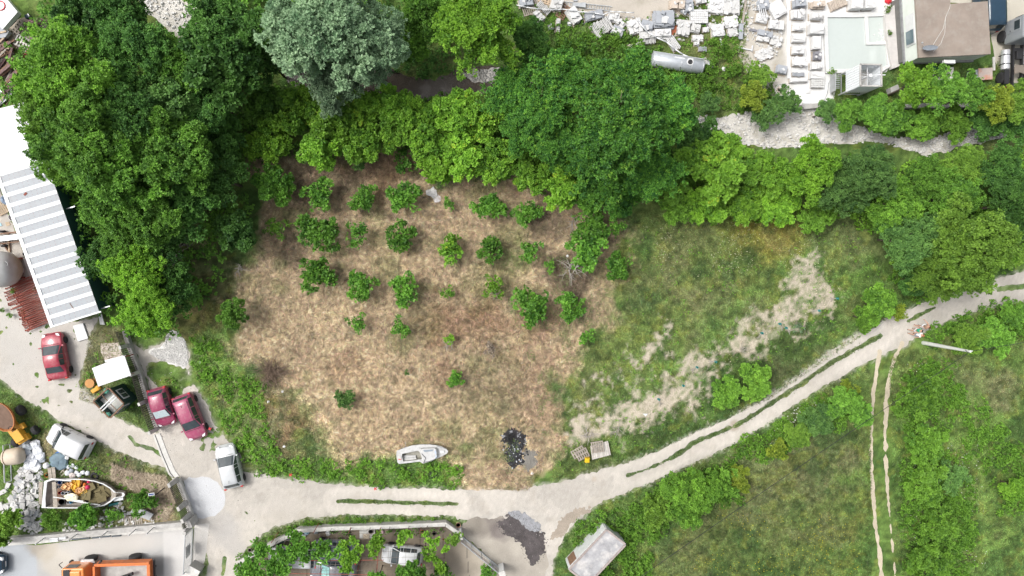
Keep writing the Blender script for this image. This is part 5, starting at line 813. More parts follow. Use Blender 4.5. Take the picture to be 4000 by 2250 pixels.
# local frame: x along the shed upwards, y negative towards the right side
M_ROOFG = mat('roof_grey', (.30, .325, .35), rough=.5, var=.06, scale=1.2, dirt=(.31, .30, .29), dscale=.7, damt=.35); M_ROOFW = mat('roof_white_strip', (.70, .71, .72), rough=.4, var=.05, scale=1.0, dirt=(.40, .39, .37), dscale=.9, damt=.3); M_TEALW = mat('teal_wall', (.035, .09, .115), rough=.6, var=.15)
def zroof(y): return ZR-.45*(1+y/LW*1.0)+.0 if False else ZR
n = 15; pit = LEN/n
for k in range(n):
    x0, x1 = k*pit, (k+1)*pit; xm = x1-pit*.34; sk = lambda x, y: x+ (0 if True else y)
    MB().add([(x0, 0, ZR), (xm, 0, ZR), (xm, -LW, ZR), (x0, -LW, ZR), (x0, 0, ZR+.05), (xm, 0, ZR+.05), (xm, -LW, ZR+.05), (x0, -LW, ZR+.05)], [(3, 2, 1, 0), (4, 5, 6, 7), (0, 1, 5, 4), (1, 2, 6, 5), (2, 3, 7, 6), (3, 0, 4, 7)]).build('roof_sheet', M_ROOFG, sh)
    MB().box(((xm+x1)/2, -LW/2, ZR+.035), (x1-xm, LW, .085)).build('roof_strip', M_ROOFW, sh)
MB().box((LEN/2, .12, ZR+.02), (LEN+.1, .26, .16)).box((-.06, -LW/2+.05, ZR+.03), (.12, LW+.4, .12)).build('fascia', M_ROOFW, sh)
MB().box((LEN/2, -LW+.12, ZR/2), (LEN-.3, .1, ZR-.02)).build('wall', M_TEALW, sh); MB().box((LEN/2, -.15, ZR/2), (LEN-.3, .1, ZR-.02)).build('wall', M_RUST, sh); MB().box((LEN-.1, -LW/2, ZR/2), (.1, LW-.5, ZR-.02)).build('wall', M_TEALW, sh)
for x in (.2, 4.2, 8.6, 12.4): MB().box((x, -LW-.25, ZR-.55), (.08, .8, .08)).build('bracket', M_GALV, sh)
rq = random.Random(12)
for k in range(n):
    mb = MB()
    for q in range(9): mb.box((k*pit+pit*.2, -LW*(q+.5)/9, ZR+.056), (.03, .03, .012)).box((k*pit+pit*.5, -LW*(q+.5)/9, ZR+.056), (.03, .03, .012))
    mb.build('roof_screws', M_RUST, sh)
MB().box((11.4*.92, -LW*.37, ZR+.075), (.16, .28, .02), rz=.5).build('roof_patch', M_RUST, sh); MB().box((1.0, -LW*.50, ZR+.07), (.04, .6, .02), rz=-1.3).build('roof_patch', M_WOODB, sh)
# plain white shed further up
wc = [(-140, 740), (18, 692), (180, 640), (130, 480), (80, 400), (-180, 470)]
l0 = W(60, 600, 0); ws_ = thing('white_shed', 'plain white roofed shed above the striped shed under the tree twigs', 'shed', (l0.x, l0.y, 0))
P = local(obb([(-140, 733), (8, 680), (180, 630), (98, 400), (-230, 480)], 2.9), l0); MB().prism(P, 2.86, 2.94).build('roof', M_ROOFW, ws_)
MB().prism([(p[0]*.94, p[1]*.94) for p in P], .0, 2.85).build('wall', M_TEALW, ws_)
for f in (.25, .5, .75):
    a = Vector(P[0]+(0,)).lerp(Vector(P[4]+(0,)), f); b = Vector(P[2]+(0,)).lerp(Vector(P[3]+(0,)), f); mm = (a+b)/2; MB().box((mm.x, mm.y, 2.955), ((b-a).length*.96, .07, .05), rz=math.atan2(b.y-a.y, b.x-a.x)).build('roof_ridge', M_WHITE, ws_)
# rusty props
ps = (W(112, 1185, .5)); dirp = (W(150, 1180)-W(75, 1210)).normalized(); rzp = math.atan2(dirp.y, dirp.x)
prop = None; dv = (W(165, 1275)-W(85, 1085)); L_ = dv.length; dv.normalize()
for lay in range(3):
    for k in range(26):
        f = k/25; base = W(92, 1095).lerp(W(158, 1272), f); base = base+dirp*(-.25+lay*.28+rnd.uniform(-.12, .12)+(.55 if .0 < f < .5 and lay == 0 else 0)*-.8)
        if prop is None:
            prop = thing('steel_prop', 'rust-red steel prop in the stack beside the striped shed', 'steel prop', (0, 0, 0), 0, 'stack of rusty steel props')
            MB().tube((-.95, 0, .03), (.35, 0, .03), .035, n=6).build('tube', M_RUST, prop); MB().tube((.3, 0, .03), (1.1, 0, .03), .025, n=6).build('inner_tube', M_RUST, prop); MB().box((-.97, 0, .03), (.02, .13, .13)).build('end_plate', M_RUST, prop); o = prop
        else: o = copy_tree(prop)
        o.location = (base.x, base.y, .04+lay*.17+rnd.uniform(0, .05)); o.rotation_euler = (0, rnd.uniform(-.04, .04), rzp+rnd.uniform(-.09, .09))
# round tank at the left edge
p0 = W(8, 1052, 1.2); gt = thing('grey_tank', 'big rounded light grey tank with a round black hatch at the left edge', 'tank', (p0.x, p0.y, 0), .1)
M_TKG = mat('tank_grey', (.46, .47, .46), rough=.45, var=.06, dirt=(.34, .33, .30), damt=.5)
MB().lathe([(0, -1.55), (.8, -1.45), (1.3, -1.0), (1.45, -.4), (1.45, .3), (1.3, .85), (.9, 1.25), (0, 1.4)], 28, (0, 0, 1.45), 'x').build('shell', M_TKG, gt, smooth=True)
MB().torus((1.02, .32, 2.35), .19, .05).build('hatch_ring', M_TKG, gt); MB().lathe([(0, .0), (.18, 0), (.18, .03), (0, .03)], 16, (1.02, .32, 2.38)).build('hatch', M_BLK, gt); o = MB().torus((0, 0, 0), 1.455, .02, 32, 6, 'z').build('seam', M_GALV, gt); o.rotation_euler = (0, math.pi/2, 0); o.location = (0, 0, 1.45)
MB().box((.2, .8, .12), (1.6, .15, .25)).box((.2, -.8, .12), (1.6, .15, .25)).build('cradle', M_RUST, gt)
# ---------------------------------------------------------------- mesh fences on concrete walls
def meshpanel(par, A, B, z0, z1, nx, nz, r=.020, m=M_REBAR, lean=None):
    mb = MB(); ln = lean or Vector((0, 0, 0))
    for i in range(nx+1):
        p = A.lerp(B, i/nx); mb.tube((p.x, p.y, z0), (p.x+ln.x, p.y+ln.y, z1), r, n=4, caps=False)
    for k in range(nz+1):
        f = k/nz; mb.tube((A.x+ln.x*f, A.y+ln.y*f, z0+(z1-z0)*f), (B.x+ln.x*f, B.y+ln.y*f, z0+(z1-z0)*f), r, n=4, caps=False)
    return mb.build('mesh_panel', m, par)
fA = [W(483, 1300, .45), W(536, 1440-30, .45), W(545+0, 1456, .45)]
wl = [z3(500, 40), z3(560, 240), z3(700, 600), z3(810, 985), z3(945, 1365)]
wp = [W(x, y, .4) for x, y in wl]; fo = thing('mesh_fence', 'black steel mesh fence on a grey concrete wall with the red cars beside it', 'fence', (wp[0].x, wp[0].y, 0))
lp = [Vector((p.x-wp[0].x, p.y-wp[0].y, 0)) for p in wp]
def wallpoly(line, th, off=0.0):
    L_, R2 = [], []
    for i, p in enumerate(line):
        a = line[max(0, i-1)]; b = line[min(len(line)-1, i+1)]; d = (b-a).normalized(); nn = Vector((-d.y, d.x, 0)); L_.append(p+nn*(th/2+off)); R2.append(p-nn*(th/2-off))
    return [(p.x, p.y) for p in L_]+[(p.x, p.y) for p in R2[::-1]]
def wallseg(mb, line, th, z0, z1):
    for a, b in zip(line[:-1], line[1:]):
        d = b-a; mb.box(((a.x+b.x)/2, (a.y+b.y)/2, (z0+z1)/2), (d.length, th, z1-z0), rz=math.atan2(d.y, d.x))
    return mb
def wallstrip(mb, line, th, z0, z1):
    L_, R2 = [], []; k = len(line)
    for i, p in enumerate(line):
        a = line[max(0, i-1)]; b = line[min(k-1, i+1)]; d = (b-a).normalized(); nn = Vector((-d.y, d.x, 0)); L_.append(p+nn*th/2); R2.append(p-nn*th/2)
    vs = [(p.x, p.y, z0) for p in L_]+[(p.x, p.y, z0) for p in R2]+[(p.x, p.y, z1) for p in L_]+[(p.x, p.y, z1) for p in R2]; fs = []
    for i in range(k-1): fs += [(2*k+i, 3*k+i, 3*k+i+1, 2*k+i+1), (i, 2*k+i, 2*k+i+1, i+1), (k+i, k+i+1, 3*k+i+1, 3*k+i), (i, i+1, k+i+1, k+i)]
    fs += [(0, k, 3*k, 2*k), (k-1, 3*k-1, 4*k-1, 2*k-1)]
    return mb.add(vs, fs)
wallstrip(MB(), lp, .34, 0, .5).build('wall', M_CONC, fo)
for i in range(1, 5): MB().box((lp[i].x, lp[i].y, 1.15), (.34, .24, 1.5), rz=-1.2, taper=.8).build('post', M_CONCL, fo, bevel=.01)
for a, b in zip(lp[:-1], lp[1:]): meshpanel(fo, a, b, .5, 1.75, 14, 8)
wl = [z4(560, 352), z4(610, 480), z4(662, 612), z4(705, 745), z4(742, 865)]; wp = [W(x, y, .35) for x, y in wl]; fo = thing('mesh_fence', 'black steel mesh fence on a concrete wall beside the white stone dust patch', 'fence', (wp[0].x, wp[0].y, 0))
lp = [Vector((p.x-wp[0].x, p.y-wp[0].y, 0)) for p in wp]; wallstrip(MB(), lp, .36, 0, .42).build('wall', M_CONCL, fo)
for i in (0, 2, 3): MB().box((lp[i].x, lp[i].y, 1.2), (.42, .26, 1.7), rz=-1.2, taper=.85).build('post', M_CONC, fo, bevel=.015)
MB().box((lp[3].x+.25, lp[3].y-.5, .75), (.5, .7, 1.5), rz=.35).build('meter_box', M_CONC, fo, bevel=.02)
MB().tube((lp[4].x, lp[4].y, 0), (lp[4].x, lp[4].y, 2.3), .15, n=12).build('gate_post', M_CONC, fo)
meshpanel(fo, lp[0], lp[2], .42, 2.0, 16, 9); meshpanel(fo, lp[2], lp[3], .42, 2.0, 8, 9); meshpanel(fo, lp[3], lp[4], .42, 2.0, 6, 6)
ga, gb = W(755, 2062, 0), W(748, 2208, 0); g = thing('sliding_gate', 'grey barred sliding gate between the concrete yard and the driveway', 'gate', (ga.x, ga.y, 0)); q = Vector((gb.x-ga.x, gb.y-ga.y, 0))
mb = MB()
for i in range(30): p = q*(i/29); mb.tube((p.x, p.y, .1), (p.x, p.y, 1.75), .016, n=4)
mb.build('bars', M_GALV, g); MB().tube((0, 0, .1), (q.x, q.y, .1), .04).tube((0, 0, 1.75), (q.x, q.y, 1.75), .04).tube((0, 0, 1.75), (0, 0, .1), .04).tube((q.x, q.y, 1.75), (q.x, q.y, .1), .04).build('gate_frame', M_GALV, g); MB().box((q.x/2-.02, q.y/2, .9), (.02, 1, 1), rz=0).build('brace', M_GALV, g)
p = W(757, 2232, .5); t = thing('gate_pillar', 'broad grey concrete gate pillar at the bottom end of the sliding gate', 'pillar', (p.x, p.y, 0), -.55); MB().box((0, 0, .6), (1.0, 1.3, 1.2)).build('shaft', M_CONC, t, bevel=.02); MB().box((0, 0, 1.24), (1.1, 1.4, .07)).build('cap', M_CONCL, t, bevel=.02)
# threshold strip and yard wall
p = W(655, 1770); t = thing('concrete_kerb', 'long pale concrete threshold strip with a gate rail groove crossing the gravel', 'kerb', (p.x, p.y, 0))
ln = [W(612, 1695), W(640, 1770), W(672, 1845), W(690, 1868)]; ln = [Vector((a.x-p.x, a.y-p.y, 0)) for a in ln]
wallstrip(MB(), ln, .62, 0, .06).build('slab', M_CONCL, t); wallstrip(MB(), [v+Vector((-.12, -.03, 0)) for v in ln], .06, .061, .075).build('gate_rail', M_BLK, t)
yl = [W(-120, 2122, .5), W(0, 2112, .5), W(150, 2102, .5), W(330, 2084, .5), W(520, 2066, .5), W(712, 2048, .5)]; t = thing('yard_wall', 'grey concrete yard wall with leaning iron posts above the orange lorry', 'wall', (yl[0].x, yl[0].y, 0)); ln = [Vector((a.x-yl[0].x, a.y-yl[0].y, 0)) for a in yl]
wallstrip(MB(), ln, .42, 0, .6).build('wall', M_CONC, t); wallstrip(MB(), [v+Vector((0, -.36, 0)) for v in ln], .26, 0, .45).build('ledge', M_CONCL, t)
for px, py in ((50, 2112), (175, 2100), (300, 2086), (420, 2075), (600, 2060), (530, 2067)):
    b = W(px, py, .6)-Vector((yl[0].x, yl[0].y, 0)); MB().tube((b.x, b.y, .3), (b.x+.02, b.y-.05, 1.9), .045, n=6).build('post', M_GALV, t)
for k, (px, py) in enumerate(((310, 2098), (345, 2095), (388, 2092), (425, 2088), (465, 2086))):
    b = W(px, py, .1); o = tag(MB().box((b.x, b.y, .30), (.75, .1, .6), rz=.07).build('dark_sheet', mat('dark_sheet', (.07, .085, .1), rough=.5), bevel=.02), ['dark sheet leaning on the yard wall, leftmost of five', 'dark sheet leaning on the yard wall, second of five', 'dark sheet leaning on the yard wall, middle of five', 'dark sheet leaning on the yard wall, fourth of five', 'dark sheet leaning on the yard wall, rightmost of five'][k], 'sheet', 'dark sheets along the yard wall')
for px, py, sx, sy, lb in ((215, 2107, .7, .35, 'white machine box on the ledge of the yard wall'), (248, 2100, .6, .2, 'narrow white box with brown edge on the yard wall ledge')):
    b = W(px, py, .6); t = thing('utility_box', lb, 'box', (b.x, b.y, .45), .07); MB().box((0, 0, .16), (sx, sy, .3)).build('housing', M_WHITE, t, bevel=.02); MB().box((0, 0, .325), (sx*.9, sy*.5, .03)).build('lid', M_GALV, t)
# solar lamp
b = W(690-0, 1900, 0); a = W(640, 1922, 0); t = thing('solar_lamp', 'solar street lamp panel on an arm from the fence post over the dry grass', 'lamp', (W(648, 1902).x, W(648, 1902).y, 0)); p0 = t.location
e = W(600, 1930, 2.0)-Vector((p0.x, p0.y, 0)); MB().tube((0, 0, 0), (0, 0, 1.9), .04).path([(0, 0, 1.9), (e.x, e.y, 2.0)], .03).build('pole', M_BLK, t); MB().box((e.x-.15, e.y, 2.05), (.5, .22, .05), rz=.1).build('housing', M_WHITE, t, bevel=.01); MB().box((e.x-.15, e.y, 2.08), (.4, .14, .02), rz=.1).build('solar_panel', mat('solar_cell', (.05, .08, .2), rough=.2), t)
# ---------------------------------------------------------------- green kiosk, canopy, odds
ZK = 2.5; kc = [W(*z1(1640, 60), ZK), W(*z1(1870, 300), ZK), W(*z1(1660, 515), ZK), W(*z1(1410, 262), ZK)]; c0 = sum(kc, Vector())/4
k = thing('green_kiosk', 'dark green wooden kiosk without a roof cover and with white framed windows', 'kiosk', (c0.x, c0.y, 0)); kl = [Vector((p.x-c0.x, p.y-c0.y, 0)) for p in kc]
for i in range(4):
    a, b = kl[i]*.92, kl[(i+1) % 4]*.92; d = b-a; m_ = (a+b)/2; rz = math.atan2(d.y, d.x); w_ = MB().box((m_.x, m_.y, ZK/2-.05), (d.length, .08, ZK-.1), rz=rz).build('wall', M_DGREEN, k)
    nn = m_.normalized(); f = MB(); wl_ = d.length*.5
    win = f.box((m_.x+nn.x*.06, m_.y+nn.y*.06, 1.45), (wl_+.16, .05, 1.0), rz=rz).build('window', M_WHITE, w_)
    g_ = MB(); dd = d.normalized()
    for s in (-1, 1): q = m_+dd*s*wl_*.26+nn*.1; g_.box((q.x, q.y, 1.45), (wl_*.42, .03, .8), rz=rz)
    g_.build('pane', M_GLASS, win)
    e = MB(); a2, b2 = kl[i]*1.02, kl[(i+1) % 4]*1.02; m2 = (a2+b2)/2; e.box((m2.x, m2.y, ZK), ((b2-a2).length-.1, .1, .12), rz=rz).build('eaves_board', M_WOODB, k)
MB().prism([(p.x*.86, p.y*.86) for p in kl], ZK-.75, ZK-.7).build('ceiling', mat('kiosk_ceiling', (.66, .64, .60), dirt=(.25, .36, .3), dscale=1.8, damt=.7), k)
a = (kl[0]+kl[1])/2; b = (kl[2]+kl[3])/2; d = (b-a)
for s in (-.07, .07):
    o = Vector((-d.y, d.x, 0)).normalized()*s; MB().tube(a+o*1.6+Vector((0, 0, ZK+.08)), b+o*1.6+Vector((0, 0, ZK+.08)), .06).build('ridge_beam', M_WHITE, k)
for f in (.25, .5, .75):
    p_ = kl[0].lerp(kl[1], f)*.9; q_ = kl[3].lerp(kl[2], f)*.9
    if f == .5: p_, q_ = kl[0].lerp(kl[3], .5)*.9, kl[1].lerp(kl[2], .5)*.9
    else: continue
    MB().tube(p_+Vector((0, 0, ZK-.06)), q_+Vector((0, 0, ZK-.06)), .035).build('rafter', M_WOODB, k)
# torn green cloth pieces stay on the kiosk rim
for i, j in ((3, 0), (2, 3)):
    m_ = kl[i].lerp(kl[j], .8 if i == 3 else .15); MB().lathe([(0, .03), (.14, .05), (.24, -.05)], 6, (m_.x*.95, m_.y*.95, ZK-.02)).build('torn_cloth', mat('torn_cloth', (.09, .27, .2), rough=.9, var=.4, scale=6), k)
ZC = 2.1; cc = [W(*z3(70, 545), ZC), W(*z3(510, 375), ZC), W(*z3(600, 640), ZC), W(*z3(155, 792), ZC)]; c0 = sum(cc, Vector())/4; t = thing('canopy', 'white flat sheet canopy next to the mesh fence above the green kiosk', 'canopy', (c0.x, c0.y, 0)); cl = [Vector((p.x-c0.x, p.y-c0.y, 0)) for p in cc]
for i in range(4):
    f0, f1 = i/4+.004, (i+1)/4-.004; a, b, c_, d = cl[0].lerp(cl[1], f0), cl[0].lerp(cl[1], f1), cl[3].lerp(cl[2], f1), cl[3].lerp(cl[2], f0); MB().prism([(q.x, q.y) for q in (a, b, c_, d)], ZC, ZC+.06+.004*i).build('roof_panel', M_SHEETW, t)
for q in cl: MB().tube((q.x*.9, q.y*.9, 0), (q.x*.9, q.y*.9, ZC), .05).build('post', M_RUST, t)
MB().tube((cl[0].x*.95, cl[0].y*.95, ZC-.06), (cl[1].x*.95, cl[1].y*.95, ZC-.06), .05).tube((cl[3].x*.95, cl[3].y*.95, ZC-.06), (cl[2].x*.95, cl[2].y*.95, ZC-.06), .05).build('beam', M_RUST, t)
def slab(name, lab, cat, pxs, z0, th, m, group=None, bevel=.01):
    c = sum((W(x, y, z0+th) for x, y in pxs), Vector())/len(pxs); o = MB().prism([(q.x-c.x, q.y-c.y) for q in (W(x, y, z0+th) for x, y in pxs)], 0, th).build(name, m, bevel=bevel); o.location = (c.x, c.y, z0); return tag(o, lab, cat, group)
slab('white_board', 'white rectangular panel lying on the gravel between shed and fence', 'panel', [(285, 1273), (323, 1262), (344, 1322), (304, 1334)], .02, .16, M_SHEETW)
slab('white_sheet', 'narrow white sheet standing behind the canopy', 'sheet', [z3(235, 440), z3(520, 365), z3(530, 395), z3(245, 470)], 1.5, .05, M_SHEETW)
slab('concrete_pad', 'low stained concrete pad between canopy and mesh fence', 'slab', [z3(180, 215), z3(430, 200), z3(480, 380), z3(240, 440), z3(185, 330)], 0, .09, mat('stained_pad', (.52, .45, .40), var=.15, dirt=(.3, .2, .15), damt=.5))
slab('shed_end_slab', 'white folded sheet at the lower right corner of the striped shed', 'sheet', [zA(735, 900), zA(760, 895), zA(790, 1003), zA(755, 1000)], .3, .06, M_SHEETW)
slab('grey_board', 'pale grey board lying along the striped shed beside the round tank', 'board', [zA(172, 500), zA(210, 490), zA(262, 640), zA(225, 650)], .05, .08, M_CONCL)
def spool(px, py, lab, r=.42, m=M_WOODB):
    p = W(px, py, .4); t = thing('cable_spool', lab, 'spool', (p.x, p.y, 0)); MB().lathe([(0, 0), (r, 0), (r, .05), (0, .05)], 20).build('flange', m, t); MB().lathe([(0, .45), (r, .45), (r, .5), (0, .5)], 20).build('flange', m, t); MB().lathe([(r*.5, .05), (r*.5, .45)], 16).build('core', m, t); return t
spool(352, 1497, 'round orange-brown wooden spool beside the canopy', .38, mat('spool_wood', (.48, .24, .08)))
p = W(372, 1523, .2); t = thing('yellow_pump', 'small yellow machine part in the grass beside the kiosk', 'machine', (p.x, p.y, 0), .6); MB().box((0, 0, .2), (.6, .35, .3)).build('housing', M_YEL, t, bevel=.05); MB().lathe([(.16, -.2), (.2, 0), (.16, .2)], 12, (.35, 0, .25), 'y').build('drum', M_YEL, t)
# drums, cloth, bags
def blobmesh(mb, c, r, sd, sz=.6, n=9, m=6, jag=.3):
    rg = random.Random(sd); vs = []; k = []
    for i in range(m+1):
        ph = math.pi*i/m
        for j in range(n): q = 1+rg.uniform(-jag, jag); th = 2*math.pi*j/n; vs.append((c[0]+r*q*math.sin(ph)*math.cos(th), c[1]+r*q*math.sin(ph)*math.sin(th), c[2]+r*sz*q*math.cos(ph)))
    fs = [(i*n+j, i*n+(j+1) % n, (i+1)*n+(j+1) % n, (i+1)*n+j) for i in range(m) for j in range(n)]; return mb.add(vs, fs)
def sack(px, py, r, m, lab, name='sack', cat='sack', z=.0, sz=.55, group=None, jag=.22, smooth=False):
    p = W(px, py, r*.5+z); mb = blobmesh(MB(), (0, 0, r*sz), r, int(px*7+py), sz, jag=jag); o = mb.build(name, m, smooth=smooth); o.location = (p.x, p.y, z); return tag(o, lab, cat, group)
M_BAG = mat('white_bag', (.66, .68, .72), rough=.5, var=.15, scale=3); M_BAGG = mat('grey_bag', (.36, .40, .44), rough=.5, var=.2)
p = W(*z1(225, 1085), .6); t = thing('beige_tank', 'beige barrel-shaped tank lying on the grass at the left edge', 'tank', (p.x, p.y, 0), .12); MB().lathe([(0, -.75), (.58, -.72), (.66, -.5), (.7, 0), (.68, .4), (.6, .65), (.3, .78), (0, .8)], 24, (0, 0, .72), 'x').build('shell', mat('beige_shell', (.56, .48, .38), rough=.6, var=.08, dirt=(.42, .35, .26)), t, smooth=True); o = MB().torus((0, 0, 0), .685, .02, 24, 6).build('rim', M_WOODB, t); o.rotation_euler = (0, math.pi/2, 0); o.location = (-.5, 0, .72)
MB().box((0, .3, .06), (1.2, .1, .12)).box((0, -.3, .06), (1.2, .1, .12)).build('cradle', M_WOOD, t)
BG = [(110, 1742, .45), (140, 1735, .42), (150, 1760, .4), (105, 1765, .42), (125, 1785, .45), (158, 1782, .38), (95, 1790, .35), (135, 1810, .42), (110, 1818, .38), (165, 1795, .3), (150, 1822, .3)]
WH = ['topmost', 'second from the top', 'plump right-hand', 'left-hand', 'central', 'right-hand bulging', 'lower left', 'low central', 'lowest left', 'small far right', 'lowest right']
for i, (x, y, r) in enumerate(BG): sack(x, y, r, M_BAG if i % 3 else M_BAGG, WH[i]+' crumpled white rubble sack in the heap below the dumper', group='crumpled sacks below the dumper')
sack(68, 1708, .3, M_BAGG, 'grey-blue bag beside the yellow engine cover of the dumper'); sack(73, 1737, .33, M_SHEETW, 'white sack between the dumper and the beige tank')
sack(232, 1780, .38, M_BLUE, 'bright blue crumpled tarp behind the white van', 'tarp', 'tarp', sz=.35, jag=.4); sack(228, 1803, .75, mat('greyblue_tarp', (.14, .20, .24), var=.2), 'large grey-blue tarp heap behind the white van', 'tarp', 'tarp', sz=.3, jag=.15); sack(252, 1772, .16, M_SHEETW, 'small white tub on the blue tarp', 'tub', 'tub', z=.2); sack(262, 1788, .17, M_SHEETW, 'small white box on the grey-blue tarp', 'box', 'box', z=.3)
def pallet(px, py, lab, L=1.2, Wd_=1.0, rz=0, m=M_WOOD, z=0, tilt=0, n=6, cat='pallet', group=None):
    p = W(px, py, z+.1); t = thing('pallet', lab, cat, (p.x, p.y, z), rz, group); t.rotation_euler = (tilt, 0, rz)
    mb = MB()
    for i in range(n): mb.box((-L/2+.06+i*(L-.12)/(n-1), 0, .13), (.11, Wd_, .025))
    mb.build('deck', m, t); mb = MB()
    for s in (-1, 0, 1): mb.box((0, s*(Wd_/2-.06), .065), (L, .09, .10))
    mb.build('bearers', m, t); return t
pallet(*z1(900, 1260), 'weathered pallet leaning on the tarp heap behind the white van', 1.3, 1.0, -.75, tilt=.15)
slab('plank', 'wide grey plank bridging onto the junk boat, left one', 'plank', [z1(715, 1270), z1(768, 1262), z1(790, 1440), z1(735, 1440)], .35, .06, M_WOOD); slab('plank', 'wide grey plank bridging onto the junk boat, right one', 'plank', [z1(775, 1255), z1(828, 1258), z1(845, 1440), z1(797, 1440)], .36, .06, M_WOOD)
def tub(px, py, r, h, m, lab, z=0, name='bucket', inner=M_BLK, cat='bucket', group=None):
    p = W(px, py, z+h); t = thing(name, lab, cat, (p.x, p.y, z), 0, group); MB().lathe([(r*.85, 0), (r, h), (r*.92, h), (r*.8, .04), (0, .04)], 16).build('shell', m, t, smooth=False); MB().lathe([(0, 0), (r*.8, 0)], 12, (0, 0, h*.6)).build('fill', inner, t); return t
sack(185, 1817, .28, M_SHEETW, 'bundle of white plastic pipes left of the pallet', 'bundle', 'bundle', sz=.9, jag=.05)
tub(182, 1856, .2, .12, M_ORANGE, 'orange ring-shaped tub at the stern of the junk boat', name='tub', inner=M_DGREEN)
for i, (x, y, r, m_, lb) in enumerate([(268, 1822, .2, M_BAG, 'white canister nearest the pallet'), (285, 1818, .2, M_BAG, 'upright white canister in the row behind the pallet'), (300, 1826, .18, M_BAG, 'white canister at the right of the row'), (280, 1838, .2, M_BAGG, 'dark capped canister'), (300, 1845, .18, M_BAG, 'small white canister below the row'), (265, 1847, .25, M_BAG, 'grey fender bag by the boat rim'), (285, 1857, .28, mat('pinkish_bag', (.62, .55, .52)), 'pinkish white sack by the boat rim'), (310, 1855, .22, M_BAG, 'white fender with dark core'), (325, 1845, .2, M_BAG, 'white crumpled jug'), (343, 1848, .2, M_BAG, 'spotted black and white jug furthest right')]): sack(x, y, r, m_, lb+' beside the junk boat', 'canister', 'canister', group='canisters beside the junk boat', sz=.7, jag=.12)
p = W(367, 1862, .2); t = thing('tyre', 'black tyre half under the rim of the junk boat', 'tyre', (p.x, p.y, .1)); MB().torus((0, 0, 0), .26, .1).build('casing', M_TYRE, t, smooth=True)
# ---------------------------------------------------------------- junk boat
z2 = zm(0, 1850, 3.623)
def ring(pts, z): return [W(*z2(x, y), z) for x, y in pts]
ZB = .95
out = ring([(600, 480), (640, 105), (720, 78), (900, 76), (1050, 72), (1200, 78), (1350, 100), (1470, 140), (1570, 200), (1640, 262), (1755, 270), (1768, 300), (1745, 325), (1640, 340), (1580, 390), (1480, 450), (1330, 478), (1100, 486), (900, 486), (720, 484)], ZB)
c0 = sum(out, Vector())/len(out); bt = thing('junk_boat', 'old open wooden boat filled with crates, cork slabs and buckets', 'boat', (c0.x, c0.y, 0)); ol = [Vector((p.x-c0.x, p.y-c0.y, ZB)) for p in out]; n = len(ol)
def scl(v, f, z): return (v.x*f, v.y*(f if f > .7 else f*.8), z)
rings = [[tuple(v) for v in ol], [scl(v, .97, .55) for v in ol], [scl(v, .72, .08) for v in ol], [scl(v, .68, .2) for v in ol], [scl(v, .90, .6) for v in ol], [scl(v, .955, ZB) for v in ol]]
vs = [p for r in rings for p in r]; fs = [(k*n+i, k*n+(i+1) % n, (k+1)*n+(i+1) % n, (k+1)*n+i) for k in range(5) for i in range(n)]+[tuple(2*n+i for i in range(n)), tuple(3*n+i for i in range(n-1, -1, -1))]
MB().add(vs, fs).build('hull', mat('boat_hull', (.30, .27, .24), var=.25, dirt=(.16, .14, .12)), bt)
vs = [scl(v, 1.01, ZB+.005) for v in ol]+[scl(v, .945, ZB+.005) for v in ol]+[scl(v, 1.01, ZB+.07) for v in ol]+[scl(v, .945, ZB+.07) for v in ol]
fs = []
for i in range(n): j = (i+1) % n; fs += [(2*n+i, 2*n+j, 3*n+j, 3*n+i), (i, j, 2*n+j, 2*n+i), (n+i, 3*n+i, 3*n+j, n+j)]
MB().add(vs, fs).build('gunwale', M_WHITE, bt)
def bl(x, y, z): q = W(*z2(x, y), z); return Vector((q.x-c0.x, q.y-c0.y, z))
def bslab(nm, pts, z, th, m): return MB().prism([(q.x, q.y) for q in (bl(x, y, z+th) for x, y in pts)], z, z+th).build(nm, m, bt)
bslab('transom_deck', [(598, 470), (640, 110), (660, 130), (640, 300), (645, 475)], ZB+.02, .06, M_WHITE); bslab('stern_floor', [(645, 130), (740, 140), (760, 300), (750, 470), (645, 470)], .45, .04, mat('dark_bilge', (.05, .06, .075), dirt=(.2, .18, .16), damt=.3)); bslab('floor', [(750, 130), (1300, 130), (1560, 250), (1560, 340), (1300, 460), (750, 470)], .36, .04, M_WOODB)
bslab('thwart', [(735, 120), (790, 120), (815, 480), (755, 480)], ZB+.08, .05, M_WOOD); bslab('bow_planks', [(1560, 215), (1640, 270), (1640, 330), (1560, 400), (1580, 300)], ZB-.06, .04, M_WOOD); bslab('swim_platform', [(548, 120), (605, 118), (590, 440), (548, 430)], .5, .06, M_WOOD)
slab('white_rail', 'long white rail lying across the junk boat, lower one', 'rail', [z2(750, 325), z2(1180, 385), z2(1180, 402), z2(750, 338)], ZB+.1, .06, M_WHITE); slab('white_rail', 'long white rail lying across the junk boat toward the bow', 'rail', [z2(990, 372), z2(1420, 440), z2(1415, 458), z2(985, 388)], ZB+.08, .06, M_WHITE); slab('white_rail', 'white beam over the upper rim of the junk boat', 'rail', [z2(715, 66), z2(1010, 95), z2(1008, 112), z2(712, 90)], ZB+.14, .06, M_WHITE)
M_CORK = mat('cork', (.155, .13, .065), rough=.95, var=.2, scale=6); rg = random.Random(5)
CK = [(1300, 180), (1350, 210), (1420, 240), (1470, 220), (1510, 280), (1330, 250), (1250, 300), (1290, 330), (1380, 340), (1420, 370), (1370, 395), (1320, 380), (1180, 320), (1140, 360), (1210, 280), (1480, 300), (1450, 350), (1260, 240), (1100, 330), (1400, 290)]
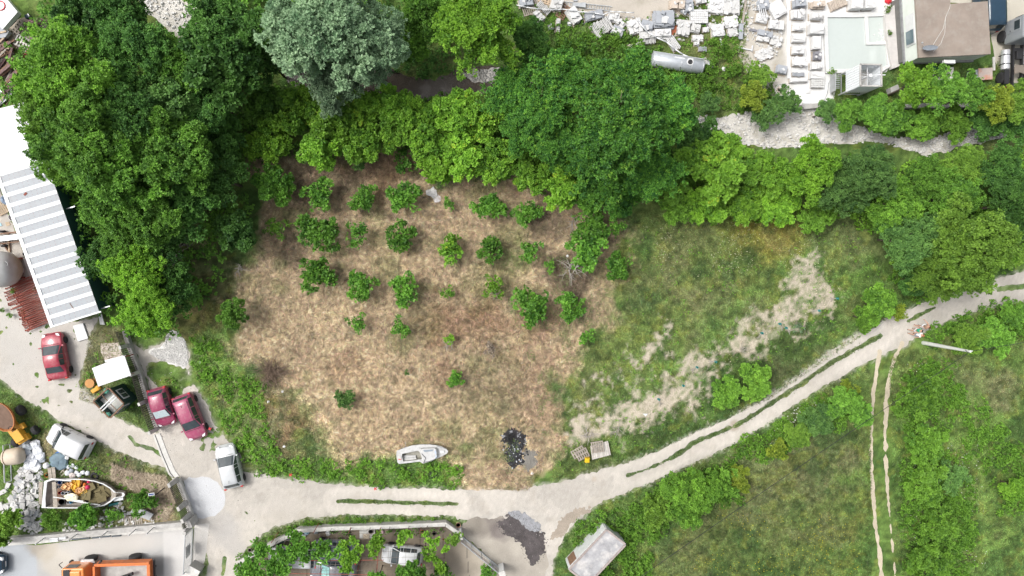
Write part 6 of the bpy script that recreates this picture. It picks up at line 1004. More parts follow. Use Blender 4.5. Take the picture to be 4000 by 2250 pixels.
CW = ['near the pink buoy', 'in the upper row', 'in the centre right', 'near the white rim', 'nearest the bow', 'in the middle of the pile', 'left of the middle', 'under the middle', 'right and low', 'low near the rail', 'lowest by the rail', 'low in the centre', 'beside the crates', 'under the yellow crates', 'touching the crates', 'right of the centre', 'under the bow planks', 'below the pink buoy', 'furthest left', 'on top of the pile']
for i, (x, y) in enumerate(CK):
    q = W(*z2(x, y), .7); a = rg.uniform(.5, .85); o = MB().prism([(-a/2, -a*.35), (a/2-.06, -a*.38), (a/2, a*.3), (-a*.4, a*.36)], 0, .08).build('cork_slab', M_CORK, bevel=.01); o.location = (q.x, q.y, .5+rg.random()*.35); o.rotation_euler = (rg.uniform(-.3, .3), rg.uniform(-.3, .3), rg.uniform(0, 3)); tag(o, 'olive brown cork slab '+CW[i]+' in the junk boat', 'slab', 'cork slabs in the boat')
M_CRY = mat('crate_yellow', (.72, .42, .03), rough=.5); M_CRP = mat('crate_peach', (.75, .46, .22), rough=.6)
def crate(x, y, z, a, b, h, rz, m, lab, group=None, name='crate', cat='crate'):
    q = W(x, y, z+h); t = thing(name, lab, cat, (q.x, q.y, z), rz, group)
    mb = MB().box((0, 0, .015), (a, b, .03)).box((0, b/2-.015, h/2+.02), (a, .03, h-.04)).box((0, -b/2+.015, h/2+.02), (a, .03, h-.04)).box((a/2-.015, 0, h/2+.02), (.03, b-.062, h-.04)).box((-a/2+.015, 0, h/2+.02), (.03, b-.062, h-.04)); mb.build('walls', m, t); MB().box((0, 0, h*.45), (a-.08, b-.08, .05)).build('contents', m, t); return t
CR = [(900, 190, 1, 'leftmost peach'), (930, 165, 1, 'upper left peach'), (960, 200, 1, 'peach'), (985, 160, 1, 'tall peach'), (1040, 110, 0, 'topmost yellow'), (1045, 150, 0, 'bright yellow upper left'), (1090, 105, 0, 'yellow beside the rim'), (1095, 150, 0, 'bright yellow upper middle'), (1040, 190, 0, 'yellow centre left'), (1080, 200, 1, 'small peach centre'), (1125, 120, 1, 'pale upper right'), (1070, 230, 0, 'golden lower left'), (1110, 240, 1, 'peach lower middle'), (1150, 230, 1, 'pale lower right'), (1190, 215, 0, 'orange-yellow near the pink buoy'), (1190, 250, 0, 'bright orange-yellow right'), (1120, 285, 0, 'lowest golden'), (1090, 260, 1, 'lowest pale')]
for i, (x, y, pk, lb) in enumerate(CR): crate(*z2(x, y), .5+.25*rg.random(), .42, .32, .24, rg.uniform(0, 1.5), M_CRP if pk else M_CRY, lb+' fish crate in the junk boat', 'crates in the boat')
for x, y, r, m_, lb in [(1238, 198, .2, mat('pink_buoy', (.62, .04, .12)), 'pink round buoy in the junk boat beside the cork'), (1252, 118, .14, mat('pink_buoy2', (.62, .04, .12)), 'smaller pink buoy at the boat rim'), (1195, 155, .14, M_ORANGE, 'orange round buoy near the pink ones'), (1190, 190, .15, M_CRP, 'peach coloured buoy near the pink one')]:
    q = W(*z2(x, y), .9); o = MB().lathe([(0, -r), (r*.6, -r*.8), (r, 0), (r*.6, r*.8), (r*.12, r), (r*.1, r*1.25), (0, r*1.25)], 14).build('buoy', m_, smooth=True); o.location = (q.x, q.y, .85); tag(o, lb, 'buoy')
BK = [(845, 130, .14, M_BLUE, 'bright blue'), (895, 130, .15, M_BAGG, 'grey striped'), (790, 130, .14, M_BAG, 'white upper left'), (800, 195, .12, M_BAG, 'white middle left'), (845, 190, .12, M_BAG, 'white middle'), (840, 275, .12, M_REDP, 'dark red'), (885, 280, .15, M_BAG, 'white lidded'), (935, 290, .15, M_BAG, 'pale lidded'), (975, 285, .15, M_BAGG, 'grey lidded'), (965, 250, .12, M_BAG, 'small pale'), (870, 400, .26, M_BLK, 'wide black'), (1240, 370, .24, M_BLK, 'black round'), (960, 415, .12, M_BAG, 'small grey by the rail'), (1000, 405, .12, mat('sky_blue_plastic', (.05, .35, .6)), 'sky blue')]
for x, y, r, m_, lb in BK: tub(*z2(x, y), r, .3, m_, lb+' bucket in the junk boat', .5, group='buckets in the boat')
q = W(*z2(1010, 335), 1.1); o = blobmesh(MB(), (0, 0, .1), .42, 3, .3).build('white_basket', mat('cream_plastic', (.75, .68, .5))); o.location = (q.x, q.y, 1.02); o.scale = (1.25, .7, 1); tag(o, 'cream white dish with yellow stains lying on the white rail', 'dish')
slab('teal_dinghy_panel', 'teal and orange painted board under the bow of the junk boat', 'board', [z2(1540, 430), z2(1700, 400), z2(1690, 430), z2(1535, 470)], .1, .1, mat('teal_board', (.05, .25, .26), dirt=(.5, .2, .08), damt=.8)); slab('grey_engine', 'grey boat fitting with black hole beside the bow of the junk boat', 'fitting', [z2(1600, 355), z2(1740, 335), z2(1745, 375), z2(1610, 395)], .5, .25, M_GALV)
# white slab heap
HP = Wp([(62, 1860), (75, 1830), (150, 1815), (168, 1850), (165, 1900), (140, 1950), (160, 1990), (175, 2040), (160, 2070), (135, 2090), (115, 2085), (90, 2060), (60, 2050), (40, 2010), (20, 1975), (45, 1945), (62, 1900)])
Mw = [mat('white_marble', (.50, .495, .485), rough=.7, var=.06, dirt=(.6, .56, .5), damt=.4), mat('grey_marble', (.36, .37, .38), rough=.7, var=.1)]; HS = []
rgn = np.random.default_rng(8); X, Y, s_ = inside_pts(rgn, HP, 300)
stonem = []
for i in range(6):
    a = .24+.06*i; stonem.append(MB().prism([(-a/2, -a*.3), (a*.3, -a*.36), (a/2, a*.2), (a*.1, a*.36), (-a*.45, a*.28)], -.05, .05+.02*(i % 3)))
prot = []
for i, (x, y, s2) in enumerate(zip(X[:290], Y[:290], s_[:290])):
    if i < 6: o = stonem[i].build('stone_slab', Mw[i % 5 == 4]); prot.append(o)
    else: o = prot[i % 6].copy(); COL.objects.link(o)
    o.location = (x, y, .08+rnd.random()*.4*min(1, s2)); o.rotation_euler = (rnd.uniform(-.5, .5), rnd.uniform(-.5, .5), rnd.uniform(0, 6.28)); tag(o, 'broken white marble slab in the big heap left of the junk boat', 'stone slab', 'broken marble slabs of the heap')
slab('white_offcut', 'flat white board at the top of the slab heap', 'board', [z1(440, 1275), z1(560, 1225), z1(615, 1240), z1(560, 1330)], .3, .04, M_SHEETW)
for i, (x, y, a, lb) in enumerate([(10, 1922, .5, 'white beam end at the left edge of the slab heap'), (35, 1895, .3, 'white offcut stone in the weeds near the left edge'), (8, 1975, .35, 'squarish white stone near the olive bush'), (25, 2005, .3, 'white stone just above the olive bush')]):
    q = W(x, y); o = MB().prism([(-a, -.15), (a, -.2), (a*.9, .18), (-a, .15)], 0, .2).build('stone_block', Mw[0], bevel=.02); o.location = (q.x, q.y, .02); o.rotation_euler = (0, 0, .5+i*.7); tag(o, lb, 'stone')
slab('marble_slab', 'thick grey-white slab propped on the wooden frame by the fence', 'slab', [z4(20, 735), z4(80, 650), z4(285, 750), z4(240, 822)], .45, .16, Mw[1]); pallet(*z4(60, 830), 'broken wooden frame under the propped slab near the fence', 1.5, 1.0, .1, n=9); slab('marble_offcut', 'small triangular white offcut by the yard wall', 'slab', [z4(180, 850), z4(275, 845), z4(255, 880), z4(200, 875)], .1, .08, Mw[0])
# pole at the left edge and pipes
t = thing('iron_frame', 'long thin grey iron frame lying upright along the left edge', 'frame', (W(14, 1800).x, W(14, 1800).y, 0)); a = W(12, 1740, .5)-t.location; b = W(18, 1885, .5)-t.location; MB().tube((a.x, a.y, .5), (b.x, b.y, .5), .05).build('rail', M_GALV, t); MB().tube((a.x+.3, a.y, .1), (b.x+.3, b.y, .1), .05).build('rail', M_GALV, t); MB().tube((a.x, a.y, .5), (a.x+.3, a.y, .1), .04).tube((b.x, b.y, .5), (b.x+.3, b.y, .1), .04).build('cross_bar', M_GALV, t)
# ---------------------------------------------------------------- cabin boat
z8 = zm(1500, 1680, 8.05); ZD = .75
def cb(x, y, z=ZD): return W(*z8(x, y), z)
out = [cb(*p) for p in [(385, 800), (400, 655), (650, 555), (900, 485), (1180, 455), (1450, 455), (1650, 480), (1800, 515), (1950, 585), (2020, 660), (1990, 730), (1850, 810), (1700, 880), (1620, 915), (1480, 980), (1225, 1055), (1120, 990), (800, 1030), (460, 1065), (415, 1000), (400, 860)]]
c0 = sum(out, Vector())/len(out); bt = thing('cabin_boat', 'weathered white cabin boat lying on the dry grass', 'boat', (c0.x, c0.y, 0)); n = len(out); ol = [Vector((p.x-c0.x, p.y-c0.y, 0)) for p in out]
M_GRP = mat('weathered_grp', (.50, .50, .495), rough=.45, var=.08, dirt=(.28, .28, .27), dscale=2.6, damt=.7)
rings = [[(v.x, v.y, ZD) for v in ol], [(v.x*.99, v.y*.97, .5) for v in ol], [(v.x*.88, v.y*.55, .05) for v in ol]]
def lb_(x, y, z): q = cb(x, y, z); return Vector((q.x-c0.x, q.y-c0.y, z))
MB().add([p for r in rings for p in r], [(k*n+i, k*n+(i+1) % n, (k+1)*n+(i+1) % n, (k+1)*n+i) for k in range(2) for i in range(n)]+[tuple(2*n+i for i in range(n))]).build('hull', M_GRP, bt)
cock = [lb_(x, y, ZD) for x, y in [(565, 750), (1040, 650), (1100, 665), (1150, 735), (1190, 910), (1000, 945), (610, 990), (570, 850)]]
# deck with a cockpit opening (bridge between rings by nearest angle)
import bmesh
bm = bmesh.new(); vo = [bm.verts.new((v.x, v.y, ZD+.004)) for v in ol]; vi = [bm.verts.new((v.x, v.y, ZD+.004)) for v in cock]
eo = [bm.edges.new((vo[i], vo[(i+1) % n])) for i in range(n)]; ei = [bm.edges.new((vi[i], vi[(i+1) % len(vi)])) for i in range(len(vi))]
bmesh.ops.triangle_fill(bm, use_beauty=True, use_dissolve=False, edges=eo+ei)
m_ = bpy.data.meshes.new('deck'); bm.to_mesh(m_); bm.free(); m_.materials.append(M_GRP); o = bpy.data.objects.new('deck', m_); COL.objects.link(o); o.parent = bt; sd_ = o.modifiers.new('s', 'SOLIDIFY'); sd_.thickness = .04; sd_.offset = 1
k_ = len(cock); MB().add([(v.x, v.y, ZD) for v in cock]+[(v.x*.98, v.y*.98, .25) for v in cock], [(i, (i+1) % k_, k_+(i+1) % k_, k_+i) for i in range(k_)]+[tuple(k_+i for i in range(k_))]).build('cockpit', mat('cockpit_lining', (.30, .29, .25), dirt=(.1, .09, .06), damt=.8), bt)
MB().prism([(q.x, q.y) for q in (lb_(600, 900, .5), lb_(1010, 860, .5), lb_(1020, 930, .5), lb_(615, 985, .5))], .27, .5).build('bench', M_GRP, bt); MB().prism([(q.x, q.y) for q in (lb_(610, 800, .4), lb_(1000, 790, .4), lb_(1000, 850, .4), lb_(600, 890, .4))], .27, .4).build('bench', M_GRP, bt)
roof = [lb_(x, y, 1.15) for x, y in [(1185, 735), (1150, 590), (1600, 575), (1640, 620), (1660, 760), (1610, 905), (1480, 960), (1235, 1020)]]; base = [lb_(x, y, ZD) for x, y in [(1170, 700), (1110, 560), (1640, 530), (1710, 620), (1720, 780), (1640, 900), (1500, 980), (1230, 1040)]]
k_ = 8; MB().add([(v.x, v.y, ZD) for v in base]+[(v.x, v.y, 1.15) for v in roof], [tuple(range(k_, 2*k_))]+[(i, (i+1) % k_, k_+(i+1) % k_, k_+i) for i in range(k_)]).build('cabin', M_GRP, bt, bevel=.03)
def cpatch(nm, pts, z, m, th=.03): MB().prism([(q.x, q.y) for q in (lb_(x, y, z+th) for x, y in pts)], z, z+th).build(nm, m, bt)
M_PX = mat('milky_window', (.24, .28, .32), rough=.25); cpatch('window', [(1225, 625), (1560, 610), (1525, 665), (1275, 690)], 1.02, M_PX, .15); cpatch('window', [(1580, 680), (1620, 630), (1655, 720), (1620, 780)], 1.14, mat('pale_window', (.42, .48, .58), rough=.2)); cpatch('window', [(1620, 800), (1668, 790), (1650, 860), (1612, 895)], 1.14, mat('pale_window2', (.42, .48, .58), rough=.2)); cpatch('fore_hatch', [(1758, 640), (1880, 640), (1895, 725), (1760, 725)], ZD+.045, M_WHITE, .04); cpatch('stern_locker', [(420, 805), (525, 795), (545, 940), (440, 945)], ZD+.045, M_CONCL, .02); cpatch('red_tape', [(450, 905), (530, 920), (540, 940), (450, 930)], ZD+.07, M_REDP, .01)
MB().tube(lb_(1640, 500, ZD+.1), lb_(1930, 590, ZD+.1), .02).build('grab_rail', M_GALV, bt); MB().path([lb_(1180, 740, 1.2), lb_(1310, 880, 1.2), lb_(1240, 1030, 1.2)], .02).build('wiper_cable', M_BLK, bt)
for x in (650, 1500): MB().box((lb_(x, 760, 0).x, 0, .1), (.15, 1.0, .2)).build('chock', M_WOODB, bt)
slab('board', 'short white board standing on the dry grass behind the cabin boat', 'board', [z8(665, 375), z8(695, 372), z8(690, 545), z8(662, 548)], .05, .06, M_WOOD)
p = W(1693, 1853, .1); t = thing('tyre', 'old black tyre in the weeds below the cabin boat', 'tyre', (p.x, p.y, .1)); MB().torus((0, 0, 0), .24, .09).build('casing', M_TYRE, t, smooth=True)
for px, py, lab in ((1145, 1848, 'small red marker stake at the verge below the brambles'), (1472, 1902, 'small red marker stake at the verge left of the cabin boat'), (833, 1670, 'small red marker stake beside the purple estate car')):
    p = W(px, py); t = thing('marker_stake', lab, 'stake', (p.x, p.y, 0), rnd.random()); MB().tube((0, 0, 0), (.1, .1, .9), .02).build('stake', M_BLK, t); MB().box((.1, .1, .9), (.28, .06, .12)).box((.1, .1, .93), (.06, .26, .1)).build('marker_head', M_REDP, t)
sack(1688, 752, .42, mat('clear_plastic', (.55, .54, .53), rough=.3, var=.2, scale=5), 'crumpled clear plastic sheet lying between the top orchard trees', 'plastic_sheet', 'plastic sheet', sz=.2, jag=.45)
sack(1708, 776, .3, mat('clear_plastic2', (.6, .57, .57), rough=.3, var=.2, scale=5), 'pinkish end piece of the crumpled plastic sheet', 'plastic_sheet', 'plastic sheet', sz=.2, jag=.45)
slab('paper', 'small white triangular paper scrap on the bare garden strip', 'paper', [(2511, 1616), (2531, 1616), (2522, 1627)], .03, .02, M_SHEETW)
for i, (x, y, lb) in enumerate([(2256, 1041, 'white plastic scrap at the foot of the dead branches'), (2217, 1000, 'white scrap on the left of the dead branches'), (1104, 1529, 'white scrap in the brown brambles'), (781, 1416, 'white bag in the weeds right of the gravel heap'), (1048, 1570, 'white scrap at the bramble patch edge'), (2078, 1850, 'pale pink scrap below the grey ash'), (1110, 1745, 'white scrap low in the brambles')]): sack(x, y, .13, M_SHEETW, lb, 'scrap', 'scrap', sz=.4)
# ---------------------------------------------------------------- tree guards on the garden strip
for i, (x, y, a, lb) in enumerate([(2788, 1412, 0, 'near the lush bushes'), (2716, 1436, .6, 'first left of the lush bushes'), (2665, 1509, 1.2, 'upright, without a twig'), (2572, 1562, 2.0, 'beside a brown stump'), (3190, 1213, .1, 'lying pointing to the track'), (3262, 1166, .1, 'at the right end of the bare strip'), (3070, 1283, 2.4, 'under the pale spiny plant'), (2970, 1304, 1.0, 'in the shade near the strip edge'), (3045, 1268, 2.2, 'above the pale spiny plant')]):
    p = W(x, y); t = thing('tree_guard', 'seedling stake with teal collar '+lb, 'stake', (p.x, p.y, 0), a, 'seedling stakes on the garden strip'); MB().lathe([(.08, 0), (.10, .3), (.085, .3), (.07, 0)], 10, (.1, 0, .02)).build('collar', M_TEAL, t)
    if i != 2: MB().tube((-.5, 0, .05), (.15, .02, .18), .045, .03).tube((-.2, 0, .1), (-.55, .2, .2), .02).tube((-.2, 0, .1), (-.5, -.22, .15), .02).build('twig', M_DEAD, t)
p = W(3120, 1285, .2); t = thing('thistle', 'pale grey-green spiny plant at the edge of the garden strip', 'plant', (p.x, p.y, 0)); q = domes(np.random.default_rng(4), np.array([[0, 0, .12]]), np.array([.4]), 160, .2, .25, .5, 5); me = quads('leaves', *q, PAL['silver']); o = bpy.data.objects.new('leaves', me); COL.objects.link(o); o.parent = t
def brush(px, py, R, lab, m=M_DEAD, n=26, name='dead_branches', cat='dead branches', h=.5, th=.03):
    p = W(px, py, .2); t = thing(name, lab, cat, (p.x, p.y, 0)); mb = MB(); rg = random.Random(int(px))
    for i in range(n):
        a = rg.uniform(0, 6.28); s = Vector((rg.uniform(-.3, .3)*R, rg.uniform(-.3, .3)*R, rg.uniform(.02, h))); e = s+Vector((math.cos(a), math.sin(a), rg.uniform(-.1, .4)))*R*rg.uniform(.4, 1); mid = s.lerp(e, .5)+Vector((rg.uniform(-.1, .1), rg.uniform(-.1, .1), .08))*R; mb.tube(s, mid, th, th*.7, n=5); mb.tube(mid, e, th*.7, th*.3, n=4)
        e3 = mid+Vector((math.cos(a+.8), math.sin(a+.8), .2))*R*.35; mb.tube(mid, e3, th*.45, th*.2, n=4)
    mb.build('branches', m, t); return t
brush(1062, 1455, 1.7, 'round pile of cut brown branches at the lower left orchard edge', mat('brush_brown', (.17, .12, .085), var=.4), 150, 'brush_pile', 'brush pile', .7, .022)
brush(2235, 1055, 1.6, 'bare grey dead branches beside the large bright fruit trees', M_DEAD, 16, h=.4, th=.045); brush(2240, 860, 1.1, 'bare grey dead branches above the large bright fruit trees', M_DEAD, 9, h=.3, th=.04); brush(1755, 1345, .9, 'dead twigs around the bent sapling', M_DEAD, 14, h=.2, th=.022); brush(1935, 1140, .8, 'dead twigs around the pale fruit tree', M_DEAD, 12, h=.3, th=.02)
brush(700, 980, 2.2, 'leafless grey branches sticking out of the left wood', mat('grey_twig', (.30, .27, .23)), 40, h=3.4, th=.028); brush(930, 1045, 1.2, 'thin dead branch at the left border of the dry orchard', M_DEAD, 8, h=.3, th=.03); brush(830, 560, 1.0, 'leafless grey twig by the small clearing in the wood', mat('grey_twig2', (.32, .29, .26)), 14, h=3, th=.022); brush(2760, 755, 1.2, 'purple-brown dead twigs on the meadow edge thicket', mat('purple_twig', (.22, .15, .14)), 40, h=1.2, th=.025)
brush(2300, 1695, .9, 'grey driftwood branches above the board platform', M_DEAD, 12, h=.3, th=.04); brush(2410, 1680, .9, 'thin grey twigs on the garden strip end', M_DEAD, 12, h=.2, th=.02); brush(1990, 1710, .7, 'charred black sticks at the top of the burnt patch', mat('charcoal', (.02, .02, .02)), 30, h=.3, th=.03)
brush(2900, 1368, .6, 'small heap of grey twigs on the garden strip', M_DEAD, 12, h=.15, th=.022)
rg = random.Random(3)
mb = MB()
for i in range(300): p = W(2010+rg.gauss(0, 20), 1762+rg.gauss(0, 32)); blobmesh(mb, (p.x, p.y, .02+rg.random()*.06), rg.uniform(.03, .11), i, .5, 5, 3)
tag(mb.build('charred_debris', mat('charred', (.03, .032, .036), rough=.6, var=.5, scale=6)), 'charred black debris on the burnt patch', 'debris', kind='stuff')
mb = MB()
for i in range(22): p = W(2012+rg.gauss(0, 16), 1775+rg.gauss(0, 26)); blobmesh(mb, (p.x, p.y, .15), rg.uniform(.03, .08), i, .5, 5, 4)
tag(mb.build('ash_flakes', mat('ash_white', (.5, .52, .56))), 'pale ash flakes on the charred debris', 'ash', kind='stuff')
# board platform and chair
pz = zm(2000, 1500, 1.932); c = [W(*pz(x, y), .35) for x, y in [(590, 470), (725, 430), (747, 535), (605, 572)]]; m0 = sum(c, Vector())/4; t = thing('board_platform', 'square platform of grey boards on the grass by the gravel track', 'platform', (m0.x, m0.y, 0)); c = [v-m0 for v in c]
for i in range(10): a, b = c[0].lerp(c[1], (i+.04)/10), c[0].lerp(c[1], (i+.96)/10); e, f = c[3].lerp(c[2], (i+.96)/10), c[3].lerp(c[2], (i+.04)/10); MB().prism([(q.x, q.y) for q in (a, b, e, f)], .30, .34+.006*(i % 3)).build('board', mat('pale_board%d' % i, (.44+.04*(i % 3), .41+.04*(i % 3), .37+.04*(i % 3)), var=.2, scale=4), t)
for q in c: MB().box((q.x*.85, q.y*.85, .14), (.12, .12, .28)).build('leg', M_WOOD, t)
pallet(*pz(530, 530), 'weathered pallet left of the board platform', 1.1, .9, .45, z=.15, tilt=.1); pallet(*pz(500, 515), 'grey pallet under the weathered one', 1.2, .8, .5, z=0)
pallet(*pz(645, 475), 'old pallet lying on the board platform', 1.1, 1.0, .15, z=.36)
p = W(*pz(567, 575), .4); t = thing('yellow_chair', 'yellow plastic chair tipped beside the pallets', 'chair', (p.x, p.y, 0), 1.6); M_CY = mat('chair_yellow', (.72, .45, .01), rough=.4)
MB().box((0, 0, .42), (.42, .42, .04)).build('seat', M_CY, t, bevel=.02); MB().box((.28, 0, .66), (.05, .40, .5), taper=.85).build('backrest', M_CY, t, bevel=.02)
for sx in (-1, 1):
    for sy in (-1, 1): MB().tube((sx*.2, sy*.2, 0), (sx*.17, sy*.17, .42), .02).build('leg', M_CY, t)
# ---------------------------------------------------------------- concrete hut at the bottom
ZH = 2.0; hc = [W(*pz(x, y), ZH) for x, y in [(715, 1092), (862, 1208), (640, 1475), (425, 1400)]]; hc[2] = hc[1]+(hc[3]-hc[0]); m0 = sum(hc, Vector())/4; t = thing('concrete_hut', 'small hut with a stained flat concrete roof and whitewashed walls', 'hut', (m0.x, m0.y, 0)); h = [v-m0 for v in hc]
MB().prism([(q.x, q.y) for q in h], ZH-.14, ZH).build('roof', mat('stained_roof', (.36, .36, .37), rough=.9, var=.25, scale=1.6, dirt=(.62, .59, .56), dscale=1.3, damt=.7), t)
for i in range(4):
    a, b = h[i], h[(i+1) % 4]; d = b-a; mm = (a+b)/2*.975; MB().box((mm.x, mm.y, ZH+.045), (d.length-.18, .16, .09), rz=math.atan2(d.y, d.x)).build('parapet', mat('parapet%d' % i, (.36, .31, .29), var=.25, dirt=(.2, .17, .16)), t)
    a, b = h[i]*1.0, h[(i+1) % 4]*1.0; mm = (a+b)/2; MB().box((mm.x*.96, mm.y*.96, (ZH-.145)/2), (d.length*.96, .18, ZH-.145), rz=math.atan2(d.y, d.x)).build('wall', mat('limewash%d' % i, (.56, .58, .58), rough=.8, dirt=(.5, .5, .5), damt=.4), t)
d = (h[3]-h[0]); dn = d.normalized(); nn = Vector((-dn.y, dn.x, 0)); nn = nn if nn.dot(h[0]+h[3]) > 0 else -nn; mm = (h[0]+h[3])/2*.96
MB().box((mm.x+dn.x*1.7+nn.x*.1, mm.y+dn.y*1.7+nn.y*.1, 1.0), (.8, .03, 1.6), rz=math.atan2(d.y, d.x)).build('door', M_WOODB, t)
# ---------------------------------------------------------------- walled yard with trellis, bottom
wl = [W(x, y, .35) for x, y in [(940, 2190), (985, 2163), (1090, 2105), (1170, 2066), (1300, 2056), (1450, 2052), (1600, 2046), (1741, 2040), (1795, 2078)]]; t = thing('yard_wall', 'grey block wall curving around the trellis yard', 'wall', (wl[3].x, wl[3].y, 0)); ln = [Vector((a.x-wl[3].x, a.y-wl[3].y, 0)) for a in wl]
M_WALLG = mat('block_wall', (.40, .39, .37), rough=.9, var=.2, scale=3, bump=.3); wallstrip(MB(), ln, .28, 0, .8).build('wall', M_WALLG, t); wallstrip(MB(), ln, .34, .803, .87).build('coping', M_CONCL, t)
mb = MB()
for a, b in zip(ln[:-1], ln[1:]):
    k = max(1, int((b-a).length/1.6))
    for i in range(k): q = a.lerp(b, i/k); mb.tube((q.x, q.y, .87), (q.x, q.y, 1.6), .02, n=5)
    mb.tube((a.x, a.y, 1.58), (b.x, b.y, 1.58), .012, n=4)
mb.build('fence_wire', M_BLK, t)
p = W(1795, 2083, .8); t = thing('gate_pillar', 'white square gate pillar at the upper end of the wire gate', 'pillar', (p.x, p.y, 0), .3); MB().box((0, 0, .85), (.42, .42, 1.7)).build('shaft', M_WHITE, t, bevel=.02); MB().box((0, 0, 1.73), (.5, .5, .06)).build('cap', M_CONCL, t, bevel=.02)
p = W(1960, 2225, .8); t = thing('gate_pillar', 'white square gate pillar at the lower end of the wire gate', 'pillar', (p.x, p.y, 0), .3); MB().box((0, 0, .85), (.45, .45, 1.7)).build('shaft', M_WHITE, t, bevel=.02); MB().box((0, 0, 1.73), (.55, .55, .06)).build('cap', M_CONCL, t, bevel=.02)
ga = W(1803, 2092, 0); g = thing('wire_gate', 'long grey wire mesh gate between the two white pillars', 'gate', (ga.x, ga.y, 0), 0); b = W(1955, 2218, 0)-ga; meshpanel(g, Vector(), b, .15, 1.5, 36, 8, .010, M_GALV)
MB().tube((0, 0, .12), (b.x, b.y, .12), .05).tube((0, 0, 1.52), (b.x, b.y, 1.52), .04).build('gate_frame', M_GALV, g)
for f in (0, .25, .5, .75, 1): q = b*f; MB().tube((q.x, q.y, .1), (q.x, q.y, 1.6), .035).build('gate_post', M_GALV, g)
p = W(1900, 2165, 0)-ga; MB().tube((0-.25, -.25, .03), (b.x-.25, b.y-.25, .03), .04).build('gate_rail', M_WOODB, g)
# trellis: thin iron posts and wires
p0 = W(1250, 2160, 0); tr_ = thing('vine_trellis', 'wire trellis on thin iron posts spanning the walled yard', 'trellis', (p0.x, p0.y, 0)); mb = MB()
def tl(x, y, z=2.2): q = W(x, y, z); return Vector((q.x-p0.x, q.y-p0.y, z))
for x in range(1010, 1780, 34): mb.tube(tl(x, 2085), tl(x-8, 2300), .011, n=4, caps=False)
for y in range(2090, 2300, 24): mb.tube(tl(1000, y), tl(1740, y-12), .011, n=4, caps=False)
mb.build('wires', mat('trellis_wire', (.16, .13, .11)), tr_)
for x, y in ((1225, 2080), (1360, 2085), (1480, 2085), (1150, 2190), (1250, 2240), (1395, 2230), (1470, 2180), (1640, 2085), (1060, 2120)):
    q = tl(x, y); MB().tube((q.x, q.y, 0), (q.x, q.y, 2.2), .03, n=6).build('post', M_RUST, tr_)
MB().tube(tl(1120, 2190), tl(1500, 2188), .025).tube(tl(1120, 2240), tl(1450, 2245), .025).tube(tl(1480, 2120), tl(1470, 2260), .025).build('bar', M_RUST, tr_)
def vine(lab, pts, r, n, sd, pal='orch'):
    rgv = np.random.default_rng(sd); C = []; 
    for x, y in pts:
        q = W(x, y, 2.3)
        for k in range(4): C.append((q.x+rgv.normal()*r*.8, q.y+rgv.normal()*r*.8, 2.25+rgv.random()*.2))
    C = np.array(C); m0 = C.mean(0); t = thing('grape_vine', lab, 'vine', (m0[0], m0[1], 0)); C[:, 0] -= m0[0]; C[:, 1] -= m0[1]
    q = domes(rgv, C, np.full(len(C), r), n, .20, .85, .5, 4); me = quads('leaves', *q, PAL[pal]); o = bpy.data.objects.new('leaves', me); COL.objects.link(o); o.parent = t; q0 = C[0]; MB().path([(q0[0]+.1, q0[1], 0), (q0[0], q0[1]+.1, 1.2), (q0[0], q0[1], 2.25)], .035).build('stem', M_BARK, t)
vine('broad leafy grape vine over the left corner of the trellis', [(960, 2230), (990, 2200), (1030, 2180), (1060, 2200), (1090, 2170), (1010, 2240), (1060, 2240), (1100, 2230), (1130, 2150), (1030, 2150), (1130, 2200), (1180, 2130), (1160, 2160), (970, 2260)], .42, 5200, 1)
vine('grape vine strand hanging over the hidden white car', [(1155, 2100), (1190, 2120), (1200, 2150), (1195, 2185), (1160, 2090)], .26, 900, 2); vine('grape vine clump over the bonnet of the grey-blue car', [(1245, 2125), (1250, 2145), (1240, 2165), (1280, 2125)], .22, 520, 3); vine('grape vine clump over the roof of the grey-blue car', [(1290, 2155), (1305, 2160), (1330, 2125), (1260, 2185)], .2, 380, 8); vine('long light green grape vine strand behind the grey cars', [(1345, 2120), (1350, 2160), (1360, 2180), (1380, 2110), (1390, 2140), (1390, 2180), (1350, 2200), (1365, 2215)], .22, 1300, 4, 'bright'); vine('light green grape vine between the grey cars and the white hatchback', [(1455, 2120), (1480, 2110), (1460, 2160), (1495, 2130), (1475, 2100)], .24, 600, 5, 'bright')
vine('light green vine over the bonnet of the white hatchback', [(1560, 2125), (1575, 2095), (1600, 2088)], .2, 330, 6, 'bright'); vine('thin vine strand in the right part of the tiled yard', [(1665, 2085), (1672, 2105), (1688, 2115), (1710, 2112), (1695, 2135), (1740, 2145)], .15, 380, 7, 'bright'); vine('thin vine strand low in the tiled yard', [(1665, 2150), (1690, 2165), (1700, 2180), (1675, 2175), (1720, 2215), (1715, 2200), (1730, 2225)], .18, 560, 9, 'bright')
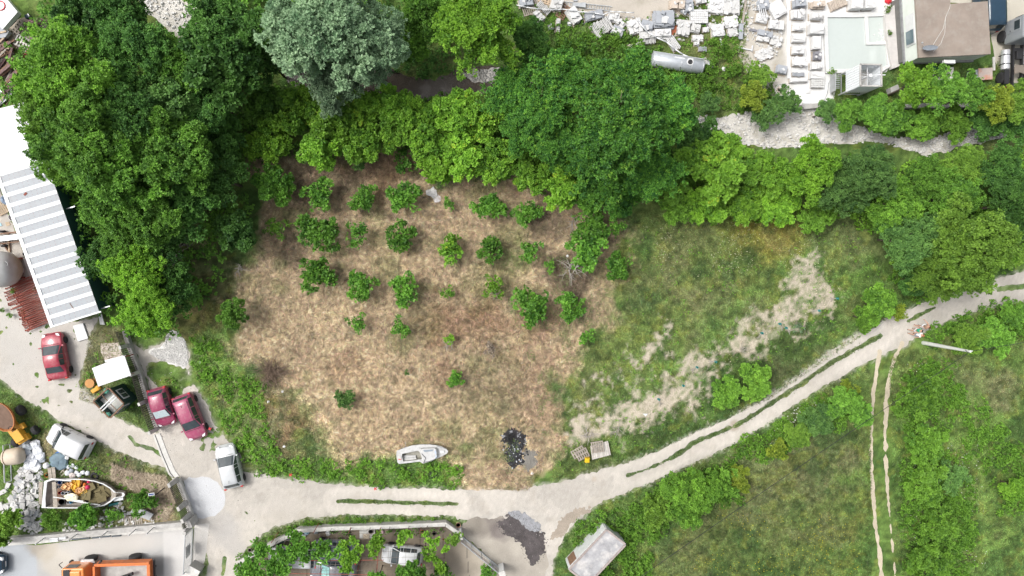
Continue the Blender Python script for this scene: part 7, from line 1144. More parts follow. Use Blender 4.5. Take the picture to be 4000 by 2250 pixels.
# yard junk
for x, y, m_, lb in [(1200, 2080, mat('bluish_bag', (.25, .4, .5)), 'bluish plastic bag in the yard corner'), (1185, 2092, M_BAGG, 'grey bag in the yard corner'), (1165, 2085, M_BLK, 'black bag in the yard corner'), (1232, 2078, M_BAGG, 'grey bag along the yard wall'), (1125, 2105, M_WHITE, 'small white jug by the inner yard wall'), (1282, 2082, M_SHEETW, 'white bowl by the yard wall'), (1422, 2072, M_SHEETW, 'white bag by the yard table'), (1490, 2078, mat('pink_rag', (.6, .4, .45)), 'pinkish rag by the yard wall')]: sack(x, y, .22, m_, lb, 'bag' if 'bag' in lb else 'household_litter', 'bag' if 'bag' in lb else 'household item')
slab('teal_sheet', 'dark teal sheet leaning inside the left yard wall', 'sheet', [z5(390, 640), z5(520, 590), z5(540, 620), z5(420, 675)], .6, .05, M_DGREEN)
p = W(1435, 2085, .6); t = thing('tray_table', 'small table with a tray of shells in the walled yard', 'table', (p.x, p.y, 0)); MB().box((0, 0, .68), (1.3, .7, .04)).build('tabletop', M_CONCL, t)
for sx in (-1, 1):
    for sy in (-1, 1): MB().box((sx*.58, sy*.28, .33), (.05, .05, .66)).build('leg', M_WOOD, t)
slab('shell_tray', 'square tray of pale shells on the yard table', 'tray', [z5(1925, 490), z5(2038, 492), z5(2035, 575), z5(1925, 572)], .71, .06, mat('shells', (.6, .5, .38), var=.5, scale=14)); tub(*z5(2063, 450), .22, .12, M_WOOD, 'round basket of pale fruit on the yard table', .71, 'basket', mat('pale_fruit', (.68, .6, .32), var=.3, scale=12), 'basket')
tub(1648, 2078, .13, .22, M_ORANGE, 'orange flower pot in the row inside the yard wall', name='flower_pot', cat='pot'); tub(1695, 2085, .16, .25, M_BLK, 'black flower pot inside the yard wall', name='flower_pot', cat='pot'); tub(1733, 2107, .07, .14, M_REDP, 'small red pot near the grey-olive shrub', name='flower_pot', cat='pot'); tub(1385, 2206, .12, .18, M_REDP, 'red pot behind the grey cars', name='flower_pot', cat='pot')
tub(1790, 2052, .22, .3, mat('terracotta', (.45, .28, .2)), 'terracotta pot outside the white gate pillar', name='flower_pot', cat='pot'); tub(975, 2150, .16, .3, M_WOOD, 'wooden pot at the outer corner of the yard wall', name='flower_pot', cat='pot')
pallet(1912, 2218, 'dark metal rack lying beside the wire gate', .8, .5, .9, M_BLK, n=5, cat='rack')
# ---------------------------------------------------------------- utility pole and cable
b = W(3607, 1339, 0); top = W(3791, 1373, 6.2); t = thing('utility_pole', 'pale concrete utility pole beside the gravel track fork', 'pole', (b.x, b.y, 0)); tv = Vector((top.x-b.x, top.y-b.y, 6.2)); MB().tube((0, 0, -.05), tv, .19, .10, n=14).build('shaft', mat('pole_concrete', (.62, .64, .60), var=.06), t)
MB().tube(tv+Vector((-.3, .12, -.25)), tv+Vector((.1, -.25, -.15)), .02).build('bracket', M_BLK, t); MB().tube(tv+Vector((.05, .05, -.02)), tv+Vector((.05, .05, .12)), .05).build('insulator', M_WHITE, t)
def cable(lab, A, B, sag, r=.022):
    c = (A+B)/2; t = thing('overhead_cable', lab, 'cable', (c.x, c.y, 0)); pts = []
    for i in range(25): f = i/24; q = A.lerp(B, f); pts.append((q.x-c.x, q.y-c.y, q.z-4*sag*f*(1-f)))
    MB().path(pts, r, 4).build('wire', M_BLK, t)
cable('black overhead cable from the pole down across the lower meadow', W(3791, 1373, 6.1), W(2380, 2340, 6.0), .25); cable('short black overhead cable from the pole to the right edge', W(3791, 1373, 6.1), W(4150, 1315, 6.1), .1)
# ---------------------------------------------------------------- stone yard at the top
q1 = zm(2000, 0, 4.14); q2 = zm(2450, 0, 4.14); q3 = zm(2950, 0, 3.293); q4 = zm(3450, 0, 3.293)
M_MW = mat('pallet_marble', (.52, .52, .51), rough=.7, var=.06, dirt=(.52, .50, .46), damt=.5); M_MG = mat('pallet_marble_grey', (.34, .36, .39), rough=.7, var=.08); M_MP = mat('pallet_marble_pink', (.52, .45, .38), rough=.7, var=.1); M_MV = mat('pallet_marble_bright', (.62, .62, .615), rough=.7, var=.12, dirt=(.5, .49, .47), dscale=2.5, damt=.35)
M_PLW = mat('pallet_wood', (.42, .36, .29), rough=.85, var=.25, scale=6)
def stack(pt, sx, sy, rz, h, m, lab, style='slabs', pal_=True, tilt=0):
    """stone slabs piled on a pallet; sx, sy in metres"""
    sx *= .9; sy *= .9; p = W(*pt, h); t = thing('stone_pallet', lab, 'stone stack', (p.x, p.y, 0), rz, 'stone stacks of the yard'); rg = random.Random(int(pt[0]*3+pt[1]))
    if pal_:
        mb = MB()
        for i in range(5): mb.box((-sx/2+.06+i*(sx-.12)/4, 0, .11), (.12, sy, .03))
        for s in (-1, 1): mb.box((0, s*(sy/2-.06), .05), (sx, .09, .09))
        mb.build('pallet', M_PLW, t)
    z = .13
    if style == 'slabs':
        k = 0
        while z < h-.02:
            th = rg.uniform(.07, .16); nx = rg.choice((1, 2, 2, 3)); mb = MB()
            for i in range(nx): w_ = (sx-.08)/nx; mb.box((-sx/2+.04+w_*(i+.5)+rg.uniform(-.03, .03), rg.uniform(-.05, .05), z+th/2), (w_*rg.uniform(.8, .98), sy*rg.uniform(.7, .96), th-.008), rz=rg.uniform(-.07, .07))
            mb.build('slab', m, t, bevel=.006); z += th; k += 1; sx *= .97; sy *= .97
            if k > 7: break
        for i in range(4):
            a = rg.uniform(.25, .5)*min(sx, sy); mb = MB().prism([(-a/2, -a*.4), (a*.4, -a*.5), (a/2, a*.3), (-a*.3, a*.45)], 0, .06); o = mb.build('slab', m if i % 2 else M_MV, t); o.location = (rg.uniform(-.3, .3)*sx, rg.uniform(-.3, .3)*sy, z+.033*i); o.rotation_euler = (rg.uniform(-.12, .12), rg.uniform(-.12, .12), rg.uniform(0, 3))
    elif style == 'upright':
        n = int(sx/.12); mb = MB()
        for i in range(n): mb.box((-sx/2+.06+i*(sx-.1)/max(1, n-1), rg.uniform(-.04, .04), z+(h-z)/2*rg.uniform(.8, 1)), (.075, sy*rg.uniform(.8, 1), (h-z)*rg.uniform(.8, 1)), rz=rg.uniform(-.05, .05))
        mb.build('slab', m, t)
    elif style == 'crazy':
        for lay in range(2):
            mb = MB()
            for i in range(int(sx*sy*12)):
                a = rg.uniform(.16, .38); x, y = rg.uniform(-.5, .5)*(sx-.2), rg.uniform(-.5, .5)*(sy-.2); q = Matrix.Rotation(rg.uniform(0, 3), 3, 'Z') @ Matrix.Rotation(rg.uniform(-.3, .3), 3, 'X'); mb.box((x, y, z+rg.random()*(h-z)), (a, a*rg.uniform(.5, .9), .09), M=q)
            mb.build('stone_pieces', m if lay == 0 else M_MV, t)
        MB().box((0, 0, (z+h)/2-.05), (sx*.85, sy*.85, h-z-.1)).build('stone_core', m, t)
    elif style == 'block':
        MB().box((0, 0, (z+h)/2), (sx*.96, sy*.96, h-z)).build('block', m, t, bevel=.02); mb = MB()
        for i in range(3): mb.box((rg.uniform(-.2, .2)*sx, rg.uniform(-.2, .2)*sy, h+.022+.031*i), (sx*rg.uniform(.4, .6), sy*rg.uniform(.3, .6), .05), rz=rg.uniform(-.1, .1))
        mb.build('slab', M_MV, t)
    elif style == 'cubes':
        nx = max(2, int(sx/.17)); ny = max(2, int(sy/.17)); mb = MB()
        for i in range(nx):
            for j in range(ny): hh = (h-z)*rg.uniform(.82, 1.0); mb.box((-sx/2+(i+.5)*sx/nx, -sy/2+(j+.5)*sy/ny, z+hh/2), (sx/nx*.9, sy/ny*.9, hh), rz=rg.uniform(-.08, .08))
        mb.build('stone_blocks', m, t)
    return t
ST = [  # point, sx, sy, rz, h, mat, label, style
 (q1(230, 30), 1.5, .8, .2, .5, M_MG, 'grey slabs at the top left end of the stone yard', 'slabs'), (q1(515, 120), 1.4, .7, -.75, .45, M_MW, 'white slabs under the white hose, upper left', 'upright'), (q1(440, 250), 1.3, .8, -.9, .5, M_MW, 'white slabs with one small square on top, near the dark tree', 'slabs'), (q1(385, 375), 1.2, .7, -.75, .4, M_MW, 'white slabs half in the brambles beside the dark tree', 'upright'), (q1(725, 60), 1.3, 1.4, -.3, .55, M_MW, 'white slabs at the left end of the ladder', 'slabs'), (q1(1010, 230), 1.2, 1.7, .6, .6, M_MV, 'bright white slabs left of the tyre', 'slabs'),
 (q1(1330, 235), 2.0, .9, .25, .5, M_MG, 'light grey slabs crossed by the white hose', 'slabs'), (q1(1460, 430), 1.9, 1.5, .55, .7, M_MW, 'big leaning stack of thin white slabs by the brambles', 'upright'), (q1(1650, 280), 1.3, .9, -.1, .5, M_MV, 'bright white slabs right below the ladder end', 'slabs'), (q1(1750, 370), 1.2, .7, -.8, .4, M_MV, 'tumbled white slabs in the middle of the row', 'slabs'), (q1(1710, 500), 1.2, .9, -.45, .5, M_MG, 'single blue-grey slab stack in the brambles', 'block'), (q1(630, 425), .6, .6, .2, .3, M_MG, 'small blue-grey stone in the brambles', 'block'), (q1(745, 400), .5, 1.4, -.1, .35, M_MW, 'narrow white slabs standing in the brambles', 'slabs'), (q1(930, 385), .4, .4, -.1, .3, M_MG, 'tiny grey block on the brambles below the brown pallet', 'block'),
 (q2(130, 420), 1.6, 1.5, .3, .6, M_MV, 'white slabs with a grey base left of the grey offcuts', 'slabs'), (q2(330, 400), 1.4, 1.2, -.3, .55, M_MG, 'grey and white offcuts left of the grey layered stack', 'slabs'), (q2(350, 560), 2.0, .9, .15, .5, M_MW, 'cream white long slabs above the brambles', 'slabs'), (q2(320, 660), 1.7, .6, .1, .4, M_MW, 'cream white slabs at the bramble edge', 'upright'), (q2(60, 770), 1.0, .7, .0, .4, M_MP, 'pinkish slabs sunk in the brambles', 'slabs'), (q2(195, 755), 1.0, .9, .1, .45, M_MV, 'white block slabs sunk in the brambles', 'slabs'),
 (q2(615, 290), 2.3, 1.9, .0, .9, M_MG, 'large blue-grey layered stack at the yard corner', 'slabs'), (q2(830, 70), 1.6, 1.0, -.05, .6, M_MP, 'peach coloured slabs on a wooden pallet at the top edge', 'slabs'), (q2(1010, 80), .9, 1.5, .05, .6, M_MG, 'blue-grey slabs beside the peach coloured ones', 'slabs'), (q2(920, 185), .8, .5, -.5, .3, M_MG, 'small blue-grey slabs fallen from the pallet', 'slabs'), (q2(925, 430), 1.4, 1.6, -.1, .6, M_MW, 'white crazy paving slabs right of the orange rubble', 'crazy'), (q2(580, 530), 1.9, 1.0, .0, .6, M_MV, 'white blocks left of the orange rubble', 'slabs'), (q2(745, 690), .8, 1.7, .6, .4, M_MV, 'leaning white slabs beside the white pipe', 'upright'),
 (q2(1170, 260), 1.7, 1.3, .03, .6, M_MV, 'small white stone cubes on a pallet in the middle of the weeds', 'cubes'), (q2(1440, 90), 1.8, 1.5, -.05, .5, M_MV, 'white stone pieces in a square at the top edge', 'crazy'), (q2(1700, 90), 1.8, 1.6, .02, .6, M_MW, 'white and grey stone pieces near the long timber', 'crazy'), (q2(1200, 10), 1.2, .5, .2, .4, M_MV, 'white slabs cut by the top edge of the picture', 'slabs'), (q2(1690, 340), 1.5, 1.2, .2, .5, M_MV, 'round-topped white sacks of stone pieces', 'crazy'), (q2(1110, 460), 1.1, .8, -.2, .45, M_MW, 'grey-white slabs below the stone cubes', 'slabs'), (q2(1280, 470), .7, .5, .1, .4, M_MV, 'small white slabs right below the stone cubes', 'crazy'), (q2(1365, 415), .7, .5, .1, .3, M_MW, 'little cream stone heap in the weeds', 'crazy'), (q2(1480, 480), 1.3, 1.3, .1, .6, M_MV, 'compact white stone bundle in the weeds', 'crazy'), (q2(1715, 510), 1.1, .9, .1, .4, M_MW, 'white paving pieces beside the grey-blue trough', 'crazy'), (q2(1150, 610), 1.2, .7, .0, .35, M_MW, 'low white slabs half overgrown', 'crazy'), (q2(1130, 705), .6, .4, .1, .3, M_MV, 'small white slabs in the overgrown weeds', 'slabs'), (q2(1220, 790), .8, .5, .0, .3, M_MG, 'dark striped slabs deep in the weeds', 'upright'),
 (q3(110, 60), 1.3, 1.0, .1, .5, M_MG, 'grey slabs above the white racks', 'slabs'), (q3(290, 110), 1.5, 1.6, .55, .5, M_MV, 'big tilted square stack of white slabs', 'block'), (q3(85, 240), 1.3, .9, -.2, .4, M_MV, 'white slabs under the white rack', 'slabs'), (q3(280, 310), 1.6, 1.0, -.05, .6, M_MV, 'tall layered white slabs left of the white rails', 'slabs'), (q3(130, 430), 1.7, .6, -.2, .4, M_MG, 'blue-grey long slabs left of the white rails', 'slabs'), (q3(110, 500), 1.4, .5, -.2, .4, M_MV, 'white long slabs below the blue-grey ones', 'slabs'), (q3(270, 530), 1.3, 1.0, -.4, .3, M_MW, 'scattered pale slabs beside the rails', 'crazy'), (q3(120, 690), 1.9, 1.2, .3, .3, M_MW, 'broken grey slabs heap near the concrete beam', 'crazy'), (q3(345, 890), 1.2, 1.0, -.2, .5, M_MG, 'pale blue-grey slabs above the rubble barrel', 'slabs'),
 (q3(585, 30), 1.4, .8, .05, .7, M_MG, 'grey slabs, first in the left rail row', 'slabs'), (q3(563, 175), 1.4, 1.0, .0, .6, M_MV, 'white slabs, second in the left rail row', 'slabs'), (q3(573, 345), 1.2, .7, .0, .6, M_MV, 'white slabs, third in the left rail row', 'slabs'), (q3(567, 490), 1.3, .7, .0, .6, M_MV, 'white slabs, fourth in the left rail row, on a dark grey base', 'block'), (q3(565, 640), 1.3, .9, .0, .6, M_MV, 'white slabs, fifth in the left rail row', 'slabs'), (q3(580, 780), 1.3, .9, .0, .7, M_MV, 'white broken slabs, sixth in the left rail row', 'crazy'), (q3(560, 955), 1.2, .4, .0, .3, M_MG, 'thin grey slabs, seventh in the left rail row', 'upright'), (q3(565, 1030), 1.8, .4, .05, .4, M_MV, 'long white slabs, last in the left rail row', 'block'),
 (q3(825, 45), 1.6, .7, .0, .7, M_MP, 'cream slabs on timber, first in the right rail row', 'slabs'), (q3(800, 200), 1.3, .7, .0, .7, M_MV, 'white slabs on timber, second in the right rail row', 'slabs'), (q3(800, 365), 1.4, 1.0, .0, .8, M_MV, 'tall plain white block, third in the right rail row', 'block'), (q3(795, 545), .9, 1.3, .02, .6, M_MV, 'upright white slabs, fourth in the right rail row', 'block'), (q3(805, 715), 1.0, .9, .0, .4, mat('dark_stone', (.22, .22, .24)), 'dark stone slabs, fifth in the right rail row', 'slabs'), (q3(802, 845), 1.3, .7, .0, .6, M_MV, 'two white slab rows, sixth in the right rail row', 'slabs'), (q3(808, 965), 1.4, .7, .0, .6, M_MV, 'plain white slabs, seventh in the right rail row', 'block'), (q3(812, 1070), 1.3, .8, .0, .5, M_MW, 'grey-white paving blocks, last in the right rail row', 'cubes'),
 (q3(1070, 40), 1.7, 1.0, .4, .4, M_MP, 'tan slabs leaning at the top edge above the basin', 'upright'), (q3(1320, 40), 1.2, 1.0, .0, .9, M_MV, 'white block stack at the top edge above the basin, left', 'block'), (q3(1490, 35), 1.1, 1.0, .05, .9, M_MV, 'white block stack at the top edge above the basin, right', 'block')]
for pt, sx, sy, rz, h, m, lb, st in ST: stack(pt, sx, sy, rz, h, m, 'Pallet of '+lb if False else lb, st)
pallet(*q1(300, 120), 'grey slatted pallet at the left end of the stone yard', 1.5, 1.2, .3, n=9); pallet(*q1(825, 190), 'brown slatted pallet crossed by the white hose', 1.3, .8, 1.0, M_WOODB, n=7); pallet(*q1(540, 15), 'tan plywood sheet pallet at the top edge', 1.2, .5, -.3, mat('ply', (.52, .40, .28)), n=5)
p = W(*q1(1150, 345), .1); t = thing('tyre', 'grey tyre lying in the stone yard weeds', 'tyre', (p.x, p.y, .08)); MB().torus((0, 0, 0), .22, .07).build('casing', mat('grey_rubber', (.16, .17, .16)), t, smooth=True)
# ladder, metal trough, hoses
a = W(*q1(850, 60), .12); b = W(*q1(1615, 140), .12); d = b-a; t = thing('ladder', 'long grey metal ladder lying along the stone yard edge', 'ladder', (a.x, a.y, .08), math.atan2(d.y, d.x)); L_ = d.length
MB().box((L_/2, .19, 0), (L_, .05, .08)).box((L_/2, -.19, 0), (L_, .05, .08)).build('rail', M_GALV, t); mb = MB()
for i in range(17): mb.box((.2+i*(L_-.4)/16, 0, 0), (.045, .34, .04))
mb.build('rung', M_GALV, t)
slab('metal_hood', 'bright folded metal sheet resting on the ladder', 'sheet', [q1(990, 50), q1(1190, 35), q1(1195, 120), q1(985, 95)], .18, .14, M_GALV)
slab('folded_sheet', 'small blue-grey sheet at the top edge above the ladder', 'sheet', [q1(990, 0), q1(1060, 0), q1(1058, 22), q1(995, 18)], .02, .1, M_MG)
def hose(lab, pts, r, m, z=.6, name='hose', cat='hose'):
    P = [W(x, y, z) for x, y in pts]; t = thing(name, lab, cat, (P[0].x, P[0].y, 0)); MB().path([(p.x-P[0].x, p.y-P[0].y, z) for p in P], r).build('tube', m, t, smooth=True)
hose('long white hose draped over the marble stacks', [q1(75, 80), q1(230, 118), q1(480, 150), q1(740, 158), q1(820, 148), q1(1060, 185), q1(1340, 210), q1(1470, 242), q1(1590, 188), q1(1700, 190), q1(1850, 200), q1(1975, 205)], .05, M_SHEETW, .75)
hose('white pipe running from the marble stacks down to the silver tank', [q2(150, 300), q2(190, 360), q2(330, 520), q2(480, 610), q2(640, 680), q2(780, 800), q2(900, 880), q2(1035, 940)], .06, M_SHEETW, .7); hose('short white pipe leading down from the end of the silver tank', [q2(1210, 1130), q2(1255, 1230), q2(1265, 1370)], .05, M_SHEETW, .3)
hose('black cable crossing the roof slab edge by the basin', [q4(30, 160), q4(15, 330), q4(40, 600), q4(80, 780), q4(98, 840)], .03, M_BLK, .15, 'black_cable', 'cable'); hose('grey hose lying over the white yard down to its lower wall', [q3(1060, 960), q3(990, 975), q3(940, 1080), q3(930, 1200), q3(880, 1300), q3(800, 1335), q3(600, 1335), q3(635, 1400)], .03, M_GALV, .06)
# silver tank
a = W(*q2(400, 960), .65); b = W(*q2(1215, 1085), .65); d = b-a; t = thing('silver_tank', 'long silver cylindrical tank with an open round hatch lying under the plane trees', 'tank', (a.x, a.y, 0), math.atan2(d.y, d.x)); L_ = d.length
M_SILV = mat('silver_shell', (.50, .53, .56), rough=.38, metal=.35, var=.1, dirt=(.3, .31, .31), damt=.5); MB().lathe([(0, -.08), (.55, -.03), (.64, .06), (.64, L_-.06), (.55, L_+.03), (0, L_+.08)], 28, (0, 0, .66), 'x').build('shell', M_SILV, t, smooth=True)
for f in (.02, .55, .76, .98): o = MB().torus((0, 0, 0), .645, .018, 28, 6).build('band', M_GALV, t); o.rotation_euler = (0, math.pi/2, 0); o.location = (L_*f, 0, .66)
MB().torus((L_*.71, .06, 1.29), .25, .05).build('hatch_ring', M_WHITE, t); MB().lathe([(0, 0), (.24, 0), (.24, .03), (0, .03)], 16, (L_*.71, .06, 1.29)).build('hatch', M_BLK, t); MB().box((L_*.71, .3, 1.25), (.5, .18, .08)).build('hatch_lid', M_WHITE, t); MB().box((L_*.5, .30, 1.22), (.9, .12, .05)).build('label_plate', M_WHITE, t); MB().box((L_*.5, .66, .75), (L_, .06, .08)).build('side_rail', M_GALV, t)
for f in (.2, .8): MB().box((L_*f, 0, .1), (.2, 1.1, .2)).build('cradle', M_CONC, t)
sack(*q2(1250, 1010), .4, M_MW, 'pale crumpled sack at the end of the silver tank'); sack(*q2(1330, 1060), .4, M_BAG, 'second pale sack right of the silver tank'); sack(*q2(1310, 1160), .28, M_BLK, 'black bag below the end of the silver tank'); sack(*q2(1565, 1110), .2, M_WHITE, 'lone white stone-like bag in the brambles')
mb = MB(); rg = random.Random(4)
for i in range(120): x, y = q2(745+rg.gauss(0, 38), 480+rg.gauss(0, 36)); p = W(x, y); mb.box((p.x, p.y, .06+rg.random()*.1), (rg.uniform(.08, .25), .1, .07), rz=rg.random()*3)
tag(mb.build('brick_rubble', mat('orange_brick', (.50, .16, .08), var=.2)), 'orange brick rubble between the white stacks', 'rubble', kind='stuff')
def timber(lab, A, B, w_=.2, m=M_WOOD, z=.05, name='timber', cat='timber', th=.14):
    a = W(*A, z+th); b = W(*B, z+th); d = b-a; c = (a+b)/2; o = MB().box((0, 0, th/2), (d.length, w_, th)).build(name, m, bevel=.01); o.location = (c.x, c.y, z); o.rotation_euler = (0, 0, math.atan2(d.y, d.x)); tag(o, lab, cat)
timber('long grey timber standing at the edge of the stone yard weeds', q2(1925, 0), q2(1870, 375), .18); timber('thin crossed timber beside the long grey one', q2(1985, 20), q2(1925, 200), .1); timber('grey-blue metal trough at the right of the paving pieces', q2(1850, 380), q2(1840, 630), .36, M_MG, th=.3, name='trough', cat='trough'); timber('white angle iron in the weeds right of the overgrown slabs, long side', q2(1800, 765), q2(2025, 810), .1, M_SHEETW); timber('white upright bar at the corner of the angle iron', q2(2030, 730), q2(2020, 830), .1, M_SHEETW); timber('short tan plank in the weeds below the angle iron', q2(1790, 840), q2(1890, 865), .12, M_PLW)
timber('white post lying in the weeds below the stone bundle', q2(1510, 580), q2(1520, 735), .12, M_SHEETW); timber('dark striped steel strip left of the blue-grey long slabs', q2(1985, 475), q2(2120, 500), .2, mat('dark_strip', (.2, .2, .22))); timber('pale concrete beam standing in the bushes left of the yard', q3(122, 800), q3(115, 1015), .26, M_CONCL, .3, 'concrete_beam', 'beam', .3); timber('thin white pipe lying left of the blue-grey bushes', q3(170, 1330), q3(300, 1355), .07, M_SHEETW)
p = W(*q3(100, 150), .6); t = thing('white_rack', 'white metal rack of four bars on the white slabs', 'rack', (p.x, p.y, .45), -1.35); mb = MB()
for i in range(4): mb.box((0, -.27+.18*i, .1), (1.3, .06, .06))
mb.box((-.6, 0, .03), (.06, .7, .06)).box((.6, 0, .03), (.06, .7, .06)); mb.build('bars', M_SHEETW, t)
# rails of the white yard
for lab, x, y0, y1 in (('broad white concrete rail left of the left stack row', 440, -30, 1010), ('broad white concrete rail between the two stack rows', 690, -30, 1200)):
    a, b, c_, d = q3(x-35, y0), q3(x+25, y0), q3(x+25, y1), q3(x-30, y1); slab('concrete_rail', lab, 'rail', [a, b, c_, d], .012, .10, M_MV, bevel=.02)
slab('yard_edge_wall', 'grey-white wall closing the lower end of the white yard', 'wall', [q3(590, 1345), q3(880, 1320), q3(900, 1375), q3(640, 1405)], 0, .6, M_CONC)
# settling basin
ZW = .02; rim = [q3(905, 205), q3(1690, 175), q3(1700, 350), q3(1730, 840), q3(1620, 900), q3(930, 915)]; R0 = [W(x, y, .25) for x, y in rim]; t = thing('settling_basin', 'rectangular basin with white crusted walls full of milky green water', 'basin', (R0[0].x, R0[0].y, 0)); ln = [Vector((p.x-R0[0].x, p.y-R0[0].y, 0)) for p in R0]; m1 = ln[0].lerp(ln[1], .5); ln = [m1]+ln[1:]+[ln[0], m1-(ln[1]-ln[0]).normalized()*.004]
M_CRUST = mat('white_crust', (.60, .60, .59), rough=.9, var=.05, scale=5, bump=.6, bscale=6); wallstrip(MB(), ln, .42, 0, .26).build('wall', M_CRUST, t)
dv_ = [q3(1432, 190), q3(1450, 560), q3(1690, 548)]; wallstrip(MB(), [Vector((W(x, y, .25).x-R0[0].x, W(x, y, .25).y-R0[0].y, 0)) for x, y in dv_], .32, 0, .24).build('divider', M_CRUST, t)
mw = mat('milky_water', (.46, .505, .485), rough=.12, var=.02, spec=.5); o = MB().prism([(p.x, p.y) for p in R0], .012, .10).build('water', mw); o['kind'] = 'structure'
rg = random.Random(9); mb = MB()
for i in range(45):
    x, y = rg.gauss(1620, 40), rg.gauss(450, 60); p = W(*q3(min(1670, max(1480, x)), min(530, max(200, y))), .1); blobmesh(mb, (p.x, p.y, .11), rg.uniform(.03, .09), i, .3, 6, 4)
tag(mb.build('foam', M_CRUST), 'white foam flecks floating in the small basin compartment', 'foam', kind='stuff')
# hopper tower
zt = 3.5; hc = [W(*q3(1345, 820), zt), W(*q3(1625, 828), zt), W(*q3(1628, 1115), zt), W(*q3(1345, 1110), zt)]; m0 = sum(hc, Vector())/4; t = thing('hopper_tower', 'white corrugated hopper tower with an open square top and louvred base', 'tower', (m0.x, m0.y, 0)); h = [v-m0 for v in hc]
M_COR = mat('corrugated_white', (.72, .75, .77), rough=.45, var=.05)
for i in range(4):
    a, b = h[i]*.96, h[(i+1) % 4]*.96; d = b-a; n_ = 18; vs = []; 
    for k in range(n_+1):
        f = k/n_; q = a.lerp(b, f); nn = ((a+b)/2).normalized()*(.03 if k % 2 else 0); vs += [(q.x+nn.x, q.y+nn.y, 1.35), (q.x+nn.x, q.y+nn.y, zt)]
    o = MB().add(vs, [(2*k, 2*k+2, 2*k+3, 2*k+1) for k in range(n_)]).build('corrugated_wall', M_COR, t); s_ = o.modifiers.new('s', 'SOLIDIFY'); s_.thickness = .025
    mm = (h[i]+h[(i+1) % 4])/2; MB().box((mm.x*.96, mm.y*.96, zt+.03), ((h[(i+1) % 4]-h[i]).length*.98, .12, .08), rz=math.atan2(d.y, d.x)).build('top_rim', M_CONC, t); MB().box((h[i].x*.92, h[i].y*.92, .68), (.12, .12, 1.36)).build('leg', M_GALV, t); MB().box((mm.x*.93, mm.y*.93, .5), (d.length*.9, .06, .08), rz=math.atan2(d.y, d.x)).build('brace', M_GALV, t)
MB().prism([(v.x*.9, v.y*.9) for v in h], 1.5, 1.56).build('hopper_floor', M_CONCL, t); MB().tube((0, 0, 1.5), (0, 0, zt-.1), .05).tube((0, 0, zt-.1), (0, 0, zt), .16).tube((0, 0, zt-.05), (1.25, .05, zt+.02), .05).build('mixer_shaft', M_SHEETW, t)
for a in range(6): an = a*1.047+.3; MB().tube((0, 0, zt-.1), (math.cos(an)*.75, math.sin(an)*.75, zt-1.0), .022).build('spoke', M_SHEETW, t)
MB().box((0, 0, zt-.5), (.05, 1.55, .05)).box((0, 0, zt-.5), (1.55, .05, .05)).build('cross_bar', M_SHEETW, t)
lv = MB()
for i in range(7): lv.box((-1.5, -.45+.16*i, .9), (.5, .04, .12))
lv.box((-1.78, 0, .75), (.06, 1.5, .9)); lv.build('louvres', M_GALV, t)
# rubble barrel
p = W(*q3(340, 1155), .6); t = thing('rubble_barrel', 'round barrel filled with pale rubble beside the bushes', 'barrel', (p.x, p.y, 0)); MB().lathe([(.5, 0), (.56, .6), (.5, .6), (.48, .5), (0, .5)], 22).build('shell', M_CONCL, t); mb = MB()
for i in range(16): a = rg.uniform(0, 6.28); r = rg.uniform(0, .34); mb.box((math.cos(a)*r, math.sin(a)*r, .53), (rg.uniform(.15, .35), .16, .1), rz=a)
mb.build('rubble', M_MP, t)
# ---------------------------------------------------------------- flat-roofed house
ZT, ZG = 3.6, 1.8; rf = [W(*q4(400, -260), ZT), W(*q4(458, 742), ZT), W(*q4(1385, 695), ZT), W(*q4(1345, 15), ZT), W(*q4(865, 50), ZT), W(*q4(855, -260), ZT)]; m0 = W(*q4(900, 350), ZT); m0.z = 0; t = thing('flat_roof_house', 'pale mint house with a flat brown roof and a terrace slab', 'house', (m0.x, m0.y, 0)); r = [Vector((v.x-m0.x, v.y-m0.y, 0)) for v in rf]
M_RBR = mat('brown_roof', (.27, .225, .19), rough=.9, var=.12, scale=.9, dirt=(.31, .285, .25), dscale=1.4, damt=.6); M_MINT = mat('mint_wall', (.66, .70, .65), rough=.8, var=.05, dirt=(.45, .47, .42), dscale=1.5, damt=.35)
MB().prism([(v.x, v.y) for v in r], ZT-.18, ZT).build('roof', M_RBR, t); MB().prism([(v.x*.985, v.y*.985) for v in r], ZG, ZT-.182).build('wall', M_MINT, t)
a, b = r[0], r[1]; mm = a.lerp(b, .60); dn = (b-a).normalized(); nx_ = Vector((-1, 0, 0)); rzz = math.atan2(dn.y, dn.x)
f = MB().box((mm.x*.985-.06, mm.y+.0, 2.75), (2.6, .08, 1.1), rz=rzz).build('window', M_WHITE, t); MB().box((mm.x*.985-.11, mm.y+.62, 2.75), (1.1, .05, .92), rz=rzz).box((mm.x*.985-.11, mm.y-.62, 2.75), (1.1, .05, .92), rz=rzz).build('pane', mat('window_pane', (.10, .15, .17), rough=.1), f)
tr2 = [W(*q4(215, -200), ZG), W(*q4(275, 815), ZG), W(*q4(1160, 795), ZG), W(*q4(1180, 700), ZG), W(*q4(400, 600), ZG), W(*q4(380, -200), ZG)]; tv2 = [Vector((v.x-m0.x, v.y-m0.y, 0)) for v in tr2]
MB().prism([(v.x, v.y) for v in tv2], ZG-.25, ZG-.004).build('terrace_slab', mat('terrace_grey', (.25, .255, .26), rough=.9, dirt=(.1, .1, .1), damt=.5), t)
lowr = [Vector((v.x*.93, v.y*.86, 0)) for v in r[:4]]; MB().prism([(v.x, v.y) for v in lowr], 0, ZG-.252).build('ground_floor', mat('shaded_wall', (.16, .16, .15), rough=.9), t)
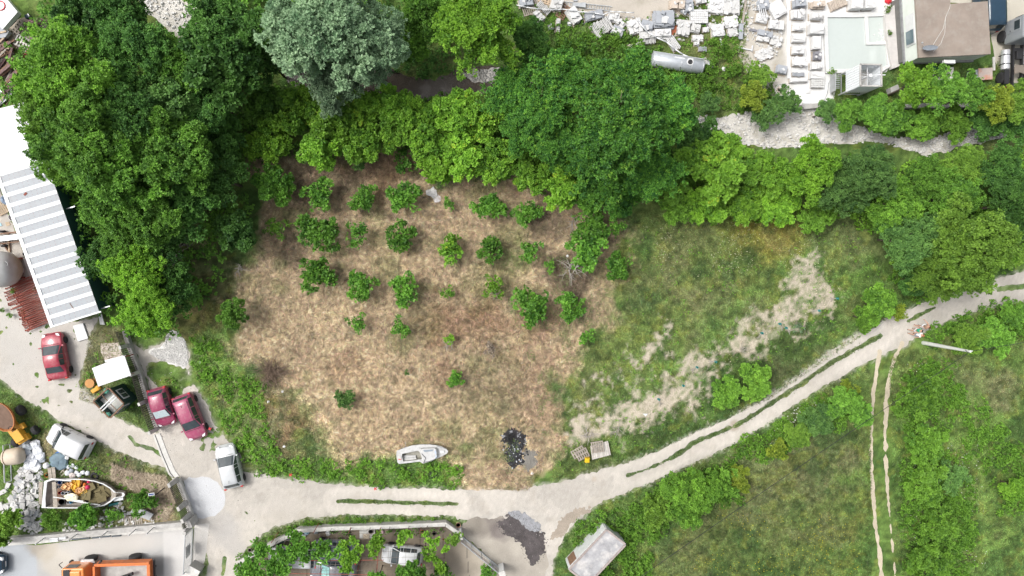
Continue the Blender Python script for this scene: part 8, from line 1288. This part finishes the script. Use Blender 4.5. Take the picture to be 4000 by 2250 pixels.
MB().box((r[1].x+3.0, r[1].y-.16, 3.1), (1.0, .3, .3)).build('air_conditioner', M_WHITE, t, bevel=.02); MB().box((r[1].x+4.4, r[1].y-.9, .8), (.3, 1.5, 1.6)).build('buttress', M_CONCL, t)
cbl = [(W(*q4(x, y), ZT)-m0) for x, y in [(862, 60), (850, 110), (800, 225), (790, 430), (740, 560), (640, 670)]]; MB().path([(v.x, v.y, ZT+.02) for v in cbl], .018).path([(v.x, v.y, ZT+.02) for v in [cbl[2], W(*q4(770, 370), ZT)-m0, W(*q4(620, 610), ZT)-m0]], .018).build('roof_cable', M_CONCL, t)
p = W(*q4(550, 660), ZT); dd = thing('satellite_dish', 'grey-blue satellite dish on the corner of the flat brown roof', 'dish', (p.x, p.y, ZT), .35); o = MB().lathe([(0, 0), (.3, .03), (.55, .14), (.57, .15), (.55, .17), (0, .04)], 24).build('reflector', mat('dish_grey', (.22, .25, .29), rough=.5), dd, smooth=True); o.rotation_euler = (-1.0, .1, 0); o.location = (0, 0, .5); MB().tube((0, 0, 0), (0, 0, .5), .04).tube((0, 0, .1), (-.5, .75, .55), .015).tube((-.5, .75, .5), (-.5, .75, .62), .06).build('mast', M_GALV, dd)
slab('ramp', 'long pale concrete ramp between basin and house', 'ramp', [q4(60, 130), q4(200, 20), q4(255, 500), q4(280, 820), q4(120, 885), q4(95, 780), q4(50, 500), q4(30, 200)], .012, .5, mat('ramp_conc', (.56, .54, .52), rough=.9, var=.12, scale=1, bump=.3))
stones('ramp_stones', 'white rubble edge between ramp and house wall', Wp([q4(205, 20), q4(235, 10), q4(275, 500), q4(290, 800), q4(262, 800), q4(240, 480)]), 90, M_MV, (.08, .22), 51, zmax=.5)
for (x, y), lb in ((q4(80, 425), 'small round tuft growing on the concrete ramp'), (q4(60, 120), 'weed clump at the upper left corner of the concrete ramp'), (q3(985, 925), 'small weed tuft at the lower left corner of the basin')): tree(x, y, 13 if 'round' in lb else 18, 'thin', 1, 'olive', lb, .6, cat='plant', name='plant')
slab('grey_wall', 'long grey broken wall piece under the trees behind the house', 'wall', [q4(280, 1335), q4(700, 1320), q4(1330, 1330), q4(1330, 1375), q4(700, 1385), q4(300, 1385)], 0, .7, M_CONC); slab('grey_block', 'rough grey block at the left foot of the house trees', 'block', [q4(90, 1130), q4(190, 1085), q4(210, 1140), q4(110, 1200)], .0, .7, M_CONC)
slab('rusty_sheet', 'rusty metal sheet between house and tractor unit', 'sheet', [q4(1225, 880), q4(1405, 870), q4(1410, 1020), q4(1230, 1030)], .5, .05, mat('rusty_sheet_mat', (.45, .38, .34), dirt=(.50, .16, .07), dscale=.9, damt=.9)); slab('grey_sheet', 'grey-blue sheet left of the rusty one', 'sheet', [q4(1080, 930), q4(1220, 890), q4(1225, 1000), q4(1100, 1010)], .3, .05, M_MG); timber('pale post beside the tractor unit tank', q4(1430, 730), q4(1430, 905), .2, M_CONCL, name='post', cat='post')
for i, (x, y) in enumerate(((730, 940), (790, 950), (860, 940))): p = W(*q4(x, y), .5); tt = thing('tyre', ['black tyre in the shade under the house, left', 'black tyre in the shade under the house, middle', 'black tyre in the shade under the house, right'][i], 'tyre', (p.x, p.y, .35)); o = MB().torus((0, 0, 0), .33, .13).build('casing', M_TYRE, tt, smooth=True); o.rotation_euler = (.9, 0, i)
sack(*q4(660, 905), .35, mat('green_net', (.03, .2, .14)), 'green net bundle in the shade under the house', 'bundle', 'bundle'); tub(*q4(620, 935), .3, .5, M_CONCL, 'grey bin beside the green net bundle', name='bin', cat='bin'); sack(*q4(1120, 960), .45, M_BLK, 'black bag next to the grey-blue sheet', 'bag', 'bag')
sack(3470, 2, .3, M_REDP, 'red plastic thing at the top edge above the ramp', 'tub', 'tub')
# ---------------------------------------------------------------- scrap yard top left
s1 = zm(0, 0, 2.8975)
slab('scrap_ground', 'trampled sandy ground patch between the scrap piles', 'ground patch', [s1(80, 250), s1(330, 180), s1(450, 400), s1(350, 620), s1(200, 560), s1(0, 430)], .012, .02, mat('sandy', (.36, .31, .24), var=.25))
slab('camper_roof', 'white vehicle roof with a red ring at the top left corner', 'vehicle roof', [s1(-60, 60), s1(40, -60), s1(200, 135), s1(30, 330), s1(-60, 250)], 1.2, .5, M_SHEETW)
p = W(*s1(-5, 60), 1.8); o = MB().torus((0, 0, 0), .36, .04).build('red_ring', M_REDP); o.location = (p.x, p.y, 1.74); tag(o, 'red ring lying on the white vehicle roof', 'ring'); timber('white beam along the edge of the top left yard', s1(50, -20), s1(205, 135), .1, M_SHEETW, .3)
slab('dark_trough', 'dark teal trough beside the white vehicle roof', 'trough', [s1(45, 240), s1(160, 130), s1(215, 165), s1(100, 290)], .6, .3, mat('dark_teal', (.06, .10, .11))); slab('metal_sheet', 'grey metal panel at the left edge of the scrap yard', 'panel', [s1(-40, 270), s1(20, 280), s1(100, 360), s1(60, 420), s1(-40, 440)], .3, .4, M_MG); pallet(*s1(200, 320), 'loaded grey pallet beside the dark trough', 1.4, .7, .9); pallet(*s1(258, 480), 'whitish pallet lying on sandy ground', 1.3, .95, -.5, mat('whitish_wood', (.62, .60, .56)), n=6)
def pile(pt, n, L, R, ang, sp, m, lab, h=.6, w_=.14, gr=None, seed=1, name='plank'):
    rg = random.Random(seed); p = W(*pt, .3)
    for i in range(n):
        o = None; l = rg.uniform(*L); ww = w_*rg.uniform(.6, 1.4)
        o = MB().box((0, 0, 0), (l, ww, .06)).build(name, m[i % len(m)]); r_ = rg.uniform(-R, R); u = rg.uniform(-.3, .3); o.location = (p.x-math.sin(ang)*r_+math.cos(ang)*u, p.y+math.cos(ang)*r_+math.sin(ang)*u, .05+rg.random()*h); o.rotation_euler = (rg.uniform(-.1, .1), rg.uniform(-.12, .12), ang+rg.gauss(0, sp)); tag(o, lab, 'plank', gr)
M_PUR = mat('purple_brown_wood', (.16, .095, .09), var=.4, scale=4); M_REDW = mat('red_board', (.36, .07, .05), var=.25); M_TAN = mat('tan_wood', (.46, .36, .25), var=.25)
pile(s1(80, 730), 44, (1.6, 3.4), 2.0, .85, .28, [M_PUR, M_WOODB, M_PUR, M_WOOD], 'old purple-brown plank in the scrap timber pile', .8, .18, 'planks of the scrap timber pile', 2); pile(s1(20, 520), 34, (.8, 1.8), .9, .15, .7, [M_TAN, M_WOODB, M_TAN], 'tan broken plank in the heap above the purple-brown planks', .7, .1, 'planks of the tan heap', 3); pile(s1(350, 580), 5, (1.3, 1.8), .35, 1.0, .06, [M_REDW, M_RUST], 'red painted board standing beside the white panels', .5, .2, 'red painted boards', 4); pile(s1(240, 770), 8, (1.2, 2.2), .6, 1.0, .12, [M_RUST, M_WOODB], 'rust-red board at the right side of the timber pile', .8, .15, 'rust-red boards', 5); pile(s1(60, 1060), 7, (1.8, 2.3), .5, .85, .05, [M_GALV, M_MG], 'grey metal sheet strip below the timber pile', .5, .2, 'metal strips', 6); pile(s1(60, 1110), 4, (1.6, 2.2), .5, .95, .1, [M_TAN, M_WOODB], 'tan lath below the grey metal strips', .4, .08, 'tan laths', 7)
def tiles(pts, lab, m, z=.5, k=9):
    c = [W(x, y, z+.4) for x, y in pts]; m0 = sum(c, Vector())/4; t = thing('tile_stack', lab, 'tile stack', (m0.x, m0.y, 0)); c = [v-m0 for v in c]
    for i in range(k):
        a, b = c[0].lerp(c[3], i/k), c[1].lerp(c[2], i/k); d, e = c[0].lerp(c[3], (i+.9)/k), c[1].lerp(c[2], (i+.9)/k); MB().prism([(q.x, q.y) for q in (a, b, e, d)], 0, z+.4+.04*(i % 2)).build('tile_row', m, t)
tiles([s1(265, 240), s1(480, 180), s1(560, 230), s1(330, 330)], 'purple-brown weathered tile stack under the dark tree, upper', M_PUR); tiles([s1(335, 350), s1(560, 235), s1(680, 280), s1(420, 400)], 'dark brown tile stack under the dark tree, lower', mat('dark_tile', (.055, .035, .035), var=.3))
a = W(*s1(380, 480), .9); b = W(*s1(760, 310), .9); d = b-a; t = thing('rack_frame', 'rusty grey ladder-like frame in front of the brown tiles', 'frame', (a.x, a.y, .7), math.atan2(d.y, d.x)); L_ = d.length; MB().box((L_/2, .22, 0), (L_, .07, .08)).box((L_/2, -.22, 0), (L_, .07, .08)).build('rail', M_WOOD, t)
for i in range(8): MB().box((.1+i*(L_-.2)/7, 0, 0), (.07, .38, .08)).build('rung', M_WOOD, t)
for i, (pts, z, lb) in enumerate([([s1(420, 520), s1(640, 400), s1(700, 430), s1(450, 570)], .4, 'ribbed white sheet below the ladder-like frame'), ([s1(420, 400), s1(740, 250), s1(860, 280), s1(700, 380), s1(520, 430)], .3, 'grey-white ribbed sheet behind the ladder-like frame'), ([s1(430, 580), s1(600, 500), s1(640, 530), s1(460, 620)], .45, 'narrow white panel above the orange board'), ([s1(275, 680), s1(560, 560), s1(650, 700), s1(340, 830)], .6, 'large white panel with a metal edge under the tree'), ([s1(195, 915), s1(300, 875), s1(430, 1080), s1(400, 1130), s1(240, 1080)], .7, 'white panel with dark holes at the edge of the left tree'), ([s1(880, 380), s1(940, 360), s1(945, 410), s1(890, 430)], .5, 'small white panel piece showing between tree twigs')]): slab('white_sheet', lb, 'panel', pts, z, .08, M_SHEETW)
slab('orange_board', 'orange-brown board lying on the large white panel', 'board', [s1(525, 600), s1(595, 555), s1(645, 640), s1(600, 680)], .69, .04, mat('orange_board_mat', (.52, .20, .03), var=.1)); slab('blue_white_sheet', 'blue-white sheet triangle on the large white panel', 'sheet', [s1(480, 640), s1(520, 600), s1(585, 665), s1(540, 720)], .69, .03, M_BAG)
slab('teal_drum', 'dark teal container under the tree at the top left', 'container', [s1(275, 170), s1(320, 150), s1(335, 190), s1(290, 210)], .3, .5, M_NAVY)
# yard junk left of the striped shed
s5 = zm(0, 700, 2.415)
pallet(*s5(30, 270), 'tan pallet at the left edge beside the shed', 1.1, 1.0, .5, M_TAN, n=7); sack(*s5(50, 195), .38, mat('blue_cloth', (.25, .33, .45), var=.3), 'crumpled blue cloth beside the shed edge', 'cloth', 'cloth'); tub(*s5(110, 360), .28, .6, M_WHITE, 'white drum in the weeds by the shed edge', name='drum', cat='drum', inner=M_CONCL); slab('cardboard', 'tan cardboard piece on the gravel by the shed', 'cardboard', [s5(45, 405), s5(85, 402), s5(100, 430), s5(60, 445)], .02, .03, M_TAN); slab('light_blue_board', 'light blue board at the left edge', 'board', [s5(-20, 415), s5(8, 412), s5(18, 438), s5(-10, 445)], .02, .05, mat('pale_blue', (.4, .6, .68))); sack(*s5(175, 470), .25, mat('pink_rag2', (.6, .38, .36)), 'pink rag at the shed edge', 'rag', 'rag')
t_ = W(*s5(60, 555), .5); t = thing('boat_trailer', 'grey metal trailer frame above the round grey tank', 'trailer', (t_.x, t_.y, 0), .12); MB().box((-.2, 0, .45), (2.6, .45, .12)).build('bed', M_GALV, t, bevel=.03); MB().box((-.2, .4, .4), (2.4, .1, .1)).box((-.2, -.4, .4), (2.2, .08, .1)).build('rail', M_WOODB, t)
for s in (1, -1): wheel(t, -.4, s*.6, .25, .25, .15, s)
timber('upright tan post between trailer and round tank', s5(70, 510), s5(85, 690), .1, M_TAN); timber('brown crossed post by the round tank', s5(20, 600), s5(75, 680), .1, M_WOODB); tub(*s5(245, 700), .28, .7, M_BLK, 'black drum at the shed edge beside the round tank', name='drum', cat='drum'); sack(*s5(195, 860), .26, M_BAG, 'small white bag between round tank and red props')
for (x, y), lb in ((s5(130, 1050), 'weed tuft on the gravel below the round tank'), (s5(100, 1285), 'weed tuft on the gravel left of the red props'), (s5(25, 1235), 'weed tuft on the gravel at the left edge'), (s5(160, 930), 'weed clump under the round grey tank')): tree(x, y, 14, 'thin', 2, 'weed', lb, .3, cat='weed', name='plant')
# ---------------------------------------------------------------- people on the track
M_SKIN = mat('skin', (.52, .30, .21), rough=.5, var=.05)
def skinmesh(name, m, parent, V, E, Rr, root=0, sub=1):
    me = bpy.data.meshes.new(name); me.from_pydata(V, E, []); me.materials.append(m); o = bpy.data.objects.new(name, me); COL.objects.link(o); o.parent = parent
    mo = o.modifiers.new('skin', 'SKIN'); mo.use_smooth_shade = True
    if not me.skin_vertices: bpy.context.view_layer.update()
    for i, r in enumerate(Rr): me.skin_vertices[0].data[i].radius = (r, r)
    me.skin_vertices[0].data[root].use_root = True; s = o.modifiers.new('sub', 'SUBSURF'); s.levels = sub; s.render_levels = sub
    return o
def person(label, px, py, rz, shirt, legs, hair, H=1.68, stride=.2, arms=((.25, -.05, -.0), (-.25, .1, 0)), shirt_len=.55, long_hair=False, legskin=True):
    """faces +x; arms: (side y, elbow forward, hand raise)"""
    b = W(px, py, 0); t = thing('person', label, 'person', (b.x, b.y, 0), rz); k = H/1.7; V, E, R2 = [], [], []
    def a(p, r, par=None):
        V.append((p[0]*k, p[1]*k, p[2]*k)); R2.append(r*k)
        if par is not None: E.append((par, len(V)-1))
        return len(V)-1
    pel = a((0, 0, .95), .13); wst = a((0, 0, 1.08), .115, pel); ch = a((0.01, 0, 1.28), .14, wst); nb = a((0, 0, 1.42), .09, ch); nk = a((.01, 0, 1.49), .05, nb); hd = a((.02, 0, 1.58), .085, nk); tp = a((.01, 0, 1.66), .075, hd); a((.125, 0, 1.575), .015, hd)
    a((.03, .095, 1.58), .015, hd); a((.03, -.095, 1.58), .015, hd)
    LG = {}
    for s, st in ((1, stride), (-1, -stride)):
        hp = a((0, s*.09, .90), .095, pel); kn = a((st*.55+.03, s*.10, .50), .06, hp); an = a((st, s*.10, .09), .038, kn); a((st+.14, s*.11, .035), .035, an); LG[s] = (st, )
        sh = a((0, s*.17, 1.40), .06, nb); e_ = arms[0] if s > 0 else arms[1]; el = a((e_[1]*.6, s*(.22+abs(e_[0])*.1), 1.13+e_[2]*.5), .042, sh); wr = a((e_[1]*1.6+.05, s*(.24+e_[0]*s*.2), .90+e_[2]), .028, el); pm = a((e_[1]*1.6+.10, s*(.24+e_[0]*s*.2), .84+e_[2]), .032, wr)
        for q in range(5):
            f = a((V[pm][0]/k+.03+(.0 if q else -.02), V[pm][1]/k+(q-2)*.014, V[pm][2]/k-.045+.004*abs(q-2)), .009, pm); a((V[f][0]/k+.015, V[f][1]/k, V[f][2]/k-.035), .008, f)
    skinmesh('body', M_SKIN, t, V, E, R2)
    v = lambda x, y, z: (x*k, y*k, z*k)
    skinmesh('shirt', shirt, t, [v(0, 0, 1.44-shirt_len), v(0, 0, 1.1), v(.01, 0, 1.28), v(0, 0, 1.40), v(0, .16, 1.39), v(0, -.16, 1.39), v(arms[0][1]*.3, .205, 1.24), v(arms[1][1]*.3, -.205, 1.24)], [(0, 1), (1, 2), (2, 3), (3, 4), (3, 5), (4, 6), (5, 7)], [.165*k, .14*k, .165*k, .12*k, .085*k, .085*k, .065*k, .065*k])
    skinmesh('shorts', legs, t, [v(0, 0, .97), v(0, .09, .88), v(0, -.09, .88), v(stride*.45, .10, .60), v(-stride*.45, -.10, .60)], [(0, 1), (0, 2), (1, 3), (2, 4)], [.145*k, .115*k, .115*k, .09*k, .09*k])
    hv = [v(.0, 0, 1.60), v(-.03, 0, 1.67), v(-.06, 0, 1.56)]; he = [(0, 1), (0, 2)]; hr = [.095*k, .09*k, .085*k]
    if long_hair: hv.append(v(-.09, 0, 1.42)); he.append((2, 3)); hr.append(.07*k)
    skinmesh('hair', hair, t, hv, he, hr)
    for s, st in ((1, stride), (-1, -stride)): skinmesh('shoe', M_BLK, t, [v(st-.05, s*.10, .05), v(st+.06, s*.105, .045), v(st+.16, s*.11, .035)], [(0, 1), (1, 2)], [.045*k, .045*k, .038*k])
    return t
pm_ = lambda n_, c: mat(n_, c, rough=.8, var=.05)
person('person in a loose white top and grey shorts with reddish blond hair', 3560, 1303, 2.7, pm_('white_cotton', (.8, .8, .82)), pm_('grey_cotton', (.3, .3, .33)), pm_('reddish_hair', (.42, .16, .08)), 1.68, .25, shirt_len=.75, long_hair=True)
person('person in a green shirt and white shorts with short black hair between the other two', 3558, 1286, 2.9, pm_('green_cotton', (.02, .33, .19)), pm_('white_shorts', (.75, .76, .78)), pm_('black_hair', (.015, .012, .012)), 1.6, .22, ((.3, .25, .1), (-.3, .2, .1)))
person('person in a brown top and pale trousers with brown hair and raised arms', 3583, 1271, 2.5, pm_('brown_cotton', (.30, .21, .15)), pm_('pale_trousers', (.62, .64, .66)), pm_('brown_hair', (.10, .035, .025)), 1.72, .18, ((.5, .25, .75), (-.5, .3, .45)), long_hair=True)
